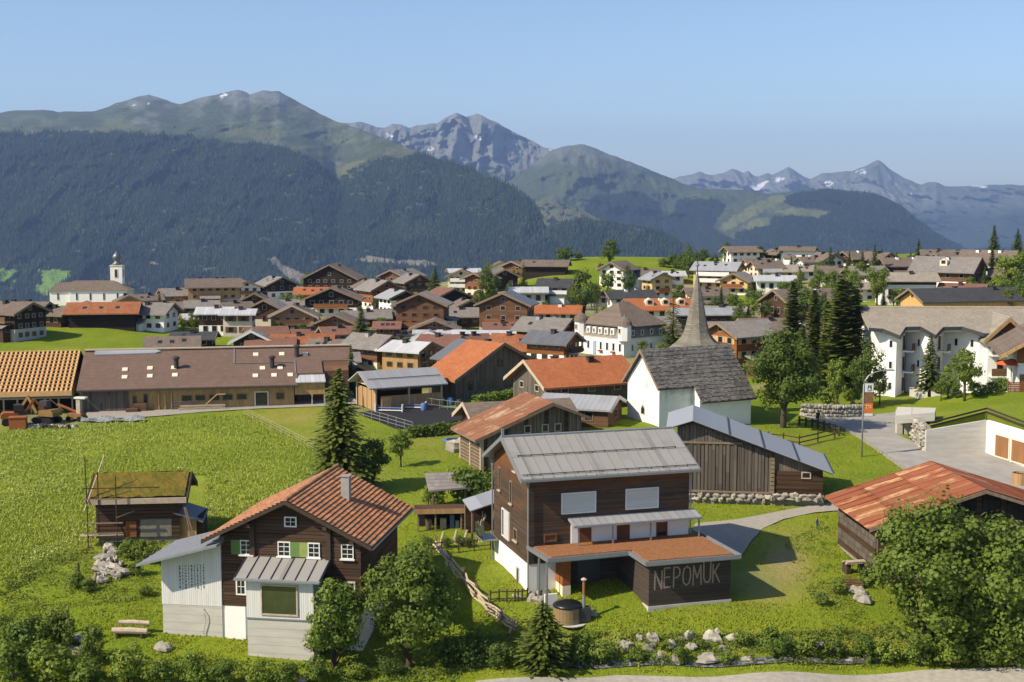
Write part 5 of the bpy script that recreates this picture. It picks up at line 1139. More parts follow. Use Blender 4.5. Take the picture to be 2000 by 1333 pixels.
for k, chx in enumerate('NEPOMUK'):
    m = MB(); hgt = 1.28 + .06 * (k % 3); bz = 1.85 + .025 * k + (.07 if k % 2 else 0); wl_ = 1.0
    for a, b in LET[chx]:
        a = (x + a[0] * wl_, bz + a[1] * hgt); b = (x + b[0] * wl_, bz + b[1] * hgt)
        d = Vector((b[0] - a[0], b[1] - a[1])).normalized() * .02; nrm = Vector((-d.y, d.x)).normalized() * .05
        a0 = Vector(a) - d; b0 = Vector(b) + d; lift = AY - .006 - .0006 * len(m.f)
        q = [a0 + nrm, a0 - nrm, b0 - nrm, b0 + nrm]
        m.add([(v_.x, lift, v_.y) for v_ in q] + [(v_.x, AY + .01, v_.y) for v_ in q], [(0, 1, 2, 3), (0, 4, 5, 1), (1, 5, 6, 2), (2, 6, 7, 3), (3, 7, 4, 0)])
    m.build('letter', 'chalk', N); x += {'M': .78, 'O': .75}.get(chx, .68) * wl_
# ground floor under the flat roof
box(2.55, AX0 - .01, -.14, -.05, 0.05, 3.6).build('boarded_wall', 'siding_dark', N)
link('door', box_mesh(-.85, .85, -.05, 0, 0, 2.2, 'metal_dark', 'door'), N, (4.35, -.145, .55))
box(1.95, 2.55, -1.5, -.05, 1.3, 3.61).build('screen_wall', 'siding_orange', N); box(1.95, 2.55, -1.5, -.05, -.5, 1.3).build('screen_base', 'plaster_cream', N)
for xx, yy in ((.35, -2.9), (.35, -1.2)): MB().box(xx - .06, xx + .06, yy - .06, yy + .06, -.5, 3.61).build('post', 'metal_grey', N)
box(.3, 1.2, -2.6, -2.45, -.5, 1.15).build('low_wall', 'plaster_white', N)
# small balcony on the gable back corner
box(-1.3, -.06, WY - 1.2, WY + .8, 2.5, 2.62).build('balcony', 'metal_grey', N); box(-1.3, -1.25, WY - 1.2, WY + .8, 2.63, 3.6).build('balcony_glass', 'glass', N)
m = MB()
for k in range(26): m.lump((-.75 + rng.uniform(-.3, .2), .3 * k + rng.uniform(-.1, .1), .18), (rng.uniform(.15, .3),) * 3, k)
o = m.build('drainage_stones', 'stone_pale', N); tag(o, kind='stuff'); o.location.z = .05

# ------------------------------------------------------------------ mossy barn wrapped in scaffolding
p = gp(283, 1062); B = thing('log_barn', 'small dark log barn with mossy sod roof and blue lean-to', 'barn', tuple(p), R(6))
s = scale_at(p); w2 = 3.3; D2 = 4.6; h2 = 3.75
box(-w2 - .25, w2 - .7, 0.05, D2, -2, .5).build('stone_base', 'stone_dark', B)
MB().prism([(0.0, .5), (D2, .5), (D2, h2), (D2 / 2, h2 + 1.05), (0, h2)], 'x', -w2 - .3, w2 - .6).build('log_wall', 'wood_dark', B)
for k in range(10):
    MB().box(-w2 - .38, w2 - .55, -.06, -.003, .52 + k * .31, .79 + k * .31).build('log', 'wood_house', B)
rf = lam(D2 / 2, .75, h2 + .03, .46, .3, -w2 - .9, w2 + .1).build('roof', 'timber_dark', B); rf.location.y = D2 / 2
t = NT('moss_roof', .95, .05); v = t.obj(); t.color(t.mix(t.ramp(t.noise(v, 1.1, 6, .65), .35, .7), (.13, .135, .025), (.29, .19, .04))); t.bump(t.noise(v, 7, 6, .8), 1.0, .25)
for sy in (1, -1):
    m = MB(); n = 26; mm = 12; vs = []; fs = []
    for i in range(n + 1):
        for j in range(mm + 1):
            yy = (D2 / 2 + .7) * j / mm; vs.append((-w2 - .8 + (2 * w2 + .75) * i / n, D2 / 2 - sy * yy, h2 + .36 + 1.06 - yy * .46 + .10 + rng.uniform(-.04, .06)))
    for i in range(n):
        for j in range(mm): q = i * (mm + 1) + j; fs.append((q, q + 1, q + mm + 2, q + mm + 1))
    m.add(vs, fs).build('moss', 'moss_roof', rf).location.y = -D2 / 2
for sx in (-w2 - .95, w2 + .12): MB().prism([(-.8, h2 - .4), (D2 / 2, h2 + 1.0), (D2 + .8, h2 - .4), (D2 + .8, h2), (D2 / 2, h2 + 1.5), (-.8, h2)], 'x', sx, sx + .08).build('bargeboard', 'timber_dark', B)
MB().box(-w2 - .9, w2 + .1, -.86, -.74, h2 - .38, h2 + .05).build('eave_board', 'timber_pale', B)
link('door', box_mesh(-.4, .4, -.09, -.03, 0, 1.3, 'wood_red', 'door'), B, (-1.0, -.03, .55)); link('plaster_patch', box_mesh(-1.2, 1.2, -.075, -.065, 0, 1.4, 'stone_dark', 'plaster_patch'), B, (.9, 0, .55))
link('plank_door', box_mesh(-.75, .75, -.1, 0, 0, 1.9, 'wood_tan', 'plank_door'), B, (3.25, .25, .1)); box(2.5, 4.5, .3, 3.0, -1.5, 2.0).build('lean_to_wall', 'wood_dark', B)
lr = MB().add([(2.3, -.5, 2.55), (4.6, -.5, 1.75), (4.6, 3.2, 1.95), (2.3, 3.2, 2.75), (2.3, -.5, 2.47), (4.6, -.5, 1.67), (4.6, 3.2, 1.87), (2.3, 3.2, 2.67)], [(0, 1, 2, 3), (7, 6, 5, 4), (0, 4, 5, 1), (1, 5, 6, 2), (2, 6, 7, 3), (3, 7, 4, 0)]).build('lean_to_roof', 'roof_tin_dark', B)
for k in range(2): MB().bar((3.9 + .25 * k, -.9, -.2), (3.2 + .1 * k, -.7, 3.0), .1).build('leaning_pole', 'timber', B)
MB().box(-w2 + .1, -w2 + .8, -.5, .1, h2 + .35, h2 + .43).build('roof_window', 'frame_white', rf)
S = thing('scaffold', 'pole scaffolding with planks around the mossy log barn', 'scaffold', tuple(p), R(6))
for x, y, z0, z1 in ((-4.1, -1.2, -1.8, 7.2), (-1.9, -1.2, -.4, 5.6), (-3.6, .4, -.6, 3.6), (-4.1, 2.2, -.5, 4.5), (-3.3, -.9, 1.0, 6.0)):
    MB().tube([(x, y, z0), (x + .02, y, (z0 + z1) / 2), (x + rng.uniform(-.05, .05), y, z1)], .045, 6).build('pole', 'timber_dark', S)
for y, z in ((-1.25, 1.2), (-1.25, 2.0), (-1.25, 3.9)): MB().bar((-4.4, y, z), (-1.4, y, z), .09, .09).build('ledger', 'timber', S)
for y, z in ((-1.0, .95), (-.7, .98), (-.4, .95)): MB().box(-4.7, -1.4 - .5 * (y > -.8), y - .12, y + .12, z, z + .05).build('plank', 'timber_pale', S)
MB().bar((-4.3, -1.2, 3.0), (-3.0, .5, 7.0), .07).build('brace', 'timber_pale', S); MB().bar((-4.4, -1.22, 4.75), (1.4, -1.0, 4.7), .07).build('ledger', 'timber_dark', S)
MB().bar((-4.1, -1.2, .9), (-4.1, 2.2, .9), .08).build('ledger', 'timber', S); MB().bar((-1.9, -1.3, 2.4), (-.6, -.7, 2.8), .07).build('brace', 'timber', S)

# ------------------------------------------------------------------ barn with rusty sheet roof (front right)
G = thing('rusty_barn', 'dark barn with patched rusty sheet roof at the right edge', 'barn', (33.2, 92.6, gz(33, 92)), R(4))
hw = 7.4; hz_ = 4.65; tn = .318; Lb = 8.6
box(-hw, hw, 0, Lb, -2.5, 1.0).build('stone_base', 'stone', G)
MB().prism([(-hw, 1.0), (hw, 1.0), (hw, hz_), (0, hz_ + hw * tn), (-hw, hz_)], 'y', 0, Lb).build('wall', 'wood_grey', G)
for k in range(34):
    x = -hw + .22 + k * .44; zt = hz_ + (hw - abs(x)) * tn - .1
    MB().box(x - .2, x + .2, -.05 - .02 * (k % 3), -.003, 1.0, zt).build('plank', 'wood_black' if k % 4 else 'wood_dark', G)
hb = 8.3; ze = hz_ - (hb - hw) * tn; zr = hz_ + hw * tn
gr = MB().prism([(-hb, ze), (0, zr), (hb, ze), (hb, ze + .1), (0, zr + .1), (-hb, ze + .1)], 'y', -.8, Lb + .8).build('roof', 'timber_dark', G)
ns = 9; ww = (Lb + 1.6) / ns
for side in (-1, 1):
    for i in range(ns):
        for j in range(3):
            u0 = hb * j / 3; u1 = hb * (j + 1) / 3 + .12; y0 = -.82 + i * ww; y1 = y0 + ww - .03; l = .012 + .02 * (2 - j) + rng.uniform(0, .012); lift = lambda u: zr + .1 - u * tn
            a = [(side * u0, y0, lift(u0) + l), (side * u1, y0, lift(u1) + l + .03), (side * u1, y1, lift(u1) + l + .03), (side * u0, y1, lift(u0) + l)]
            b = [(q[0], q[1], q[2] - .012) for q in a]
            MB().add(a + b, [(0, 1, 2, 3), (7, 6, 5, 4), (0, 4, 5, 1), (1, 5, 6, 2), (2, 6, 7, 3), (3, 7, 4, 0)]).build('roof_sheet', 'sheet_rust', gr)
            if j == 0: MB().bar((0, y1 + .015, zr + .16), (side * hb, y1 + .015, ze + .17), .05, .09).build('seam', 'sheet_rust', gr)
for yy in (-.9, Lb + .82): MB().prism([(-hb, ze - .15), (0, zr - .15), (hb, ze - .15), (hb, ze + .1), (0, zr + .1), (-hb, ze + .1)], 'y', yy, yy + .07).build('bargeboard', 'timber', G)
MB().bar((-hb + .2, 6.5, ze), (-hw, 6.5, ze - 1.1), .1).build('bracket', 'timber', G)
for k in range(7):
    MB().box(-hw - .12, -hw - .003, .1, Lb - .1, 1.02 + k * .44, 1.4 + k * .44).build('log', 'wood_weather' if k % 3 else 'wood_dark', G)

# ------------------------------------------------------------------ weathered plank barn with blue grey roof
BX, BY = 15.5, 112.8; gB = 2.0
W_ = thing('plank_barn', 'weathered plank barn with long blue grey metal roof and stone footing', 'barn', (BX, BY, gB), R(-8))
zr = 7.1; tR = .362; tL = .33; xl, xr = -1.3, 11.0; D3 = 7.2
zt = lambda x: zr - .1 - (x * tR if x > 0 else -x * tL)
MB().prism([(xl, .9), (xr, .9), (xr, zt(xr)), (0, zt(0)), (xl, zt(xl))], 'y', 0, D3).build('wall', 'wood_grey', W_)
box(xl - .1, xr + .1, -.15, D3, -2.5, .9).build('stone_footing', 'stone', W_)
ro = MB().prism([(xl - .9, zt(xl - .9) + .1), (0, zr), (xr + .75, zt(xr + .75) + .1), (xr + .75, zt(xr + .75) + .2), (0, zr + .1), (xl - .9, zt(xl - .9) + .2)], 'y', -.9, D3 + .7).build('roof', 'timber_dark', W_)
for a, b in ((0, 3.1), (3.1, 6.0), (6.0, 8.9), (8.9, 11.8)):
    za, zb = zr + .1 - a * tR, zr + .1 - b * tR
    q = [(a, -.95, za + .03), (b + .12, -.95, zb + .03 - .12 * tR), (b + .12, D3 + .75, zb + .03 - .12 * tR), (a, D3 + .75, za + .03 - .0)]
    MB().add(q + [(v_[0], v_[1], v_[2] - .05) for v_ in q], [(0, 1, 2, 3), (7, 6, 5, 4), (0, 4, 5, 1), (1, 5, 6, 2), (2, 6, 7, 3), (3, 7, 4, 0)]).build('roof_sheet', 'roof_tin_blue', ro)
    MB().bar((b, -.95, zb + .07), (b, D3 + .75, zb + .07), .1, .06).build('seam', 'metal_dark', ro)
q = [(-2.25, -.95, zr + .13 - 2.25 * tL), (0, -.95, zr + .13), (0, D3 + .75, zr + .13), (-2.25, D3 + .75, zr + .13 - 2.25 * tL)]
MB().add(q + [(v_[0], v_[1], v_[2] - .05) for v_ in q], [(0, 1, 2, 3), (7, 6, 5, 4), (0, 4, 5, 1), (1, 5, 6, 2), (2, 6, 7, 3), (3, 7, 4, 0)]).build('roof_sheet', 'roof_tin_blue', ro)
x = xl + .05; k = 0
while x < 6.6:
    w = rng.uniform(.24, .36); top = zt(x + w / 2) - .15
    MB().box(x, x + w - .03, -.11 - .05 * (k % 2) - rng.uniform(0, .02), -.004, 1.05 + rng.uniform(-.08, .08), min(top, 5.2) + rng.uniform(-.05, .05)).build('plank', 'wood_weather', W_)
    if top > 5.35: MB().box(x, x + w - .03, -.06 - .02 * (k % 2), -.003, 5.3, top).build('plank', 'wood_grey', W_)
    x += w; k += 1
MB().box(xl, 4.2, -.22, -.16, 5.12, 5.3).build('cross_beam', 'timber', W_)
MB().box(xl, 6.6, -.3, -.005, .92, 1.06).build('sill_beam', 'timber', W_)
for k in range(9): MB().box(6.85, xr, -.12 - .03 * (k % 2), -.003, .95 + k * .4, 1.31 + k * .4).build('log', 'wood_dark', W_) if zt(xr) > 1.4 + k * .4 or k < 5 else None
for k in range(9): MB().box(6.6, 6.95, -.28, -.13, .95 + k * .36, 1.24 + k * .36).build('log_end', 'timber', W_)
window(W_, 9.6, -.16, 2.3, 0, .8, .6, 'timber_pale'); window(W_, 3.0, -.2, .1, 0, .9, .5, 'stone')
for k in range(34):
    x = xl + .2 + k * .36; MB().lump((x, -.28 - (.25 if x > 6.5 else 0), .35 + .3 * (k % 2) + (.25 if x > 6.5 else 0)), (rng.uniform(.2, .42), .22, rng.uniform(.16, .27)), k + 300).build('stone', rng.choice(('stone', 'stone_pale', 'stone')), W_)
# ------------------------------------------------------------------ chapel with flared spire
p = gp(1287, 834); C_ = thing('chapel', 'white chapel with dark stone slab roof and tall flared shingle spire', 'chapel', tuple(p), R(27))
def gable_x(x0, x1, y0, y1, zb, h, ya, za): return MB().prism([(y0, zb), (y1, zb), (y1, h if not isinstance(h, tuple) else h[1]), (ya, za), (y0, h if not isinstance(h, tuple) else h[0])], 'x', x0, x1)
ya = 3.2; za = 7.7; tn = 1.04
gable_x(0, 4.2, 0, 6.4, -2.5, za - ya * tn, ya, za).build('choir_wall', 'plaster_chapel', C_)
gable_x(4.2, 11.0, -1.55, 8.0, -2.5, za - 4.75 * .98, ya, za).build('nave_wall', 'plaster_chapel', C_)
def slab_roof(x0, x1, yl, yh, name):
    """thick, slightly flared stone slab roof from eave to ridge and down again; courses stepped"""
    o = MB().prism([(yl, za + .1 - (ya - yl) * tn * .985), (ya, za + .1), (yh, za + .1 - (yh - ya) * tn * .985), (yh, za + .3 - (yh - ya) * tn * .985), (ya, za + .42), (yl, za + .3 - (ya - yl) * tn * .985)], 'x', x0, x1).build(name, 'roof_slate', C_)
    n = int((ya - yl) / .36)
    for k in range(n):
        y1 = ya - (ya - yl) * k / n; y0 = ya - (ya - yl) * (k + 1) / n - .05
        f = lambda y: za + .42 - (ya - y) * (za + .42 - (za + .3 - (ya - yl) * tn * .985)) / (ya - yl)
        vs = []; fs = []; x = x0; i = 0
        while x < x1:
            w = rng.uniform(.25, .5); xe = min(x + w, x1); l = rng.uniform(.04, .12); dy = rng.uniform(-.05, .05)
            b = len(vs); vs += [(x, y1, f(y1) + .01), (xe, y1, f(y1) + .01), (xe, y0 + dy, f(y0 + dy) + l), (x, y0 + dy, f(y0 + dy) + l), (xe, y0 + dy, f(y0 + dy) - .02), (x, y0 + dy, f(y0 + dy) - .02)]
            fs += [(b, b + 1, b + 2, b + 3), (b + 3, b + 2, b + 4, b + 5), (b, b + 3, b + 5), (b + 1, b + 4, b + 2)]; x = xe + .01
        tag(MB().add(vs, fs).build('slab_course', 'roof_slate', o), kind='stuff')
    return o
slab_roof(-.45, 4.15, -.5, 6.9, 'choir_roof'); slab_roof(4.15, 11.45, -2.0, 8.4, 'nave_roof')
for sy, ye in ((-1, -.5), (1, 6.9)):
    MB().add([(-.5, ya, za + .02), (-.5, ye, za + .02 - abs(ya - ye) * tn * .985), (-.5, ye, za + .34 - abs(ya - ye) * tn * .985), (-.5, ya, za + .46), (-.44, ya, za + .02), (-.44, ye, za + .02 - abs(ya - ye) * tn * .985), (-.44, ye, za + .34 - abs(ya - ye) * tn * .985), (-.44, ya, za + .46)],
             [(0, 1, 2, 3), (7, 6, 5, 4), (0, 4, 5, 1), (1, 5, 6, 2), (2, 6, 7, 3), (3, 7, 4, 0)]).build('bargeboard', 'timber', C_)
m = MB().prism([(2.75, .9), (3.65, .9), (3.65, 1.6), (3.45, 1.95), (3.2, 2.05), (2.95, 1.95), (2.75, 1.6)], 'x', -.03, .2).build('arched_window', 'plaster_grey', C_)
MB().prism([(2.9, 1.0), (3.5, 1.0), (3.5, 1.55), (3.2, 1.85), (2.9, 1.55)], 'x', -.05, -.031).build('window_pane', 'glass', C_)
# tower: placed where its spire shows, behind the nave
tw = at(1360, 690, 151.0); gt = gz(tw.x, tw.y)
tl_ = Matrix.Rotation(-R(27), 3, 'Z') @ (tw - p); tz = gt - p.z; zc_ = at(1360, 677, 151.0).z - p.z
hs = 1.75; box(tl_.x - hs, tl_.x + hs, tl_.y - hs, tl_.y + hs, tz - 2, zc_ + .15).build('tower', 'stone_pale', C_)
prof = [(a_ * 1.1, b_ * .95) for a_, b_ in [(2.85, -.12), (2.55, .12), (2.05, .55), (1.6, 1.1), (1.3, 1.7), (1.1, 2.5), (.9, 3.6), (.68, 5.0), (.44, 6.5), (.22, 7.9), (.09, 8.7)]]
sp = MB().lathe([(r_ * 1.06, z_) for r_, z_ in prof], 8, (tl_.x, tl_.y, zc_), R(22.5)).build('spire', 'roof_spire', C_)
MB().tube([(tl_.x, tl_.y, zc_ + 8.1), (tl_.x, tl_.y, zc_ + 9.6)], .06, 6).build('spire_rod', 'metal_dark', sp)
MB().lathe([(.03, -.22), (.2, -.12), (.22, 0), (.2, .12), (.03, .22)], 10, (tl_.x, tl_.y, zc_ + 9.3)).build('ball', 'metal_grey', sp)
MB().box(tl_.x - .04, tl_.x + .04, tl_.y - .04, tl_.y + .04, zc_ + 9.6, zc_ + 10.7).build('cross_post', 'metal_dark', sp); MB().box(tl_.x - .35, tl_.x + .35, tl_.y - .03, tl_.y + .03, zc_ + 10.25, zc_ + 10.33).build('cross_arm', 'metal_dark', sp)

# ------------------------------------------------------------------ big parish church far left
p = gp(165, 597); s = scale_at(p); K = 1 / s
P_ = thing('parish_church', 'white parish church with onion domed tower at far left', 'church', tuple(p), R(4))
hn_ = 29 * K; Lc = 122 * K; Wc = 60 * K; x0 = -28 * K
box(x0, x0 + Lc - 12 * K, 0, Wc, -4, hn_).build('nave_wall', 'plaster_white', P_)
MB().add([(x0 - 3*K, -3*K, hn_), (x0 + Lc - 4*K, -3*K, hn_), (x0 + Lc - 4*K, Wc + 3*K, hn_), (x0 - 3*K, Wc + 3*K, hn_), (x0, Wc/2, hn_ + 18*K), (x0 + Lc - 44*K, Wc/2, hn_ + 18*K)], [(0, 1, 5, 4), (1, 2, 5), (2, 3, 4, 5), (3, 0, 4), (0, 3, 2, 1)]).build('nave_roof', 'roof_brown', P_)
box(x0 - 40*K, x0 - .01, 8*K, Wc - 8*K, -4, hn_ * .95).build('choir_wall', 'plaster_white', P_)
MB().add([(x0 - 43*K, 5*K, hn_ * .95), (x0 - .02, 5*K, hn_ * .95), (x0 - .02, Wc - 5*K, hn_ * .95), (x0 - 43*K, Wc - 5*K, hn_ * .95), (x0 - 28*K, Wc/2, hn_ + 15*K), (x0 - .02, Wc/2, hn_ + 15*K)], [(0, 1, 5, 4), (1, 2, 5), (2, 3, 4, 5), (3, 0, 4), (0, 3, 2, 1)]).build('choir_roof', 'roof_brown', P_)
for k in range(4): window(P_, x0 + (14 + 26 * k) * K, 0, hn_ * .35, 0, 4*K, 14*K, 'plaster_grey')
window(P_, x0 - 24*K, 8*K, hn_ * .35, 0, 4*K, 14*K, 'plaster_grey')
tx, ty = 55 * K, Wc * .75; r_ = 11.5 * K; tb = 76 * K
tz0 = box(tx - r_, tx + r_, ty - r_, ty + r_, -3, tb).build('tower', 'plaster_white', P_)
for dz in (hn_ + 8*K, tb - 1.0*K): box(tx - r_ - 1*K, tx + r_ + 1*K, ty - r_ - 1*K, ty + r_ + 1*K, dz, dz + 1.6*K).build('cornice', 'plaster_cream', tz0)
window(P_, tx, ty - r_ - .02, tb - 24*K, 0, 6.5*K, 17*K, 'plaster_cream', 'wood_dark', name='belfry_window'); window(P_, tx + r_ + .02, ty, tb - 24*K, R(90), 6.5*K, 17*K, 'plaster_cream', 'wood_dark', name='belfry_window')
MB().lathe([(11*K, 0), (8.5*K, 3*K), (6*K, 5*K), (5.6*K, 8*K), (7.6*K, 10*K), (9*K, 14*K), (8.6*K, 17*K), (6*K, 21*K), (2.4*K, 24*K), (.8*K, 27*K)], 12, (tx, ty, tb + 1.6*K)).build('onion_dome', 'copper_grey', P_, smooth=True)
MB().box(tx - .6*K, tx + .6*K, ty - .6*K, ty + .6*K, tb + 27*K, tb + 38*K).build('cross_post', 'metal_dark', P_); MB().box(tx - 2.4*K, tx + 2.4*K, ty - .5*K, ty + .5*K, tb + 34*K, tb + 35*K).build('cross_arm', 'metal_dark', P_)

# ------------------------------------------------------------------ turreted white hotel
p = gp(1218, 700); s = scale_at(p); K = 1 / s
Q = thing('turreted_hotel', 'white turreted hotel with mansard shingle roof and blue painted door', 'hotel', tuple(p), R(40))
Wt, Lt = 128*K, 122*K                                            # left front (local -x) and right front (local -y)
box(0, Lt, 0, Wt, -4, 36*K).build('wall', 'plaster_white', Q)
box(-1.2*K, Lt + 1.2*K, -1.2*K, Wt + 1.2*K, 36*K, 38*K).build('cornice', 'plaster_cream', Q)
o = 7*K; e_ = 60*K; apx = (Lt * .38, Wt * .5); apx2 = (Lt * .62, Wt * .5)
MB().add([(-2*K, -2*K, 38*K), (Lt + 2*K, -2*K, 38*K), (Lt + 2*K, Wt + 2*K, 38*K), (-2*K, Wt + 2*K, 38*K), (o, o, e_), (Lt - o, o, e_), (Lt - o, Wt - o, e_), (o, Wt - o, e_)], [(0, 1, 5, 4), (1, 2, 6, 5), (2, 3, 7, 6), (3, 0, 4, 7), (0, 3, 2, 1), (4, 5, 6, 7)]).build('mansard', 'roof_greybrown', Q)
hr = MB().add([(-1*K, -1*K, e_), (Lt + 1*K, -1*K, e_), (Lt + 1*K, Wt + 1*K, e_), (-1*K, Wt + 1*K, e_), (apx[0], apx[1], e_ + 44*K), (apx2[0], apx2[1], e_ + 44*K)], [(0, 1, 5, 4), (1, 2, 5), (2, 3, 4, 5), (3, 0, 4), (0, 3, 2, 1)]).build('roof', 'roof_brown', Q)
for yy in (2*K, Wt - 2*K):
    tw_ = MB().lathe([(14*K, 34*K), (14*K, 64*K)], 8, (4*K, yy, 0), R(22.5)).build('turret', 'plaster_white', Q)
    MB().lathe([(16*K, 0), (15*K, 2*K), (14*K, 7*K), (9.5*K, 12*K), (3.2*K, 17*K), (1*K, 21*K), (.4*K, 28*K)], 12, (4*K, yy, 64*K)).build('turret_cap', 'roof_brown', tw_)
    window(Q, -9.6*K, yy, 48*K, R(-90), 7*K, 11*K, 'plaster_cream')
for k in range(5):
    yy = 30*K + k * 17*K; d = box(-2.5*K, 10*K, yy - 5*K, yy + 5*K, 43*K, 56*K).build('dormer', 'plaster_white', Q); window(Q, -2.55*K, yy, 44.5*K, R(-90), 6*K, 9.5*K, 'plaster_cream')
for k in range(7):
    yy = 10*K + k * 18*K
    if k == 4: link('painted_door', box_mesh(-4.5*K, 4.5*K, -.12, 0, 0, 26*K, 'blue_pale', 'painted_door'), Q, (0, yy, 2*K), R(-90))
    else:
        w = window(Q, 0, yy, 11*K, R(-90), 8*K, 17*K, 'frame_white')
        if k in (1, 3, 6): link('flower_box', box_mesh(-5*K, 5*K, -.4, -.08, -3*K, 0.0, 'blossom', 'flower_box'), w)
for k in range(4):
    window(Q, 24*K + k * 26*K, 0, 12*K, 0, 5*K, 13*K, 'plaster_grey'); window(Q, 24*K + k * 26*K, -1.0*K, 42*K, 0, 8*K, 11*K, 'plaster_cream')

# ------------------------------------------------------------------ saw-toothed white hotel on the right
p = gp(1712, 772); s = scale_at(p); K = 1 / s
V_ = thing('zigzag_hotel', 'white zigzag fronted hotel with beige shingle roof on the right', 'hotel', tuple(p), R(-2))
front = [(0, 0), (14, -4), (30, -14), (66, 26), (98, -12), (140, 28), (192, -6), (206, -6), (206, 20), (400, 20)]
pts = [(x * K, y * K * 1.6) for x, y in front]; dep_ = 150 * K; hE = 124 * K
MB().prism(pts + [(400*K, dep_), (0, dep_)], 'z', -4, hE).build('wall', 'plaster_white', V_)
slope = .36; yr_ = 78 * K
ez = lambda y: hE + 14*K - (0 - y) * slope * .0 + (y - 0) * slope
ep = [(-22*K, -14*K), (4*K, -18*K), (30*K, -34*K * 1.4), (50*K, -10*K), (78*K, -8*K), (98*K, -32*K * 1.4), (122*K, -10*K), (158*K, -8*K), (192*K, -26*K * 1.4), (420*K, -26*K * 1.4)]
top = [(x, y, ez(y)) for x, y in ep] + [(420*K, yr_, ez(yr_)), (-22*K, yr_, ez(yr_))]
n = len(top); vr = top + [(x, y, z - .35) for x, y, z in top]
vz = MB().add(vr, [tuple(range(n)), tuple(range(2 * n - 1, n - 1, -1))] + [(i, n + i, n + (i + 1) % n, (i + 1) % n) for i in range(n)]).build('front_roof', 'roof_beige', V_)
bk = [(-22*K, yr_ + .01, ez(yr_)), (420*K, yr_ + .01, ez(yr_)), (420*K, dep_ + 10*K, ez(yr_) - (dep_ + 10*K - yr_) * slope), (-22*K, dep_ + 10*K, ez(yr_) - (dep_ + 10*K - yr_) * slope)]
MB().add(bk + [(x, y, z - .35) for x, y, z in bk], [(0, 1, 2, 3), (7, 6, 5, 4), (0, 4, 5, 1), (1, 5, 6, 2), (2, 6, 7, 3), (3, 7, 4, 0)]).build('back_roof', 'roof_beige', V_)
MB().bar((-22*K, yr_, ez(yr_) + .05), (420*K, yr_, ez(yr_) + .05), .5, .2).build('ridge_cap', 'timber_pale', V_)
for a, b in zip(ep[:-1], ep[1:]): MB().bar((a[0], a[1] - .03, ez(a[1]) - .2), (b[0], b[1] - .03, ez(b[1]) - .2), .1, .45).build('fascia', 'metal_dark', vz)
MB().prism([(0, hE), (yr_, hE), (yr_, ez(yr_) - .4), (0, ez(0) - .4)], 'x', .3, 400*K).build('attic_wall', 'plaster_white', V_)
def on_wall(i, tpar): a, b = pts[i], pts[i + 1]; return (a[0] + (b[0] - a[0]) * tpar, a[1] + (b[1] - a[1]) * tpar), math.atan2(b[1] - a[1], b[0] - a[0])
for i, ts in ((2, (.7,)), (4, (.6,)), (3, (.5,)), (1, (.5,)), (5, (.35, .8))):
    for tp in ts:
        (x, y), an = on_wall(i, tp)
        for lv in range(3):
            z = 4*K + lv * 41*K
            if i in (2, 4):
                w = window(V_, x, y, z + 2*K, an, 12*K, 26*K, 'frame_brown')
                if lv:
                    b = link('balcony', box_mesh(-9*K, 9*K, -1.3, -.05, -.2, 0, 'plaster_white', 'balcony'), V_, (x, y, z), an)
                    link('railing', box_mesh(-9*K, 9*K, -1.32, -1.22, .001, 14*K, 'wood_brown', 'railing'), b)
            else: window(V_, x, y, z + 8*K, an, 9*K, 16*K, 'frame_white')
MB().tube([(62*K, 36*K, hE), (62*K, 34*K, 0)], .09, 6).build('downpipe', 'metal_dark', V_)
# timber gabled wing
gx, gw_, gy = 238*K, 36*K, -30*K
MB().prism([(gx - gw_, -4), (gx + gw_, -4), (gx + gw_, 118*K), (gx, 152*K), (gx - gw_, 118*K)], 'y', gy, 60*K).build('wing_wall', 'plaster_white', V_)
MB().prism([(gx - gw_ + .1, 96*K), (gx + gw_ - .1, 96*K), (gx + gw_ - .1, 119*K), (gx, 151*K), (gx - gw_ + .1, 119*K)], 'y', gy - .12, gy - .01).build('gable_boards', 'wood_red', V_)
hb_ = gw_ + 12*K; t_ = 34 / 36
wrf = MB().prism([(gx - hb_, 118*K - 12*K * t_), (gx, 152*K), (gx + hb_, 118*K - 12*K * t_), (gx + hb_, 118*K - 12*K * t_ + .4), (gx, 152*K + .45), (gx - hb_, 118*K - 12*K * t_ + .4)], 'y', gy - 12*K, 70*K).build('wing_roof', 'roof_beige', V_)
MB().prism([(gx - hb_ - .05, 118*K - 12*K * t_ - .25), (gx, 152*K - .25), (gx + hb_ + .05, 118*K - 12*K * t_ - .25), (gx + hb_ + .05, 118*K - 12*K * t_ + .3), (gx, 152*K + .35), (gx - hb_ - .05, 118*K - 12*K * t_ + .3)], 'y', gy - 12*K - .12, gy - 12*K - .01).build('bargeboard', 'wood_tan', V_)
for lv in range(3):
    z = 4*K + lv * 41*K; window(V_, gx - 12*K, gy, z + 2*K, 0, 12*K, 26*K, 'frame_brown'); window(V_, gx + 14*K, gy, z + 2*K, 0, 12*K, 26*K, 'frame_brown')
    if lv:
        b = link('balcony', box_mesh(-34*K, 34*K, -1.5, -.05, -.25, 0, 'plaster_white', 'balcony'), V_, (gx, gy, z), 0); link('railing', box_mesh(-34*K, 34*K, -1.5, -1.4, .001, 14*K, 'wood_brown', 'railing'), b)

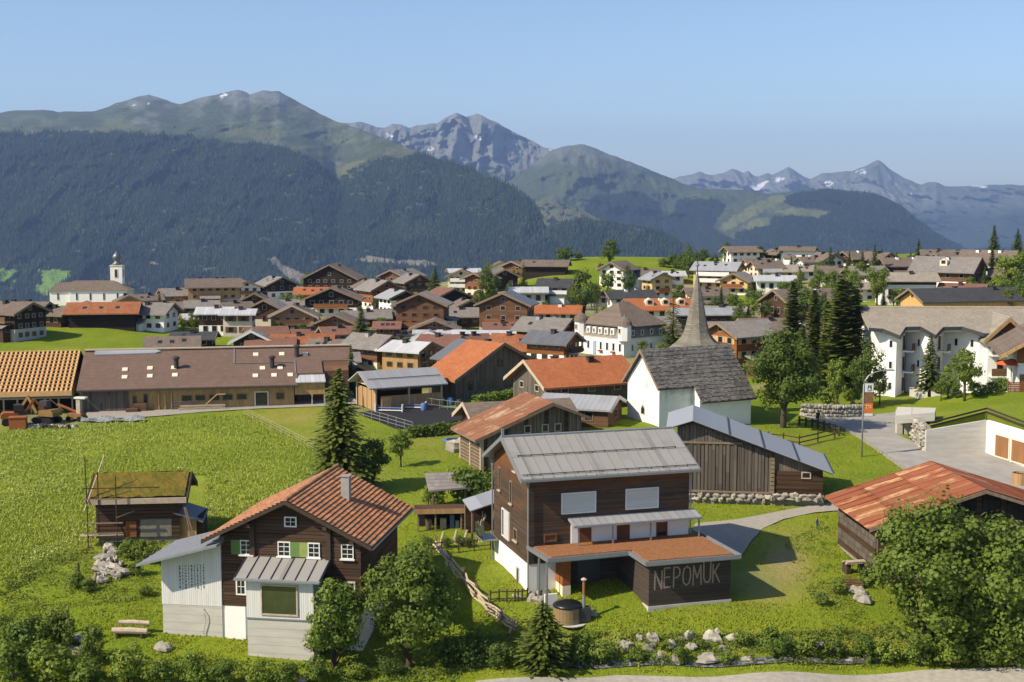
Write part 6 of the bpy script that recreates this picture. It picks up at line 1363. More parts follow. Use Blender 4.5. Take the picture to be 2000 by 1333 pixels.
# ------------------------------------------------------------------ long farm building
p = gp(157, 806); K = 1 / scale_at(p); FB = thing('farm_building', 'long farm building with brown tile roof and sliding doors', 'farm building', tuple(p), R(11)); FZ = p
L1 = 25.6; L2 = 32.6; hF = 2.9; tn = .40; dF = 8.7
zrF = hF + dF * tn
MB().prism([(0, -2), (2 * dF, -2), (2 * dF, hF), (dF, zrF), (0, hF)], 'x', 0, L1).build('wall', 'wood_farm', FB)
MB().prism([(2.9, -2), (2 * dF, -2), (2 * dF, hF), (dF, zrF), (2.9, hF + 2.9 * tn)], 'x', L1 + .005, L2).build('rear_wall', 'wood_brown', FB)
def slope_slab(x0, x1, y0, th=.22, off=0.0): return MB().prism([(y0, hF + y0 * tn + off), (dF, zrF + off), (dF, zrF + th + off), (y0, hF + y0 * tn + th + off)], 'x', x0, x1)
fr = slope_slab(-.3, L1 + .5, -.75).build('roof', 'roof_farm', FB); fr2 = slope_slab(L1 + .505, L2 - 3.3, 2.0).build('roof', 'roof_farm', FB); slope_slab(L2 - 3.295, L2 + .8, 5.0).build('roof', 'roof_farm', FB)
MB().prism([(dF, zrF), (2 * dF + .75, hF - .75 * tn), (2 * dF + .75, hF - .75 * tn + .22), (dF, zrF + .22)], 'x', -.3, L2 + .8).build('back_roof', 'roof_farm', FB)
MB().bar((-.3, dF, zrF + .3), (L2 + .8, dF, zrF + .3), .9, .14).build('ridge_strip', 'timber_pale', FB)
rp = lambda x, y, l=.25: (x, y, hF + y * tn + l)
for x, y in ((5.0, 3.4), (8.0, 3.6), (10.9, 3.6), (5.1, 1.6), (8.1, 1.7), (11.1, 1.8), (21.8, 3.0), (24.0, 3.0), (20.9, 1.2), (23.2, 1.2), (25.2, 1.2), (21.0, 6.4), (24.3, 6.4), (27.3, 6.2)):
    a = rp(x, y, .235); b = rp(x, y + .75, .235)
    MB().add([(x - .33, a[1], a[2]), (x + .33, a[1], a[2]), (x + .33, b[1], b[2]), (x - .33, b[1], b[2]), (x - .33, a[1], a[2] + .08), (x + .33, a[1], a[2] + .08), (x + .33, b[1], b[2] + .08), (x - .33, b[1], b[2] + .08)], [(3, 2, 1, 0), (4, 5, 6, 7), (0, 1, 5, 4), (1, 2, 6, 5), (2, 3, 7, 6), (3, 0, 4, 7)]).build('skylight', 'plaster_cream', fr)
for x, y in ((11.2, 3.9), (23.0, 3.6), (26.2, 6.2)):
    v_ = MB().lathe([(.3, -.3), (.3, 1.1), (.45, 1.12), (.45, 1.3), (.28, 1.45)], 10, rp(x, y)).build('vent_pipe', 'chimney_dark', fr if x < 25 else fr2)
for x, y0, y1 in ((18.3, 4.6, 8.4), (25.9, 2.0, 5.2)): MB().bar(rp(x, y0, .28), rp(x, y1, .28), .14, .06).build('snow_rail', 'metal_grey', fr)
MB().bar(rp(18.3, 4.6, .3), rp(25.6, 4.6, .3), .12, .06).build('snow_rail', 'metal_grey', fr)
MB().add([rp(1.0, 7.3, .26), rp(8.5, 7.5, .26), rp(9.2, 7.9, .26), rp(8.4, 8.3, .26), rp(1.0, 8.3, .26), rp(1.0, 7.3, .4), rp(8.5, 7.5, .4), rp(9.2, 7.9, .4), rp(8.4, 8.3, .4), rp(1.0, 8.3, .4)], [(5, 6, 7, 8, 9), (0, 1, 6, 5), (1, 2, 7, 6), (2, 3, 8, 7)]).build('ridge_tarp', 'roof_tin_blue', fr)
for k in range(2): link('sliding_door', box_mesh(-1.35, 1.35, -.12, 0, 0, 2.75, 'wood_weather', 'sliding_door'), FB, (1.6 + 2.72 * k, -.02 - .05 * k, .05))
MB().bar((-.3, -.8, hF - .75 * tn + .05), (L1 + .5, -.8, hF - .75 * tn + .05), .16).build('gutter', 'metal_dark', FB)
for x, w, h, z in ((6.4, .6, 1.0, .9), (7.7, .6, 1.2, .9), (12.6, 1.3, .8, 1.0), (14.2, 1.3, .8, 1.0), (15.9, 1.3, .8, 1.0), (17.5, 1.3, .8, 1.0), (19.2, 1.3, .8, 1.0), (23.9, 1.1, .9, .9)): window(FB, x, 0, z, 0, w, h, 'timber')
window(FB, 21.6, 0, .1, 0, 1.7, 1.9, 'frame_white', ft=.12)
for k in range(3): MB().box(9.2 + k * .75, 9.3 + k * .75, -.25, -.05, 0, 2.1).build('post', 'timber_new', FB)
lr = MB().prism([(-.6, 3.0), (2.85, 3.75), (2.85, 3.87), (-.6, 3.12)], 'x', L1 + .2, L1 + 3.9).build('porch_roof', 'roof_tin_light', FB)
box(L1 + .1, L1 + 3.8, -.3, .0, 1.5, 2.95).build('porch_board', 'wood_farm', FB)
for x in (L1 + 2.2, L1 + 3.75): MB().box(x - .08, x + .08, -.35, -.19, -.3, 1.5).build('post', 'timber_pale', FB)
link('barn_door', box_mesh(-.9, .9, -.1, 0, 0, 2.2, 'wood_grey', 'barn_door'), FB, (L1 + 1.2, 2.88, 0))
# ------------------------------------------------------------------ new timber roof under construction
NB = thing('timber_frame_barn', 'barn under construction with fresh timber rafters and battens', 'barn', tuple(FZ), R(11))
xl = -12.5; x1 = -.75; off = .25; y0 = -1.3
box(xl, x1, .3, 2 * dF, 1.9, hF + .2).build('upper_boards', 'wood_farm', NB)
for k in range(4): window(NB, -10.8 + k * 2.6, .3, 2.0, 0, .8, .85, 'timber', 'door_brown')
box(xl, x1, 4.0, 4.3, -2, 1.9).build('inner_wall', 'wood_black', NB)
for k in range(8): MB().box(xl + .4 + k * 1.58, xl + .58 + k * 1.58, .35, .53, -.8, 1.9).build('post', 'timber_pale', NB)
MB().bar((-3.6, .2, 1.8), (-1.9, .2, .2), .1).build('brace', 'timber_new', NB); MB().box(xl, x1 + .3, .1, .3, 1.75, 1.95).build('beam', 'metal_grey', NB)
dk = MB().prism([(y0, hF + y0 * tn + .1), (dF, zrF + .1), (dF, zrF + .16), (y0, hF + y0 * tn + .16)], 'x', xl, x1).build('roof_deck', 'wood_dark', NB)
nk = 22
for k in range(nk):
    x = xl + .2 + k * (x1 - xl - .4) / (nk - 1); MB().bar((x, y0, hF + y0 * tn + .28), (x, dF, zrF + .28), .24, .2).build('rafter', 'timber_new', dk)
for k in range(13):
    y = y0 + .15 + k * .8; MB().bar((xl, y, hF + y * tn + .42), (x1, y, hF + y * tn + .42), .16, .08).build('batten', 'timber_new', dk)
MB().box(xl, x1, y0 - .12, y0 - .005, hF + y0 * tn - .1, hF + y0 * tn + .42).build('fascia', 'timber_new', dk)
MB().prism([(dF, zrF), (2 * dF, hF), (2 * dF, hF + .2), (dF, zrF + .2)], 'x', xl, x1).build('back_slope', 'wood_dark', NB)

# ------------------------------------------------------------------ riding shelter
p = gp(735, 806); RS = thing('riding_shelter', 'open timber riding shelter with grey metal roof beside the arena', 'shelter', tuple(p), R(27))
Lr, Wr, hr_ = 8.6, 6.6, 3.1; tn = .42
rr_ = lam(Wr / 2, .6, hr_ + .02, tn, .14, -1.1, Lr + .6).build('roof', 'roof_tin', RS); rr_.location.y = Wr / 2
MB().bar((-.6, Wr * .18, hr_ + .25 + Wr * .2 * tn), (Lr + .3, Wr * .18, hr_ + .25 + Wr * .2 * tn), .08).build('snow_rail', 'metal_dark', RS)
for x in (0, Lr * .5, Lr):
    for y in (.1, Wr - .1): MB().box(x - .1, x + .1, y - .1, y + .1, -1, hr_).build('post', 'timber_pale', RS)
for a, b in (((0, 0, hr_), (0, Wr / 2, hr_ + Wr / 2 * tn)), ((0, Wr, hr_), (0, Wr / 2, hr_ + Wr / 2 * tn)), ((0, 0, hr_ - .1), (0, Wr, hr_ - .1)), ((0, Wr * .25, hr_), (0, Wr / 2, hr_ + .9)), ((0, Wr * .75, hr_), (0, Wr / 2, hr_ + .9))): MB().bar(a, b, .16).build('truss_beam', 'timber_pale', RS)
MB().prism([(0.1, hr_ - .1), (Wr - .1, hr_ - .1), (Wr / 2, hr_ + Wr / 2 * tn - .1)], 'x', .15, .2).build('gable_boards', 'wood_tan', RS)
for k in range(4): link('gate_panel', box_mesh(-.7, .7, -.06, 0, .1, 2.6, 'wood_tan', 'gate_panel'), RS, (.1, .85 + k * 1.55, 0), R(-90))
box(.6, Lr, .05, .15, -1, hr_ - 1.2).build('side_boards', 'wood_tan', RS); box(.6, Lr, .06, .14, hr_ - .55, hr_ - .02).build('top_boards', 'wood_brown', RS)
box(.3, Lr, Wr - .3, Wr - .2, -1, hr_).build('back_wall', 'wood_dark', RS); link('hay_door', box_mesh(-.6, .6, -.1, 0, 0, 1.9, 'wood_pine', 'hay_door'), RS, (1.3, .02, -.1))

# ------------------------------------------------------------------ barn with the brown rusty sheet roof and slatted side
p = gp(940, 922); RB = thing('slatted_barn', 'slatted hay barn with faded rusty roof behind the tall timber house', 'barn', tuple(p), R(20))
W1, W2, L4, h4, tn = 7.0, 3.2, 6.2, 3.3, .40                    # ridge along local y; left slope long, right slope short
MB().prism([(.15, 0), (W1 + W2, 0), (W1 + W2, h4 + (W1 - W2) * tn), (W1, h4 + W1 * tn), (.15, h4)], 'y', 0, L4).build('wall', 'wood_grey', RB).location.z = 0
box(.15, W1 + W2, .02, L4, -2.5, 0).build('stone_footing', 'stone', RB)
rf = MB().prism([(-.9, h4 - .9 * tn + .05), (W1, h4 + W1 * tn + .05), (W1 + W2 + .7, h4 + (W1 - W2 - .7) * tn + .05), (W1 + W2 + .7, h4 + (W1 - W2 - .7) * tn + .2), (W1, h4 + W1 * tn + .2), (-.9, h4 - .9 * tn + .2)], 'y', -.8, L4 + .6).build('roof', 'timber', RB)
for i in range(9):
    y0 = -.82 + i * .85
    for j in range(3):
        u0, u1 = -.92 + j * (W1 + .92) / 3, -.92 + (j + 1) * (W1 + .92) / 3; l = .22 + .02 * j + rng.uniform(0, .015)
        a = [(u0, y0, h4 + u0 * tn + l + .02), (u1, y0, h4 + u1 * tn + l), (u1, y0 + .83, h4 + u1 * tn + l), (u0, y0 + .83, h4 + u0 * tn + l + .02)]
        MB().add(a + [(q[0], q[1], q[2] - .015) for q in a], [(0, 1, 2, 3), (7, 6, 5, 4), (0, 4, 5, 1), (1, 5, 6, 2), (2, 6, 7, 3), (3, 7, 4, 0)]).build('roof_sheet', 'sheet_brown_rust', rf)
for k in range(11): MB().box(-.05, .10, -.05, L4, -.1 + k * .33, .08 + k * .33).build('slat', 'timber', RB)
for y in (0, L4 / 2, L4): MB().box(-.12, .2, y - .14, y + .14, -2, h4).build('post', 'timber_pale', RB)
for k in range(24):
    x = .4 + k * .41; zt = (h4 + min(x, W1) * tn - max(0, x - W1) * tn) - .1; MB().box(x - .19, x + .19, -.05 - .015 * (k % 3), -.003, 0.02, zt).build('plank', 'wood_grey' if k % 5 else 'wood_dark', RB)
for x in (4.6, 6.4, 7.7): window(RB, x, -.1, 3.4, 0, .7, .8, 'timber_pale')
for yy in (-.86,): MB().prism([(-.9, h4 - .9 * tn - .1), (W1, h4 + W1 * tn - .1), (W1 + W2 + .7, h4 + (W1 - W2 - .7) * tn - .1), (W1 + W2 + .7, h4 + (W1 - W2 - .7) * tn + .15), (W1, h4 + W1 * tn + .15), (-.9, h4 - .9 * tn + .15)], 'y', yy, yy + .05).build('bargeboard', 'timber', RB)

# ------------------------------------------------------------------ garages under the green roof terrace
def atz(px, py, z):
    a, b = ray(px, py); d = (CZ - z) / -b; return Vector((a * d, d, z))
m_plain('white_render', (.82, .80, .76), .9, .06, 1)
GA = gp(1808, 884); GB = gp(1925, 886); GC = gp(2020, 922)
T2 = thing('garage', 'concrete garage with two rusty doors under a grass terrace', 'garage', tuple(GB), 0)
def wall_seg(name, a, b, z0a, z0b, z1a, z1b, th, mat, parent, base):
    a = a - base; b = b - base; n = Vector((-(b.y - a.y), b.x - a.x, 0)).normalized() * th
    v_ = [(a.x, a.y, z0a), (b.x, b.y, z0b), (b.x + n.x, b.y + n.y, z0b), (a.x + n.x, a.y + n.y, z0a), (a.x, a.y, z1a), (b.x, b.y, z1b), (b.x + n.x, b.y + n.y, z1b), (a.x + n.x, a.y + n.y, z1a)]
    return MB().add(v_, [(3, 2, 1, 0), (4, 5, 6, 7), (0, 1, 5, 4), (1, 2, 6, 5), (2, 3, 7, 6), (3, 0, 4, 7)]).build(name, mat, parent)
wall_seg('concrete_wall', GA, GB, -2, -2, 2.45, 3.4, .35, 'concrete', T2, GB)
wall_seg('white_wall', GB, GC, -2, -2, 3.4, 3.3, .35, 'white_render', T2, GB)
dirw = (GC - GB).normalized(); ang = math.atan2(dirw.y, dirw.x)
for k in range(2):
    q = dirw * (2.9 + 2.75 * k); link('garage_door', box_mesh(-1.15, 1.15, -.09, -.02, 0, 2.15, 'door_rust', 'garage_door'), T2, (q.x, q.y, .1), ang); link('door_frame', ring_mesh(2.5, 2.35, .13, -.12, -.01, 'plaster_cream'), T2, (q.x, q.y, .02), ang)
edge = [(1772, 822, 3.9), (1815, 834, 4.4), (1925, 806, 5.5), (2030, 846, 5.3), (2140, 800, 6.4), (2120, 768, 6.6), (1960, 766, 6.2), (1870, 768, 5.6), (1800, 778, 4.6), (1775, 800, 4.2)]
ev = [atz(*q) for q in edge]; cen = sum(ev, Vector()) / len(ev)
vs = [tuple(q - GB) for q in ev] + [tuple(q - GB - Vector((0, 0, 4.5))) for q in ev] + [tuple(cen - GB + Vector((0, 0, .25)))]; n = len(ev)
go = MB().add(vs, [(i, (i + 1) % n, 2 * n) for i in range(n)] + [(i, n + i, n + (i + 1) % n, (i + 1) % n) for i in range(n)]).build('grass_terrace', 'ground_grass', T2)
for a, b in ((1, 2), (2, 3)):
    for dz in (.12, .5): MB().bar(ev[a] - GB + Vector((0, -.35, dz)), ev[b] - GB + Vector((0, -.35, dz)), .14, .16).build('edge_beam', 'timber_dark', T2)
SW = thing('stone_retaining_wall', 'rough stone retaining wall left of the garage concrete', 'wall', tuple(GA), 0)
sa = gp(1772, 846); 
for i in range(10):
    for j in range(6):
        q = sa.lerp(GA, (i + .5) / 10) - GA; MB().lump((q.x + rng.uniform(-.1, .1), q.y + .1, .25 + j * .42), (.36, .3, .24), i * 9 + j).build('stone', rng.choice(('stone', 'stone_pale', 'stone')), SW)
wall_seg('core', sa, GA, -1, -1, 2.6, 2.4, .6, 'stone', SW, GA).location.y = .25
EN = thing('garage_portal', 'small concrete portal with flat slab beside the street', 'portal', tuple(gp(1756, 846)), 0)
b0 = gp(1756, 846)
for px_ in (1756, 1771):
    q = gp(px_, 848) - b0; MB().box(q.x - .3, q.x + .3, q.y - .2, q.y + .5, -1, 2.6).build('pillar', 'concrete', EN)
q0 = atz(1750, 812, b0.z + 2.6) - b0; q1 = atz(1826, 806, b0.z + 3.0) - b0; q2 = atz(1828, 797, b0.z + 3.0) - b0; q3 = atz(1752, 795, b0.z + 2.6) - b0
MB().add([tuple(q) for q in (q0, q1, q2, q3)] + [tuple(q - Vector((0, 0, .9))) for q in (q0, q1, q2, q3)], [(0, 1, 2, 3), (7, 6, 5, 4), (0, 4, 5, 1), (1, 5, 6, 2), (2, 6, 7, 3), (3, 7, 4, 0)]).build('slab', 'concrete', EN)
b0 = gp(1776, 774); CW = thing('concrete_ramp_wall', 'pale slanting concrete wall in front of the hotel lawn', 'wall', tuple(b0), 0)
b1 = gp(1846, 796); wall_seg('wall_body', b0, b1, -1.5, b1.z - b0.z - 1.5, 1.1, b1.z - b0.z + 1.0, 1.3, 'concrete', CW, b0)

# ------------------------------------------------------------------ chalet cut by the right edge, on the terrace
p = atz(2095, 770, 6.0); RC = thing('edge_chalet', 'brown timber chalet with broad gable cut by the right edge', 'house', tuple(p), R(-14))
wv = 7.6; hv = 4.6; tn = .62
MB().prism([(-wv + 1.6, -4), (wv, -4), (wv, hv), (0, hv + wv * tn - .4), (-wv + 1.6, hv + 1.6 * tn - .4)], 'y', 0, 10).build('wall', 'white_render', RC)
MB().prism([(-wv + 1.5, 3.4), (wv, 3.4), (wv, hv), (0, hv + wv * tn - .5), (-wv + 1.5, hv + 1.5 * tn - .5)], 'y', -.12, -.01).build('gable_boards', 'wood_red', RC)
MB().prism([(-wv - .6, hv - .6 * tn), (0, hv + wv * tn), (wv + .6, hv - .6 * tn), (wv + .6, hv - .6 * tn + .35), (0, hv + wv * tn + .4), (-wv - .6, hv - .6 * tn + .35)], 'y', -2.2, 11).build('roof', 'roof_brown', RC)
MB().prism([(-wv - .7, hv - .7 * tn - .25), (0, hv + wv * tn - .25), (wv + .6, hv - .6 * tn - .25), (wv + .6, hv - .6 * tn + .2), (0, hv + wv * tn + .3), (-wv - .7, hv - .7 * tn + .2)], 'y', -2.35, -2.21).build('bargeboard', 'wood_tan', RC)
for x in (-4.6, -2.6): window(RC, x, 0, .5, 0, .9, 1.6, 'frame_brown')
link('door', box_mesh(-.45, .45, -.06, 0, 0, 2.1, 'door_rust', 'door'), RC, (-5.3, -.02, 0))
FE = thing('terrace_fence', 'brown horizontal board fence on the terrace at the right edge', 'fence', tuple(atz(1968, 772, 5.9)), R(4))
for k in range(8): MB().box(0, 3.4, -.05, .0, -.1 + k * .2, .06 + k * .2).build('board', 'wood_red', FE)
for x in (.05, 1.7, 3.3): MB().box(x - .06, x + .06, .002, .1, -.5, 1.6).build('post', 'timber', FE)
UM = thing('parasol', 'wide open orange parasol on the terrace at the right edge', 'parasol', tuple(atz(1974, 764, 5.9)), 0)
z_ = 3.2; n = 8; vs = [(0, 0, z_ + .62)] + [(1.9 * math.cos(2 * math.pi * k / n), 1.9 * math.sin(2 * math.pi * k / n), z_) for k in range(n)]
MB().add(vs + [(x, y, z - .05) for x, y, z in vs], [(0, 1 + k, 1 + (k + 1) % n) for k in range(n)] + [(n + 1, n + 2 + (k + 1) % n, n + 2 + k) for k in range(n)] + [(1 + k, n + 2 + k, n + 2 + (k + 1) % n, 1 + (k + 1) % n) for k in range(n)]).build('canopy', 'cloth_red', UM)
MB().tube([(0, 0, -.5), (0, 0, z_ + .6)], .05, 6).build('pole', 'timber_pale', UM)
ORD = 'first second third fourth fifth sixth seventh eighth ninth tenth eleventh twelfth thirteenth fourteenth fifteenth sixteenth seventeenth eighteenth nineteenth'.split()
# ------------------------------------------------------------------ trees and bushes
TK['bigA#0'] = broadleaf(101, 8.6, 3.15, 90, 11000, .21, 'leaf', .04, True, .27)
TK['bigB#0'] = broadleaf(102, 6.6, 1.95, 60, 6500, .2, 'leaf', .0, True, .33)
TK['bigC#0'] = broadleaf(103, 10.5, 3.9, 110, 13000, .24, 'leaf', .0, True, .25)
TK['bigD#0'] = broadleaf(104, 9.8, 3.4, 90, 9500, .24, 'leaf', .0, True, .27)
TK['linden#0'] = broadleaf(105, 10.2, 4.1, 100, 11000, .27, 'leaf_dark', .16, True, .25)
def tree1(*a, **k): return tree(*a, name='leafy_tree', cat='tree', **k)
tree1('round leafy tree hiding the right side of the tile house', 800, 1305, 270, 'bigA#0', 1.02)
tree1('narrower leafy tree in front of the bay of the tile house', 652, 1306, 206, 'bigB#0', 1.0)
tree1('huge leafy tree before the rusty barn', 1812, 1284, 345, 'bigC#0', 1.12)
tree1('leafy tree with pale shoots at the right edge', 1962, 1290, 318, 'bigD#0', 1.05)
tree1('broad dark tree standing alone beside the chapel', 1530, 836, 198, 'linden#0', 1.14)
tree('tall spruce with wide skirts in the meadow', 664, 968, 250, 'bigspruce#0', 1.4)
tree('dark leafy tree at the right foot of the meadow spruce', 728, 952, 104, 'dark#0', 1.05)
tree('small round tree on the lawn behind the meadow spruce', 783, 912, 78, 'leafy#0', 1.0)
tree('small fir growing beside the hot tub', 1060, 1303, 128, 'young#0', 1.3)
tree('leafy bush between open shed and timber house', 922, 994, 92, 'darkbush#0', 1.0)
tree('light bush at the left post of the open shed', 848, 992, 58, 'bush#0', .8)
tree('dark spruce at the end of the farm building', 686, 776, 104, 'spruce#0', .95)
tree('bright young larch before the riding shelter', 668, 800, 62, 'larch#0', .9)
tree('dark spruce in the middle of the village roofs', 706, 680, 84, 'spruce#1', 1.5)
tree('small leafy tree beside the pale sheet roof house', 381, 652, 50, 'leafy#1', .95)
S_ = [('left slender conifer behind the broad dark tree', 1546, 742, 192, 'cypress#0', 1.35), ('second slender conifer behind the broad dark tree', 1588, 752, 186, 'cypress#1', 1.25), ('densest dark conifer left of the zigzag hotel', 1640, 762, 218, 'cypress#2', 1.75),
      ('dark conifer at the left corner of the zigzag hotel', 1668, 760, 196, 'cypress#0', 1.2), ('slim conifer between the slender conifers', 1613, 756, 168, 'cypress#1', 1.1), ('conifer half hidden behind the densest dark conifer', 1655, 740, 190, 'cypress#1', 1.5), ('short conifer between broad dark tree and the slender ones', 1566, 764, 130, 'cypress#2', 1.2)]
for a in S_: tree(*a, group='conifers beside the zigzag hotel')
tree('tall bright green shrub tree below the dense conifers', 1634, 800, 112, 'bright#0', .75)
tree('dark leafy tree at the foot of the zigzag hotel corner', 1690, 792, 132, 'dark#1', .85)
tree('leafy tree between stone wall and street lamp', 1718, 790, 74, 'leafy#2', .8)
tree('yellow green bush above the stone wall by the street', 1622, 796, 44, 'brightbush#0', 1.1)
tree('second bush above the stone wall near the banner', 1664, 792, 38, 'brightbush#1', 1.0)
tree('pointed spruce in front of the zigzag hotel', 1815, 764, 114, 'spruce#2', 1.35, loc=atz(1815, 766, 5.0))
tree('light leafy tree before the timber wing of the hotel', 1880, 780, 104, 'leafy#3', 1.0, loc=atz(1884, 780, 5.6))
tree('thin leafy tree left of the one before the timber wing', 1852, 772, 66, 'bright#1', .9, loc=atz(1852, 774, 5.4))
for i, (x, y, h, w) in enumerate(((1838, 772, 28, 1.1), (1868, 774, 26, 1.2), (1905, 776, 34, 1.2), (1935, 774, 30, 1.1), (1958, 770, 34, 1.0))): tree('%s low bush from the left along the hotel terrace' % ORD[i], x, y, h, 'bush#%d' % (i % 3), w, group='terrace bushes', loc=atz(x, y, 5.6))
sk = [('highest skyline spruce at upper right', 1940, 512, 72, 'spruce#0', 1.3), ('dark skyline spruce touching the right edge', 1986, 514, 66, 'spruce#1', 1.5), ('column shaped cypress before the upper right houses', 1936, 562, 76, 'cypress#2', 1.1), ('lone conifer on the skyline above the broad grey chalet', 1793, 512, 46, 'spruce#2', 1.2),
      ('slim spruce among the upper right roofs', 1707, 552, 76, 'spruce#3', 1.0), ('small spruce behind the slim spruce', 1692, 520, 36, 'spruce#0', .9), ('dark spruce right of the white box shaped house', 1621, 540, 58, 'spruce#1', 1.2), ('short dark conifer left of the slate roof chalet', 1725, 622, 54, 'cypress#0', 1.1),
      ('little conifer before the slate roof', 1865, 620, 42, 'spruce#3', .9), ('tiny conifer by the light timber gable', 1824, 616, 34, 'spruce#2', .8)]
for a in sk: tree(*a, group='conifers among the right hand houses')
lf = [('big bright broadleaf tree at the right edge above the slate roof', 1978, 588, 104, 'bright#0', 1.15), ('bright bushy tree behind the column cypress', 1955, 560, 66, 'bright#1', 1.1), ('birch like tree between white house and pale shingle roof', 1712, 606, 96, 'leafy#1', .8), ('pale leafy tree left of the birch like tree', 1662, 606, 84, 'leafy#2', .8),
      ('leafy tree below the sand coloured roofs', 1622, 606, 82, 'leafy#3', .85), ('wide leafy tree behind the second slender conifer', 1575, 640, 84, 'leafy#0', 1.0), ('leafy tree right of the chapel spire', 1432, 624, 60, 'leafy#1', 1.0), ('bright tree beside the leafy tree right of the spire', 1466, 630, 54, 'bright#0', 1.0), ('low tree left of the dark hut', 1494, 628, 44, 'dark#0', 1.1),
      ('round bush before the pale shingle roof house', 1752, 604, 46, 'bright#1', 1.1), ('leafy tree beneath the long brown roof', 1660, 700, 92, 'leafy#2', .8), ('small leafy tree among the right slope gardens', 1600, 566, 44, 'leafy#0', .9), ('garden tree below the cream gable house', 1465, 596, 40, 'dark#1', 1.0), ('shrubby tree beside the white house on the right slope', 1552, 580, 38, 'leafy#3', 1.0)]
for a in lf: tree(*a, group='broadleaf trees among the right hand houses')
kn = [('large round tree on the green knoll', 1190, 522, 58, 'dark#0', 1.05), ('dark bush on the crest of the green knoll', 1104, 510, 28, 'darkbush#1', 1.4), ('smaller bush right of the crest bush', 1130, 508, 16, 'darkbush#0', 1.2), ('tall dark tree right of the white three storey house', 1345, 544, 64, 'dark#1', .85), ('broad dark tree behind the spire tip', 1372, 520, 36, 'dark#0', 1.1), ('dark skyline tree left of the lone white house', 1420, 514, 42, 'dark#1', 1.0),
      ('round skyline tree right of the lone white house', 1486, 514, 36, 'dark#0', 1.0), ('bush at the end of the skyline meadow', 1296, 522, 18, 'darkbush#1', 1.2), ('skyline bush left of the tall dark tree', 1318, 524, 30, 'darkbush#0', 1.3), ('small tree on the slope of the knoll', 1173, 528, 14, 'darkbush#1', 1.0), ('tree between white box house and dark gable', 1592, 522, 26, 'dark#1', 1.2)]
for a in kn: tree(*a, group='trees along the skyline meadow')
md = [('very tall dark tree right of the white balcony house', 1140, 632, 112, 'dark#0', .78), ('leafy tree beside the knoll meadow path', 1187, 580, 56, 'leafy#1', .95), ('dark tree against the white three storey house', 1226, 580, 64, 'dark#1', .75), ('slim light larch on the hill shoulder', 1022, 562, 54, 'larch#0', 1.0), ('tall dark tree before the cream and orange house', 955, 600, 90, 'dark#1', .8), ('bush at the foot of the tall cream house', 935, 606, 44, 'dark#0', 1.0),
      ('dark spruce on the village skyline', 850, 590, 70, 'spruce#1', 1.5), ('roundish tree left of the biggest dark chalet', 600, 570, 44, 'leafy#0', .9), ('light shrub below the bright orange roof', 588, 610, 40, 'bright#0', .9), ('bush at the white and black chalet', 560, 592, 22, 'bush#2', 1.2), ('yellow green larch left of the chapel spire', 1314, 690, 124, 'larch#1', 1.05), ('light bush at the chapel roof end', 1292, 712, 48, 'bright#1', 1.0),
      ('shrub in front of the grey stone house', 1065, 606, 18, 'bush#1', 1.3), ('dark tree beside the orange dormer roof', 1330, 600, 48, 'dark#0', 1.0), ('slim light larch behind the turreted hotel', 1165, 650, 70, 'larch#0', .9), ('leafy tree right of the hill shoulder barn', 995, 582, 30, 'leafy#3', 1.0)]
for a in md: tree(*a, group='trees in the village middle')
# hedges
def hedge(label, pa, pb, hpx, n, kind, mat='leaf', h=None):
    a, b = gp(*pa), gp(*pb); T = thing('hedge', label, 'hedge', tuple(a), 0)
    k = hpx / scale_at(a); L = (b - a).length; g = np.random.default_rng(int(pa[0])); m_ = n
    d = (b - a); u = g.uniform(0, 1, m_); C = np.column_stack([d.x * u, d.y * u, d.z * u]) + np.column_stack([g.normal(0, k * .22, m_), g.normal(0, k * .22, m_), g.uniform(0, 1, m_) ** .7 * k])
    C[:, 2] += (fbm(u * L / 1.2, u * 0, 3, 3) - .5) * k * .5
    nr = unit(g.normal(size=(m_, 3)) + np.array([0, -.3, .5])); U = unit(np.cross(nr, g.normal(size=(m_, 3)))); Vv = np.cross(nr, U); sz = g.uniform(.6, 1.2, (m_, 1)) * .24
    P, Fq, tt = quad_cloud(C, U * sz * .5, Vv * sz * .85, g.uniform(0, 1, m_)); link('foliage', mesh_np('foliage', P, Fq, mat, tt), T)
    return T
hedge('dark hedge along the near side of the riding arena', (800, 856), (905, 846), 26, 2600, 'h', 'leaf_dark')
hedge('bright bean rows in the garden before the orange barn', (930, 790), (1012, 776), 20, 1800, 'h', 'leaf_bright')
hedge('second bright garden row before the orange barn', (960, 800), (1030, 788), 12, 1000, 'h', 'leaf_bright')
hedge('clipped hedge beside the zigzag hotel', (1738, 760), (1778, 760), 24, 1800, 'h', 'leaf')
# shrubs along the stream and the lower left corner: single bushes
bl = [(25, 1330, 90, 'bush', 1.2), (95, 1335, 100, 'brightbush', 1.1), (60, 1285, 110, 'bush', 1.0), (118, 1275, 105, 'bush', .75), (180, 1300, 95, 'bush', .7), (250, 1335, 95, 'brightbush', .9), (170, 1340, 70, 'bush', 1.2), (320, 1340, 70, 'bush', 1.1), (380, 1340, 80, 'bush', .9), (440, 1340, 62, 'bush', 1.0), (505, 1342, 72, 'brightbush', .9), (560, 1340, 56, 'bush', 1.1), (620, 1335, 64, 'bush', 1.0), (690, 1325, 46, 'brightbush', 1.2), (10, 1250, 60, 'bush', 1.0)]
for i, (x, y, h, k, w) in enumerate(sorted(bl)): h *= .86; tree('%s leafy bush from the left in the thicket along the bottom edge' % ORD[i], x, y, h, '%s#%d' % (k, i % 3), w, group='thicket at the lower left')
bk = [(870, 1304, 78, 'darkbush', 1.1), (920, 1300, 92, 'darkbush', 1.0), (975, 1306, 72, 'darkbush', 1.0), (1010, 1300, 40, 'bush', 1.1), (760, 1320, 50, 'darkbush', 1.3)]
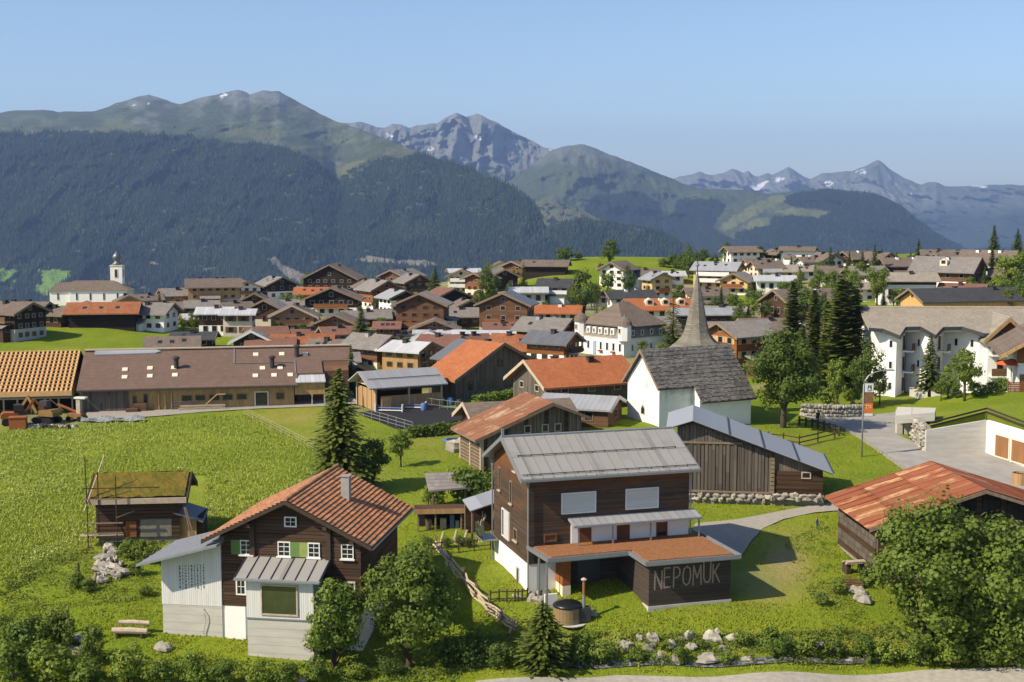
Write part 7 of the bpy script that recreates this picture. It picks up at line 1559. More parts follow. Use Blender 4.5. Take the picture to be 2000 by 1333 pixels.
for i, (x, y, h, k, w) in enumerate(sorted(bk)): h *= .8; tree('%s shaded bush from the left on the bank by the round leafy tree' % ORD[i], x, y, h, '%s#%d' % (k, i % 3), w, group='shaded bushes on the bank')
bb = [(1135, 1292, 62, 'bush', 1.0), (1175, 1296, 50, 'brightbush', 1.1), (1240, 1292, 34, 'brightbush', 1.2), (1330, 1296, 34, 'bush', 1.1), (1420, 1298, 26, 'brightbush', 1.3), (1510, 1284, 66, 'bush', .9), (1580, 1284, 46, 'brightbush', 1.1), (1630, 1286, 46, 'bush', 1.0), (1688, 1290, 54, 'bush', 1.1), (1450, 1262, 32, 'brightbush', 1.1), (1300, 1272, 22, 'brightbush', 1.2), (1370, 1268, 20, 'bush', 1.2), (1740, 1296, 60, 'brightbush', 1.0), (1800, 1302, 58, 'brightbush', 1.1), (1860, 1304, 70, 'brightbush', 1.1), (1920, 1304, 60, 'bush', 1.1), (1980, 1306, 54, 'brightbush', 1.2), (1640, 1160, 30, 'brightbush', 1.2), (1605, 1182, 26, 'bush', 1.2)]
for i, (x, y, h, k, w) in enumerate(sorted(bb)): tree('%s green shrub from the left on the rocky stream bank' % ORD[i], x, y, h, '%s#%d' % (k, i % 3), w, group='shrubs on the stream bank')
for i, (x, y, h, w) in enumerate(((150, 1150, 34, 1.0), (172, 1158, 30, 1.0), (285, 1100, 52, 1.1), (255, 1092, 40, 1.2), (268, 1125, 34, 1.0), (285, 1165, 24, 1.2))): tree('%s bush beside the pale boulder heap under the scaffolding' % ('dark low', 'round', 'tallest', 'broad leaved', 'sprawling', 'lowest')[i], x, y, h, 'bush#%d' % (i % 3), w, group='bushes at the scaffolded barn')
for i, (x, y, h) in enumerate(((835, 1072, 26), (872, 1070, 22), (900, 1068, 24), (915, 1070, 22), (1925, 842, 36))): tree('little dark shrub in the garden behind the rail fence' if i < 4 else 'ivy tuft hanging over the garage corner', x, y, h, 'darkbush#%d' % (i % 3), 1.0, group='garden shrubs' if i < 4 else None)

# more garden trees packed between the houses
mo = [('spruce', 1562, 600, 70, 1.0, 'dark spruce left of the wide leafy tree'), ('leafy', 1530, 592, 48, 1.0, 'leafy tree behind the dark hut'), ('dark', 1604, 640, 72, .9, 'dark tree between the two slim conifers'), ('leafy', 1642, 626, 80, .9, 'leafy tree behind the densest conifer'), ('leafy', 1690, 668, 84, .9, 'leafy tree above the hotel corner'), ('dark', 1712, 660, 60, 1.0, 'dark leafy tree left of the zigzag roof'),
      ('spruce', 1652, 570, 60, 1.1, 'spruce below the grey brown roof'), ('leafy', 1682, 560, 56, .9, 'light tree left of the slim spruce'), ('bright', 1735, 580, 50, 1.0, 'bright garden tree beside the short dark conifer'), ('leafy', 1600, 548, 40, 1.0, 'garden tree under the white gable by the spruces'), ('dark', 1668, 546, 34, 1.1, 'dark bushy tree under the white chimney roof'),
      ('leafy', 1810, 604, 36, 1.1, 'leafy tree between pale shingle house and slate roof'), ('bright', 1835, 590, 34, 1.1, 'bright shrub tree at the broad grey chalet'), ('bright', 1960, 600, 60, 1.2, 'bright tree above the slate roof end'), ('leafy', 1995, 620, 70, 1.1, 'leafy tree at the very right above the hotel'), ('dark', 1915, 560, 36, 1.0, 'dark tree under the apartment balconies'),
      ('leafy', 1360, 604, 40, 1.0, 'leafy tree beside the spire under the yellow house'), ('dark', 1392, 626, 48, 1.0, 'dark tree right behind the spire'), ('spruce', 1408, 610, 54, 1.0, 'slim spruce right of the spire'), ('leafy', 1478, 608, 50, 1.1, 'rounded tree below the white skylight house'), ('dark', 1445, 650, 60, 1.0, 'dark tree above the warm brown chalet'), ('dark', 1335, 536, 44, 1.1, 'dark tree left of the tall one on the skyline'),
      ('dark', 1358, 532, 40, 1.1, 'dark tree right of the tall one on the skyline'), ('dark', 1395, 520, 24, 1.3, 'low dark tree on the skyline meadow'), ('dark', 1160, 600, 50, .9, 'dark tree right of the very tall one'), ('leafy', 1205, 600, 40, 1.0, 'leafy tree under the white three storey house'), ('dark', 1120, 606, 52, .9, 'dark tree left of the very tall one'), ('leafy', 1182, 640, 46, .9, 'leafy tree behind the left turret'),
      ('dark', 1060, 566, 24, 1.2, 'bushy tree under the long dark barn'), ('leafy', 1000, 560, 34, 1.0, 'leafy tree at the foot of the long dark barn'), ('spruce', 925, 590, 52, 1.0, 'spruce in front of the cream apartment house'), ('leafy', 884, 590, 34, 1.1, 'leafy tree left of the cream apartment house'), ('dark', 735, 610, 30, 1.0, 'dark tree under the orange wood house'), ('leafy', 690, 606, 34, 1.0, 'leafy tree right of the biggest dark chalet'),
      ('leafy', 440, 620, 26, 1.1, 'garden tree under the tan guesthouse'), ('dark', 508, 600, 30, 1.0, 'dark tree right of the white gabled house'), ('leafy', 545, 652, 26, 1.1, 'garden tree left of the tan wooden chalet'), ('spruce', 312, 610, 40, 1.0, 'small spruce near the parish church'), ('leafy', 358, 650, 30, 1.0, 'garden tree behind the patched tin roof house'), ('dark', 80, 622, 30, 1.2, 'dark tree by the edge farmhouse'),
      ('leafy', 1040, 668, 34, 1.0, 'leafy tree left of the stone shingle house'), ('bright', 1015, 722, 36, 1.0, 'bright tree behind the orange barn gable'), ('bright', 1255, 700, 40, 1.0, 'bright tree at the turreted hotel corner'), ('leafy', 960, 640, 22, 1.2, 'shrub tree by the red brown timber house'), ('dark', 1745, 600, 36, 1.0, 'dark tree right of the short dark conifer'), ('leafy', 1625, 660, 66, .9, 'leafy tree behind the slim conifers')]
for i, (k, x, y, h, w, lb) in enumerate(mo): tree(lb, x, y, h, '%s#%d' % (k, i % 3), w, group='garden trees between the houses')
# wild growth on the stream bank and along the bottom edge
g = np.random.default_rng(77)
def weeds(name, label, poly, n, hmax, leaf, mat, seed):
    g = np.random.default_rng(seed); b = (min(p[0] for p in poly), max(p[0] for p in poly), min(p[1] for p in poly), max(p[1] for p in poly))
    x = g.uniform(b[0], b[1], n); y = g.uniform(b[2], b[3], n); ok = in_poly(x, y, poly) & (fbm(x / 26., y / 9., 3, seed) > .44); x, y = x[ok], y[ok]
    v = 666.5 - y; Y = F * CP + v * SP; a = (x - 1000) / Y; bb_ = (-F * SP + v * CP) / Y; d = (CZ - 0.) / -bb_
    for _ in range(8): d = .5 * d + .5 * (CZ - gz_arr(a * d, d)) / -bb_
    X = a * d; m_ = len(X); hh_ = hmax * np.clip(fbm(x / 30., y / 10., 3, seed + 1) * 1.8 - .4, .1, 1)
    C = np.column_stack([X, d, gz_arr(X, d) + g.uniform(0, 1, m_) * hh_]); nr = unit(g.normal(size=(m_, 3)) + np.array([0, -.3, .8])); U = unit(np.cross(nr, g.normal(size=(m_, 3)))); Vv = np.cross(nr, U); sz = leaf * g.uniform(.5, 1.3, (m_, 1))
    P, Fq, tt = quad_cloud(C, U * sz * .5, Vv * sz * .8, np.clip(g.uniform(0, .6, m_) + .6 * (fbm(x / 20., y / 8., 2, seed + 3) - .3), 0, 1)); tag(link(name, mesh_np(name, P, Fq, mat, tt)), label, 'weeds', kind='stuff')
weeds('bank_weeds', 'wild herbs covering the stream bank', [(880, 1245), (1200, 1238), (1480, 1240), (1720, 1225), (2010, 1255), (2010, 1300), (1700, 1304), (1400, 1296), (1100, 1308), (880, 1318)], 26000, .55, .16, 'leaf', 5)
weeds('edge_weeds', 'wild herbs along the bottom left edge', [(-20, 1250), (120, 1260), (300, 1285), (600, 1295), (900, 1300), (900, 1338), (-20, 1338)], 18000, .5, .17, 'leaf', 6)
weeds('slope_weeds', 'tall herbs on the slope beside the rusty barn and driveway', [(1530, 1060), (1600, 1020), (1680, 1050), (1690, 1230), (1600, 1190), (1550, 1130)], 6000, .35, .14, 'leaf_bright', 8)
weeds('terrace_weeds', 'rough herbs on the terraced slope under the scaffolded barn', [(0, 1130), (150, 1075), (300, 1090), (310, 1170), (120, 1190), (0, 1230)], 9000, .4, .15, 'leaf_bright', 9)
weeds('path_weeds', 'dark rank growth along the bank of the meadow path', [(-20, 1160), (40, 1128), (100, 1096), (180, 1068), (184, 1080), (110, 1110), (50, 1142), (-20, 1180)], 7000, .7, .16, 'leaf_dark', 12)
cz_ = [(1508, 534, 34), (1545, 540, 40), (1576, 530, 34), (1600, 528, 40), (1636, 526, 38), (1658, 536, 46), (1684, 530, 40), (1722, 526, 40), (1750, 536, 46), (1778, 526, 36), (1806, 544, 44), (1832, 536, 40), (1878, 548, 46), (1906, 530, 44), (1922, 576, 56), (1958, 536, 50), (1972, 580, 60), (1996, 560, 70)]
for i, (x, y, h) in enumerate(cz_): tree('%s dark conifer from the left among the upper right roofs' % ORD[i], x, y, h, 'spruce#%d' % (i % 4), rng.uniform(.95, 1.3), group='conifers among the upper right roofs')
lz_ = [(1498, 560, 30), (1534, 566, 34), (1562, 556, 30), (1590, 584, 44), (1618, 578, 44), (1640, 590, 50), (1672, 584, 50), (1700, 578, 44), (1728, 556, 36), (1780, 560, 32), (1800, 580, 34), (1838, 556, 30), (1896, 574, 36), (1920, 600, 40), (1945, 584, 50), (1962, 622, 60), (1990, 598, 66)]
for i, (x, y, h) in enumerate(lz_): tree('%s leafy tree from the left among the upper right gardens' % ORD[i], x, y, h, '%s#%d' % (('leafy', 'dark', 'bright')[i % 3], i % 3), rng.uniform(.9, 1.2), group='leafy trees among the upper right gardens')
lm_ = [(300, 628, 26), (372, 612, 24), (455, 640, 24), (490, 628, 26), (590, 656, 28), (625, 640, 24), (700, 628, 30), (745, 642, 26), (770, 600, 28), (815, 610, 26), (868, 640, 26), (925, 662, 24), (1030, 640, 28), (1058, 664, 26), (1112, 664, 34), (1180, 690, 36), (1310, 620, 34), (1240, 600, 34)]
for i, (x, y, h) in enumerate(lm_): tree('%s small yard tree from the left in the packed village middle' % ORD[i], x, y, h, '%s#%d' % (('dark', 'leafy', 'spruce')[i % 3], i % 3), rng.uniform(.9, 1.2), group='yard trees in the village middle')
# ------------------------------------------------------------------ fences
def rail_fence(label, pxs, hpost, rails, mat, r=.05, name='rail_fence', sq=False, drop=.4, railr=None):
    P = [gp(*q) for q in pxs]; o = P[0]; T = thing(name, label, 'fence', tuple(o), 0)
    for q in P:
        v = q - o; MB().tube([(v.x, v.y, v.z - drop), (v.x, v.y, v.z + hpost)], r, 6).build('post', mat, T)
    for a, b in zip(P[:-1], P[1:]):
        for z in rails:
            MB().bar((a - o) + Vector((0, -r * .8, z)), (b - o) + Vector((0, -r * .8, z + rng.uniform(-.03, .03))), railr or r * 1.3).build('rail', mat, T)
    return T
def between(a, b, n): return [(a[0] + (b[0] - a[0]) * k / n, a[1] + (b[1] - a[1]) * k / n) for k in range(n + 1)]
rail_fence('thin pale wire fence with stakes across the meadow', between((476, 812), (620, 885), 8), 1.0, (.35, .65, .95), 'timber_pale', .035, 'wire_fence', railr=.018)
rail_fence('metal rail fence on the near side of the arena', between((694, 812), (806, 846), 7), 1.25, (.4, .8, 1.2), 'metal_grey', .04)
rail_fence('metal rail fence at the back of the arena', between((745, 806), (828, 796), 5) + between((828, 796), (905, 806), 5)[1:], 1.25, (.5, 1.2), 'metal_grey', .04)
rail_fence('short metal fence in front of the farm windows', between((335, 803), (480, 793), 8), 1.15, (.35, .75, 1.1), 'metal_grey', .04)
rail_fence('dark wooden post fence beside the street', [(1561, 832), (1574, 834), (1586, 836), (1597, 838), (1609, 841), (1620, 844), (1629, 848), (1639, 852)], 1.05, (.75,), 'timber_dark', .12)
rail_fence('rail fence on the grass slope under the broad tree', [(1500, 866), (1530, 868), (1561, 873), (1597, 864), (1630, 856)], 1.2, (.45, .95), 'timber_dark', .08)
rail_fence('low rail fence in the garden left of the timber house', [(836, 1084), (862, 1082), (896, 1080), (926, 1078), (958, 1075)], 1.0, (.45, .9), 'timber_dark', .05)
rail_fence('small wooden garden gate fence before the timber house', [(958, 1178), (975, 1176), (990, 1176), (1006, 1176), (1012, 1176), (1020, 1175), (1030, 1174)], .9, (.25, .75), 'timber_dark', .06)
rail_fence('terrace fence of low posts before the hotel trees', [(1842, 786), (1866, 789), (1893, 790), (1915, 793)], 1.0, (.6,), 'timber', .08)
# split log fence: long poles piled crosswise
P = [gp(852, 1078), gp(880, 1112), gp(905, 1142), gp(930, 1172), gp(955, 1200), gp(980, 1224), gp(1003, 1243)]; o = P[0]; T = thing('split_log_fence', 'old split log fence running down to the stream', 'fence', tuple(o), 0)
for a, b in zip(P[:-1], P[1:]):
    for k in range(4): MB().tube([(a - o) + Vector((rng.uniform(-.25, .25), 0, .15 + .22 * k)), (a.lerp(b, .5) - o) + Vector((rng.uniform(-.2, .2), 0, .22 + .22 * k)), (b - o) + Vector((rng.uniform(-.25, .25), 0, .2 + .24 * k))], .07, 6).build('pole', 'timber_pale', T)
for q in P:
    for sx in (-.28, .28): MB().tube([q - o + Vector((sx, 0, -.4)), q - o + Vector((-sx * .3, 0, 1.25))], .05, 6).build('stake', 'timber', T)

# ------------------------------------------------------------------ street lamp with banner
p = gp(1683, 893); K = 1 / scale_at(p); T = thing('street_lamp', 'tall curved steel street lamp with hanging banner', 'street lamp', tuple(p), 0)
h = 172 * K; c = [(0, 0, -.4), (0, 0, h * .5), (0, 0, h * .82)] + [(2.0 * (1 - math.cos(a)) , 0, h * .82 + (h * .17) * math.sin(a)) for a in (R(20), R(40), R(60), R(80), R(90))]
MB().tube(c, [.09, .08, .075, .07, .065, .06, .06, .06], 8).build('pole', 'metal_grey', T, smooth=True)
MB().box(1.9, 3.0, -.1, .1, h * .985, h * .985 + .12).build('lamp_head', 'metal_grey', T)
b = thing('banner', 'grey, brown and orange banner hanging on the street lamp', 'banner', tuple(p), 0)
for nm, z0, z1, mt in (('grey_field', 128, 145, 'paper_white'), ('photo_field', 106, 128, 'paper_brown'), ('orange_field', 86, 106, 'paper_orange'), ('hem', 81, 86, 'paper_white')):
    MB().box(2.5*K, 19*K, -.02, .02, z0*K + .002, z1*K).build(nm, mt, b)
m = MB()
for a0, b0 in (((8, 134), (10, 142)), ((10, 142), (12, 136)), ((12, 136), (14, 142)), ((14, 142), (15, 133)), ((7, 131), (15, 132))): m.bar((a0[0]*K, -.03, a0[1]*K), (b0[0]*K, -.03, b0[1]*K), .08, .02)
tag(m.build('emblem', 'metal_dark', b), kind='stuff')
m = MB()
for x, z in ((5, 101), (9, 101), (13, 100), (13, 97), (5, 96)): m.box(x*K, (x + 2.6)*K, -.032, -.022, z*K, (z + 1.6)*K)
tag(m.build('pale_print', 'plaster_cream', b), kind='stuff')
MB().bar((0, 0, 145.4*K), (20*K, 0, 145.4*K), .05).build('banner_arm', 'metal_grey', b); MB().bar((0, 0, 80.6*K), (20*K, 0, 80.6*K), .05).build('banner_arm', 'metal_grey', b)

# ------------------------------------------------------------------ hot tub with stove
p = gp(1108, 1214); T = thing('hot_tub', 'round wooden hot tub with black domed lid', 'hot tub', tuple(p), 0)
for k in range(26):
    a = 2 * math.pi * k / 26; MB().box(-.105, .105, .86, .93, 0.02, 1.08).build('stave', 'brass_wood', T, (0, 0, 0), a)
MB().lathe([(.89, .0), (.89, 1.06)], 26).build('shell', 'timber_dark', T)
for z in (.25, .85): MB().lathe([(.945, z), (.945, z + .04)], 26).build('hoop', 'metal_grey', T)
MB().lathe([(.98, 1.08), (1.0, 1.14), (.9, 1.24), (.65, 1.36), (.3, 1.43), (.02, 1.45)], 28).build('lid', 'plastic_black', T, smooth=True)
T2_ = thing('tub_stove', 'black stove box with tall chimney pipe beside the hot tub', 'stove', tuple(gp(1140, 1213)), R(8))
box(-.42, .42, -.3, .3, 0, .95).build('stove_box', 'metal_dark', T2_); MB().lathe([(.1, .95), (.1, 1.75)], 10).build('lower_pipe', 'metal_grey', T2_); MB().lathe([(.095, 1.75), (.095, 2.75)], 10).build('upper_pipe', 'door_rust', T2_); MB().lathe([(.2, 2.78), (.2, 2.84), (.02, 2.95)], 10).build('pipe_cap', 'timber_pale', T2_)
tag(MB().lathe([(.9, 0), (.9, .06)], 20, (0, 0, -.02)).build('concrete_pad', 'concrete', None, tuple(gp(1118, 1218))), 'pale round slab under the hot tub', 'slab')
for i, (x, y, r) in enumerate(((1040, 1172, .45), (1052, 1178, .4), (1062, 1168, .5), (1075, 1176, .38), (1158, 1204, .3))): tag(MB().lump((0, 0, .2), (r, r * .8, r * .8), i + 50).build('boulder', 'stone', None, tuple(gp(x, y))), 'pale boulder on the lawn near the hot tub', 'boulder', 'boulders by the hot tub')

# ------------------------------------------------------------------ log bench, stone heap, garden wood
p = gp(254, 1246); T = thing('log_bench', 'rustic bench of two split logs on the grass', 'bench', tuple(p), R(-4))
MB().tube([(-1.2, .0, .48), (0, .02, .5), (1.2, 0, .47)], [.2, .22, .19], 9).build('seat', 'timber_pale', T); MB().tube([(-.85, .35, .95), (.2, .37, .97), (1.25, .35, .93)], [.14, .16, .14], 9).build('backrest', 'timber_pale', T)
for x in (-.85, .85): MB().tube([(x, 0, -.2), (x, 0, .4)], .16, 8).build('leg', 'timber_dark', T); MB().bar((x, .2, .35), (x, .38, 1.0), .1).build('back_post', 'timber', T)
hs_ = [(212, 1075), (205, 1085), (220, 1088), (200, 1096), (215, 1100), (226, 1098), (196, 1106), (208, 1110), (222, 1112), (192, 1118), (206, 1122), (218, 1124), (232, 1118), (190, 1130), (204, 1134), (198, 1140), (238, 1108), (228, 1130), (188, 1138), (240, 1124), (214, 1080), (224, 1082), (301, 1092), (290, 1090)]
for i, (x, y) in enumerate(hs_): tag(MB().lump((0, 0, .25), (rng.choice((.2, .3, .42, .62)) * rng.uniform(.85, 1.15), rng.uniform(.22, .42), rng.uniform(.18, .38)), i + 80).build('boulder', rng.choice(('stone_pale', 'stone', 'stone')), None, tuple(gp(x, y))), 'pale boulder in the heap tumbling from the scaffolded barn', 'boulder', 'heap of pale boulders')
for i, (x, y, h, lean) in enumerate(((154, 1140, 1.5, .0), (185, 1152, 1.2, .1), (128, 1240, 2.0, .25), (962, 1075, 1.0, 0))): tag(MB().tube([(0, 0, -.3), (lean * .5, 0, h * .5), (lean, .05, h)], [.12, .1, .07], 7).build('wooden_stake', 'timber' if i else 'timber_dark', None, tuple(gp(x, y))), ('dark stake left of the boulder heap', 'short brown stump at the foot of the boulder heap', 'forked pale stump in the lower left bushes', 'thin stake by the timber house corner')[i], 'stake')
for i, (x, y, w) in enumerate(((140, 1275, 1.3), (160, 1250, .9), (320, 1268, .7))): tag(MB().lump((0, 0, .1), (w, .4, .35), i + 130).build('boulder', 'stone', None, tuple(gp(x, y))), ('flat dark stone under the lower left bushes', 'stone beside the shaded bush at lower left', 'flat pale stone at the concrete wing corner')[i], 'boulder')
# boulders of the stream bank
bs = [(1393, 1250, .62, .6, 'stone_pale'), (1434, 1252, .55, .45, 'stone_pale'), (1345, 1246, .42, .4, 'stone_pale'), (1275, 1254, .5, .5, 'stone'), (1250, 1250, .35, .3, 'stone'), (1222, 1268, .6, .45, 'stone'), (1268, 1270, .4, .35, 'stone_dark'), (1310, 1264, .5, .4, 'stone_pale'), (1350, 1268, .45, .35, 'stone'), (1385, 1290, 1.1, .4, 'stone'), (1320, 1290, .5, .3, 'stone_dark'), (1290, 1284, .45, .35, 'stone'), (1330, 1252, .3, .25, 'stone_dark'), (1460, 1292, .4, .3, 'stone'), (1600, 1264, .5, .35, 'stone'), (1635, 1272, .4, .3, 'stone'), (1410, 1270, .35, .25, 'stone'), (1180, 1284, .3, .25, 'stone'), (1105, 1300, .4, .2, 'stone_pale'), (1660, 1292, .4, .25, 'stone'), (590, 1332, .5, .25, 'stone_pale'), (1540, 1292, .3, .25, 'stone_dark')]
for i, (x, y, rx, rz, mt) in enumerate(bs):
    lb = {0: 'largest pale round boulder on top of the stream bank', 1: 'second pale boulder right of the largest round one', 9: 'long flat boulder low on the stream bank', 20: 'flat pale stone at the bottom edge before the thicket'}.get(i, 'rough boulder bedded in the rocky stream bank')
    tag(MB().lump((0, 0, rz * .35), (rx * .8, rx * .6, rz * .85), i + 200).build('boulder', mt, None, tuple(gp(x, y))), lb, 'boulder', 'boulders in the stream bank' if i not in (0, 1, 9, 20) else None)
# wood stacked at the rusty barn
T = thing('lumber_pile', 'grey planks piled on blocks beside the rusty barn', 'lumber', tuple(gp(1668, 1118)), R(12))
for k in range(7): MB().box(-.9 + .1 * (k % 3), .9 - .12 * (k % 2), -.5 + .18 * (k % 4), -.34 + .18 * (k % 4), .75 + .09 * (k // 4) + .002 * k, .81 + .09 * (k // 4) + .002 * k).build('plank', 'timber_pale', T)
for x in (-.6, .6): MB().box(x - .15, x + .15, -.4, .4, -.2, .74).build('block', 'timber_dark', T)
T = thing('wooden_crate', 'open brown crate lying by the rusty barn wall', 'crate', tuple(gp(1668, 1146)), R(-10))
for k in range(3): MB().box(-.6, .6, -.45, -.4, .05 + .22 * k, .22 + .22 * k).build('slat', 'wood_brown', T)
for x in (-.6, .55): MB().box(x, x + .05, -.39, .4, 0, .7).build('end_board', 'wood_brown', T)
for i, (x, y) in enumerate(((1675, 1160), (1690, 1178), (1682, 1172))): tag(MB().lump((0, 0, .2), (.55, .4, .35), 400 + i).build('boulder', 'stone', None, tuple(gp(x, y))), 'pale stone at the footing of the rusty barn', 'boulder', 'stones at the rusty barn')

# ------------------------------------------------------------------ sheds left of the timber house
p = gp(868, 1000); T = thing('open_shed', 'small open shed with weathered shingle roof on posts', 'shed', tuple(p), R(15))
MB().add([(-1.6, -1.4, 2.2), (1.9, -1.2, 2.3), (1.9, 2.2, 3.0), (-1.2, 2.4, 2.9), (-1.6, -1.4, 2.05), (1.9, -1.2, 2.15), (1.9, 2.2, 2.85), (-1.2, 2.4, 2.75)], [(0, 1, 2, 3), (7, 6, 5, 4), (0, 4, 5, 1), (1, 5, 6, 2), (2, 6, 7, 3), (3, 7, 4, 0)]).build('roof', 'roof_greybrown', T)
for x, y in ((-1.2, -1.1), (1.6, -1.0), (1.6, 1.9), (-1.0, 2.0)): MB().box(x - .07, x + .07, y - .07, y + .07, -.5, 2.2).build('post', 'timber', T)
p = gp(872, 1036); T = thing('garden_shed', 'long dark tool shed with open front full of garden tools', 'shed', tuple(p), R(5))
box(-2.3, 2.4, 1.2, 1.3, -.5, 1.7).build('back_wall', 'wood_black', T); box(-2.6, 2.6, -.3, 1.5, 1.7, 1.82).build('roof', 'wood_dark', T); box(-2.6, 2.6, -.36, -.302, 1.45, 1.85).build('eave_board', 'wood_tan', T)
for x in (-2.3, -.9, 1.2, 2.4): MB().box(x - .07, x + .07, -.2, -.06, -.4, 1.7).build('post', 'timber', T)
for k in range(5): MB().box(1.22, 2.4, -.12, -.08, .05 + .33 * k, .28 + .33 * k).build('slat', 'timber', T)
for x, w, hh_, mt in ((-.5, .5, .9, 'timber_pale'), (.3, .35, 1.2, 'plastic_blue'), (.75, .3, .7, 'metal_grey'), (-1.7, .5, .8, 'timber')): MB().box(x, x + w, .3, .6, -.2, hh_).build('tool_board', mt, T)
p = gp(936, 1050); T = thing('root_shelter', 'lean-to with blue grey metal roof sheltering a gnarled root sculpture', 'shelter', tuple(p), R(15))
MB().add([(-1.0, -1.2, 2.5), (1.6, -1.2, 3.2), (1.6, 1.6, 3.5), (-1.0, 1.6, 2.8), (-1.0, -1.2, 2.42), (1.6, -1.2, 3.12), (1.6, 1.6, 3.42), (-1.0, 1.6, 2.72)], [(0, 1, 2, 3), (7, 6, 5, 4), (0, 4, 5, 1), (1, 5, 6, 2), (2, 6, 7, 3), (3, 7, 4, 0)]).build('roof', 'roof_tin_blue', T)
for x, y in ((-.8, -1.0), (-.8, 1.4), (1.4, -1.0)): MB().box(x - .07, x + .07, y - .07, y + .07, -.8, 2.5).build('post', 'timber', T)
box(-.8, 1.4, 1.3, 1.4, -.5, 2.6).build('back_boards', 'wood_dark', T)
T = thing('root_sculpture', 'pale gnarled tree root standing under the lean-to', 'sculpture', tuple(gp(940, 1056)), 0)
for k in range(9):
    a = k * .7; MB().tube([(.3 * math.cos(a), .3 * math.sin(a), -.1), (.12 * math.cos(a + 1), .12 * math.sin(a + 1), .7 + .1 * k % 3), (.4 * math.cos(a + 2), .3 * math.sin(a + 2), 1.2 + .14 * k)], [.13, .1, .04], 6).build('root', 'timber_pale', T)
for i, (x, y) in enumerate(((862, 1066), (888, 1062), (908, 1062))): tag(MB().tube([(0, 0, -.2), (.05, 0, .5), (.18, 0, 1.1)], [.2, .13, .09], 7).build('carved_stump', 'timber_pale', None, tuple(gp(x, y))), 'slim pale carved stump in the garden by the tool shed', 'stump', 'carved stumps')
p = gp(889, 872); T = thing('trampoline', 'round blue trampoline on the lawn by the slatted barn', 'trampoline', tuple(p), 0)
MB().lathe([(1.25, .62), (1.25, .7), (.95, .72), (.95, .64)], 24).build('pad_ring', 'plastic_blue', T); MB().lathe([(.94, .66), (.94, .68)], 24).build('mat', 'plastic_black', T)
for k in range(6): a = k * math.pi / 3; MB().tube([(1.15 * math.cos(a), 1.15 * math.sin(a), -.1), (1.15 * math.cos(a), 1.15 * math.sin(a), .63)], .03, 5).build('leg', 'metal_grey', T)
tag(MB().lump((0, 0, .5), (1.2, .9, .8), 500).build('boulder', 'stone_pale', None, tuple(gp(894, 882))), 'large grey boulder beside the trampoline', 'boulder')
# barrels and boxes behind the arena
for i, (x, y, mt, lb) in enumerate(((879, 792, 'plastic_blue', 'blue barrel behind the arena'), (862, 792, 'metal_grey', 'grey bin left of the blue barrel'), (897, 796, 'metal_dark', 'dark bin right of the blue barrel'), (828, 803, 'plastic_blue', 'blue barrel standing on the arena'))):
    tag(MB().lathe([(.33, 0), (.38, .25), (.38, .7), (.33, .95), (.2, .96)], 12).build('barrel', mt, None, tuple(gp(x, y))), lb, 'barrel')
for i, (x, y) in enumerate(((760, 806), (806, 800))):
    T = thing('jump_pole', ('blue and white show jump on the arena, left one', 'blue and white show jump on the arena, right one')[i], 'show jump', tuple(gp(x, y)), R(-8))
    MB().tube([(-1.6, 0, .55), (1.6, 0, .55)], .08, 7).build('pole', 'plastic_blue', T); MB().tube([(-1.6, 0, .25), (1.6, 0, .25)], .08, 7).build('pole', 'paper_white', T)
    for x in (-1.65, 1.65): MB().box(x - .06, x + .06, -.3, .3, -.1, 1.0).build('stand', 'frame_white', T)

# ------------------------------------------------------------------ building site at the farm
def excavator(label, px, py, rz, k=1.0, mat='yellow_paint'):
    T = thing('excavator', label, 'excavator', tuple(gp(px, py)), rz); T.scale = (k, k, k)
    for y in (-.75, .75): MB().prism([(-1.4, .25), (-1.1, 0), (1.1, 0), (1.4, .25), (1.4, .5), (1.1, .7), (-1.1, .7), (-1.4, .5)], 'y', y - .22, y + .22).build('track', 'plastic_black', T)
    box(-.9, .9, -.5, .5, .72, .85).build('undercarriage', 'metal_dark', T); MB().prism([(-1.5, .86), (.5, .86), (.5, 1.5), (-1.2, 1.6), (-1.5, 1.3)], 'y', -.85, .85).build('engine_deck', mat, T)
    c = MB().prism([(.0, 1.6), (1.1, .87), (1.25, 1.6), (1.0, 2.5), (.0, 2.5)], 'y', -.8, .0).build('cab', 'metal_dark', T); MB().box(.05, 1.0, -.83, -.805, 1.6, 2.35).build('cab_glass', 'glass', c)
    MB().add([(1.0, .1, 1.2), (2.2, .1, 3.0), (2.5, .1, 2.9), (1.35, .1, 1.0), (1.0, .35, 1.2), (2.2, .35, 3.0), (2.5, .35, 2.9), (1.35, .35, 1.0)], [(0, 1, 2, 3), (7, 6, 5, 4), (0, 4, 5, 1), (1, 5, 6, 2), (2, 6, 7, 3), (3, 7, 4, 0)]).build('boom', mat, T)
    MB().bar((2.3, .22, 3.0), (3.6, .22, 1.4), .2, .28).build('stick', mat, T); MB().prism([(3.2, .9), (3.9, 1.3), (3.6, 1.5), (3.3, 1.4)], 'y', -.1, .55).build('bucket', 'metal_dark', T)
excavator('yellow excavator in front of the timber frame barn', 92, 826, R(160), 1.0)
excavator('orange excavator with raised boom at the left edge', 28, 830, R(20), .95, 'orange_paint')
T = thing('orange_container', 'orange metal skip at the lower left of the building site', 'container', tuple(gp(36, 838)), R(10))
box(-.9, .9, -.6, .6, .1, 1.3).build('body', 'orange_paint', T); box(-.98, .98, -.68, .68, 1.301, 1.4).build('rim', 'orange_paint', T); box(-.7, .7, -.5, .5, -.1, .1).build('skid', 'metal_dark', T)
T = thing('telescopic_lift', 'small orange lift with pale beam stack beside the sliding doors', 'lift', tuple(gp(150, 822)), R(-12))
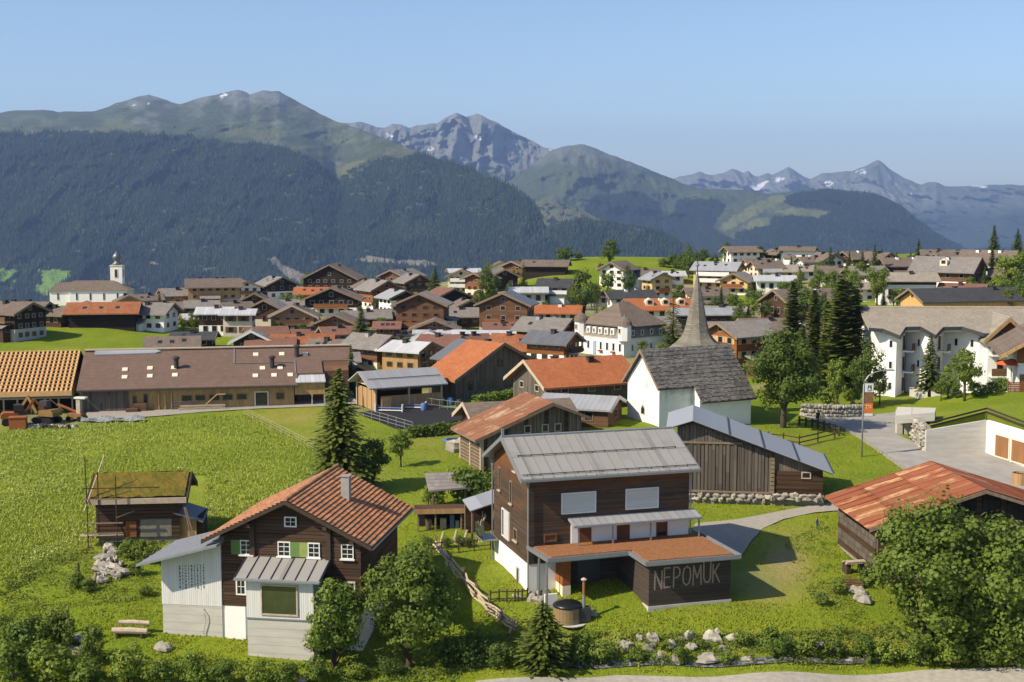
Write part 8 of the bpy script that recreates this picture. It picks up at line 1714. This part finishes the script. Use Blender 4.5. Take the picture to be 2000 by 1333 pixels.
box(-.9, .9, -.6, .6, .3, .9).build('chassis', 'door_rust', T); MB().bar((-2.4, 0, 1.9), (.8, 0, .8), .2).build('arm', 'orange_paint', T); MB().bar((-2.3, .3, 1.6), (.8, .3, .6), .14).build('arm', 'timber_pale', T); box(.1, .6, -.25, .25, .9, 2.6).build('mast', 'timber_pale', T); box(-.1, 1.3, -.35, .35, 2.61, 2.8).build('basket', 'paper_white', T)
for x in (-.7, .7):
    for y in (-.65, .65): MB().lathe([(.3, -.1), (.3, .1)], 12).build('wheel', 'plastic_black', T, (x, y, .3)).rotation_euler = (R(90), 0, 0)
vs = []; fs = []
for i in range(17):
    for j in range(5): vs.append((-3.6 + i * .45, -.7 + j * .35, (.2 + .5 * math.sin(math.pi * j / 4)) * (.6 + .4 * math.sin(i * .9 + j)) + rng.uniform(0, .15)))
for i in range(16):
    for j in range(4): q = i * 5 + j; fs.append((q, q + 1, q + 6, q + 5))
tag(MB().add(vs, fs).build('tarpaulin_heap', 'tarp', None, tuple(gp(222, 824)), R(8)), 'crumpled grey tarpaulin beside the farm road', 'tarpaulin')
T = thing('rubble_heap', 'rubble and scrap heaped before the excavators', 'rubble', tuple(gp(92, 836)), 0)
for k in range(26): MB().lump((rng.uniform(-3.2, 3.2), rng.uniform(-.6, .6), .15), (rng.uniform(.2, .5), .3, rng.uniform(.15, .35)), 600 + k).build('chunk', rng.choice(('stone', 'stone_pale', 'metal_dark', 'timber_dark')), T)
T = thing('beam_stack', 'stack of pale beams and trusses before the farm windows', 'lumber', tuple(gp(395, 802)), R(10))
for k in range(7): MB().bar((-2.6 + rng.uniform(-.3, .3), .2 * (k % 3), .15 + .16 * (k // 2)), (2.6 + rng.uniform(-.4, .2), .2 * (k % 3) + .1, .15 + .16 * (k // 2)), .12).build('beam', 'timber_pale', T)
MB().bar((.2, .3, .5), (1.8, .3, 1.9), .1).build('beam', 'timber_new', T); MB().bar((1.8, .3, 1.9), (2.8, .3, 1.9), .1).build('beam', 'timber_new', T)
T = thing('farm_trailer', 'pale flat trailer parked before the farm doorway', 'trailer', tuple(gp(514, 790)), R(11))
box(-1.9, 1.9, -.7, .7, .6, .75).build('bed', 'plaster_grey', T); box(-1.9, 1.9, -.74, -.701, .751, 1.1).build('side_board', 'plaster_grey', T); MB().bar((1.9, 0, .6), (2.9, 0, .4), .1).build('drawbar', 'metal_dark', T)
for x in (-1.2, 1.2):
    for y in (-.75, .75): MB().lathe([(.32, -.1), (.32, .1)], 12).build('wheel', 'plastic_black', T, (x, y, .32)).rotation_euler = (R(90), 0, 0)
for i, (x, y) in enumerate(((258, 806), (275, 804))): tag(box(-.7, .7, -.4, .4, 0, .45 + .5 * i).build('timber_pallet', 'wood_brown', None, tuple(gp(x, y)), R(11)), ('low stack of brown timber by the farm doors', 'taller stack of brown timber by the farm doors')[i], 'lumber')

# ------------------------------------------------------------------ street wall, cars, people
a, b = gp(1566, 813), gp(1690, 814); T = thing('garden_stone_wall', 'curved rubble wall under the bushes by the street', 'wall', tuple(a), 0)
for i in range(30):
    q = a.lerp(b, (i + .5) / 30) - a
    for j in range(3): MB().lump((q.x, q.y + 2.0 * math.sin(math.pi * i / 30) * -.3, q.z + .2 + .5 * j), (.34, .3, .29), 700 + i * 3 + j).build('stone', rng.choice(('stone', 'stone', 'stone_pale')), T)
def car(label, px, py, rz, mat):
    T = thing('parked_car', label, 'car', tuple(gp(px, py)), rz)
    MB().prism([(-2.1, .3), (2.1, .3), (2.15, .7), (1.2, .85), (-2.0, .9), (-2.15, .6)], 'y', -.85, .85).build('body', mat, T); MB().prism([(-1.7, .88), (1.1, .86), (.5, 1.42), (-1.3, 1.45)], 'y', -.75, .75).build('cabin', 'glass', T); MB().prism([(-1.28, 1.451), (.48, 1.421), (.45, 1.47), (-1.25, 1.5)], 'y', -.74, .74).build('car_roof', mat, T)
    for x in (-1.3, 1.3):
        for y in (-.84, .84): MB().lathe([(.32, -.1), (.32, .1)], 14).build('wheel', 'plastic_black', T, (x, y, .32)).rotation_euler = (R(90), 0, 0)
    for y in (-.6, .6): MB().box(2.1, 2.16, y - .15, y + .15, .6, .72).build('headlight', 'frame_white', T)
car('dark blue car parked below the white sheet roof hall', 798, 662, R(10), 'car_dark')
car('white car parked beside the white and black chalet', 560, 598, R(20), 'car_white')
car('silver car in front of the white three storey house', 1250, 590, R(-10), 'car_silver')
def person(label, px, py, h, top, legs, hair, face=0.0, step=.12):
    p = gp(px, py); T = thing('person', label, 'person', tuple(p), face); k = h / 1.75
    me = bpy.data.meshes.new('body')
    V = [(0, 0, .95), (0, 0, 1.2), (0, 0, 1.42), (0, -.01, 1.52), (0, -.02, 1.62), (0, -.02, 1.72), (.19, 0, 1.40), (.25, .04, 1.14), (.24, -.08, .9), (-.19, 0, 1.40), (-.25, -.05, 1.14), (-.23, -.12, .92), (.1, 0, .88), (.11, -step, .5), (.11, -step * .6, .07), (.11, -step - .1, .04), (-.1, 0, .88), (-.11, step, .5), (-.11, step * 1.6, .09), (-.11, step * 1.4 - .05, .04)]
    E = [(0, 1), (1, 2), (2, 3), (3, 4), (4, 5), (2, 6), (6, 7), (7, 8), (2, 9), (9, 10), (10, 11), (0, 12), (12, 13), (13, 14), (14, 15), (0, 16), (16, 17), (17, 18), (18, 19)]
    rad = [.15, .15, .13, .055, .095, .08, .06, .045, .04, .06, .045, .04, .09, .065, .045, .04, .09, .065, .045, .04]
    me.from_pydata([(x * k, y * k, z * k) for x, y, z in V], E, []); o = link('body', me, T)
    md = o.modifiers.new('skin', 'SKIN'); 
    if not me.skin_vertices: o.data.skin_vertices.new() if hasattr(o.data.skin_vertices, 'new') else None
    lay = me.skin_vertices
    if lay:
        for i, r_ in enumerate(rad): lay[0].data[i].radius = (r_ * k, r_ * k); lay[0].data[i].use_root = (i == 0)
    sb = o.modifiers.new('sub', 'SUBSURF'); sb.levels = 1; sb.render_levels = 1
    t = NT('person_' + str(len(M)), .85, .1); z = t.sep(t.obj())[2]
    c = t.mix(t.math('GREATER_THAN', z, .93 * k), legs, top); c = t.mix(t.math('GREATER_THAN', z, 1.47 * k), c, (.45, .27, .18)); c = t.mix(t.math('LESS_THAN', z, .09 * k), c, (.03, .03, .03)); t.color(c); me.materials.append(t.m)
    MB().lathe([(.055 * k, -.03 * k), (.105 * k, .03 * k), (.11 * k, .09 * k), (.085 * k, .15 * k), (.03 * k, .18 * k)], 12, (0, .015 * k, 1.63 * k)).build('hair', hair, T, smooth=True)
    return T
person('person in dark clothes walking on the street beside a pale one', 1597, 833, 1.8, (.04, .035, .04), (.35, .26, .2), 'cloth_dark', R(10))
person('person in pale yellow top walking down the street', 1607, 836, 1.72, (.55, .50, .28), (.5, .33, .2), 'timber_pale', R(-10))
person('child in grey standing on the lawn by the driveway', 1595, 1036, 1.1, (.16, .17, .22), (.2, .21, .26), 'hair', R(30), .03)
# planter and wood at the right edge of the yard
T = thing('wooden_tub', 'tall brown slatted tub at the right edge of the yard', 'tub', tuple(gp(1992, 948)), 0)
for k in range(14):
    a = 2 * math.pi * k / 14; MB().box(-.16, .16, .66, .72, 0, 1.15).build('stave', 'wood_tan', T, (0, 0, 0), a)
MB().lathe([(.66, .02), (.66, 1.0)], 16).build('inner', 'timber_dark', T)

# kerb stones along the lower edge of the street
st = bpy.data.objects['street']; kp = [gp(*q) for q in ((1640, 836), (1660, 846), (1680, 857), (1700, 871), (1720, 885), (1740, 899), (1760, 913), (1780, 929), (1800, 945))]
for a, b in zip(kp[:-1], kp[1:]):
    for j in range(3): MB().bar(a.lerp(b, j / 3) + Vector((0, 0, .12)), a.lerp(b, (j + .94) / 3) + Vector((0, 0, .12)), .2, .26).build('kerb_stone', 'stone', st)
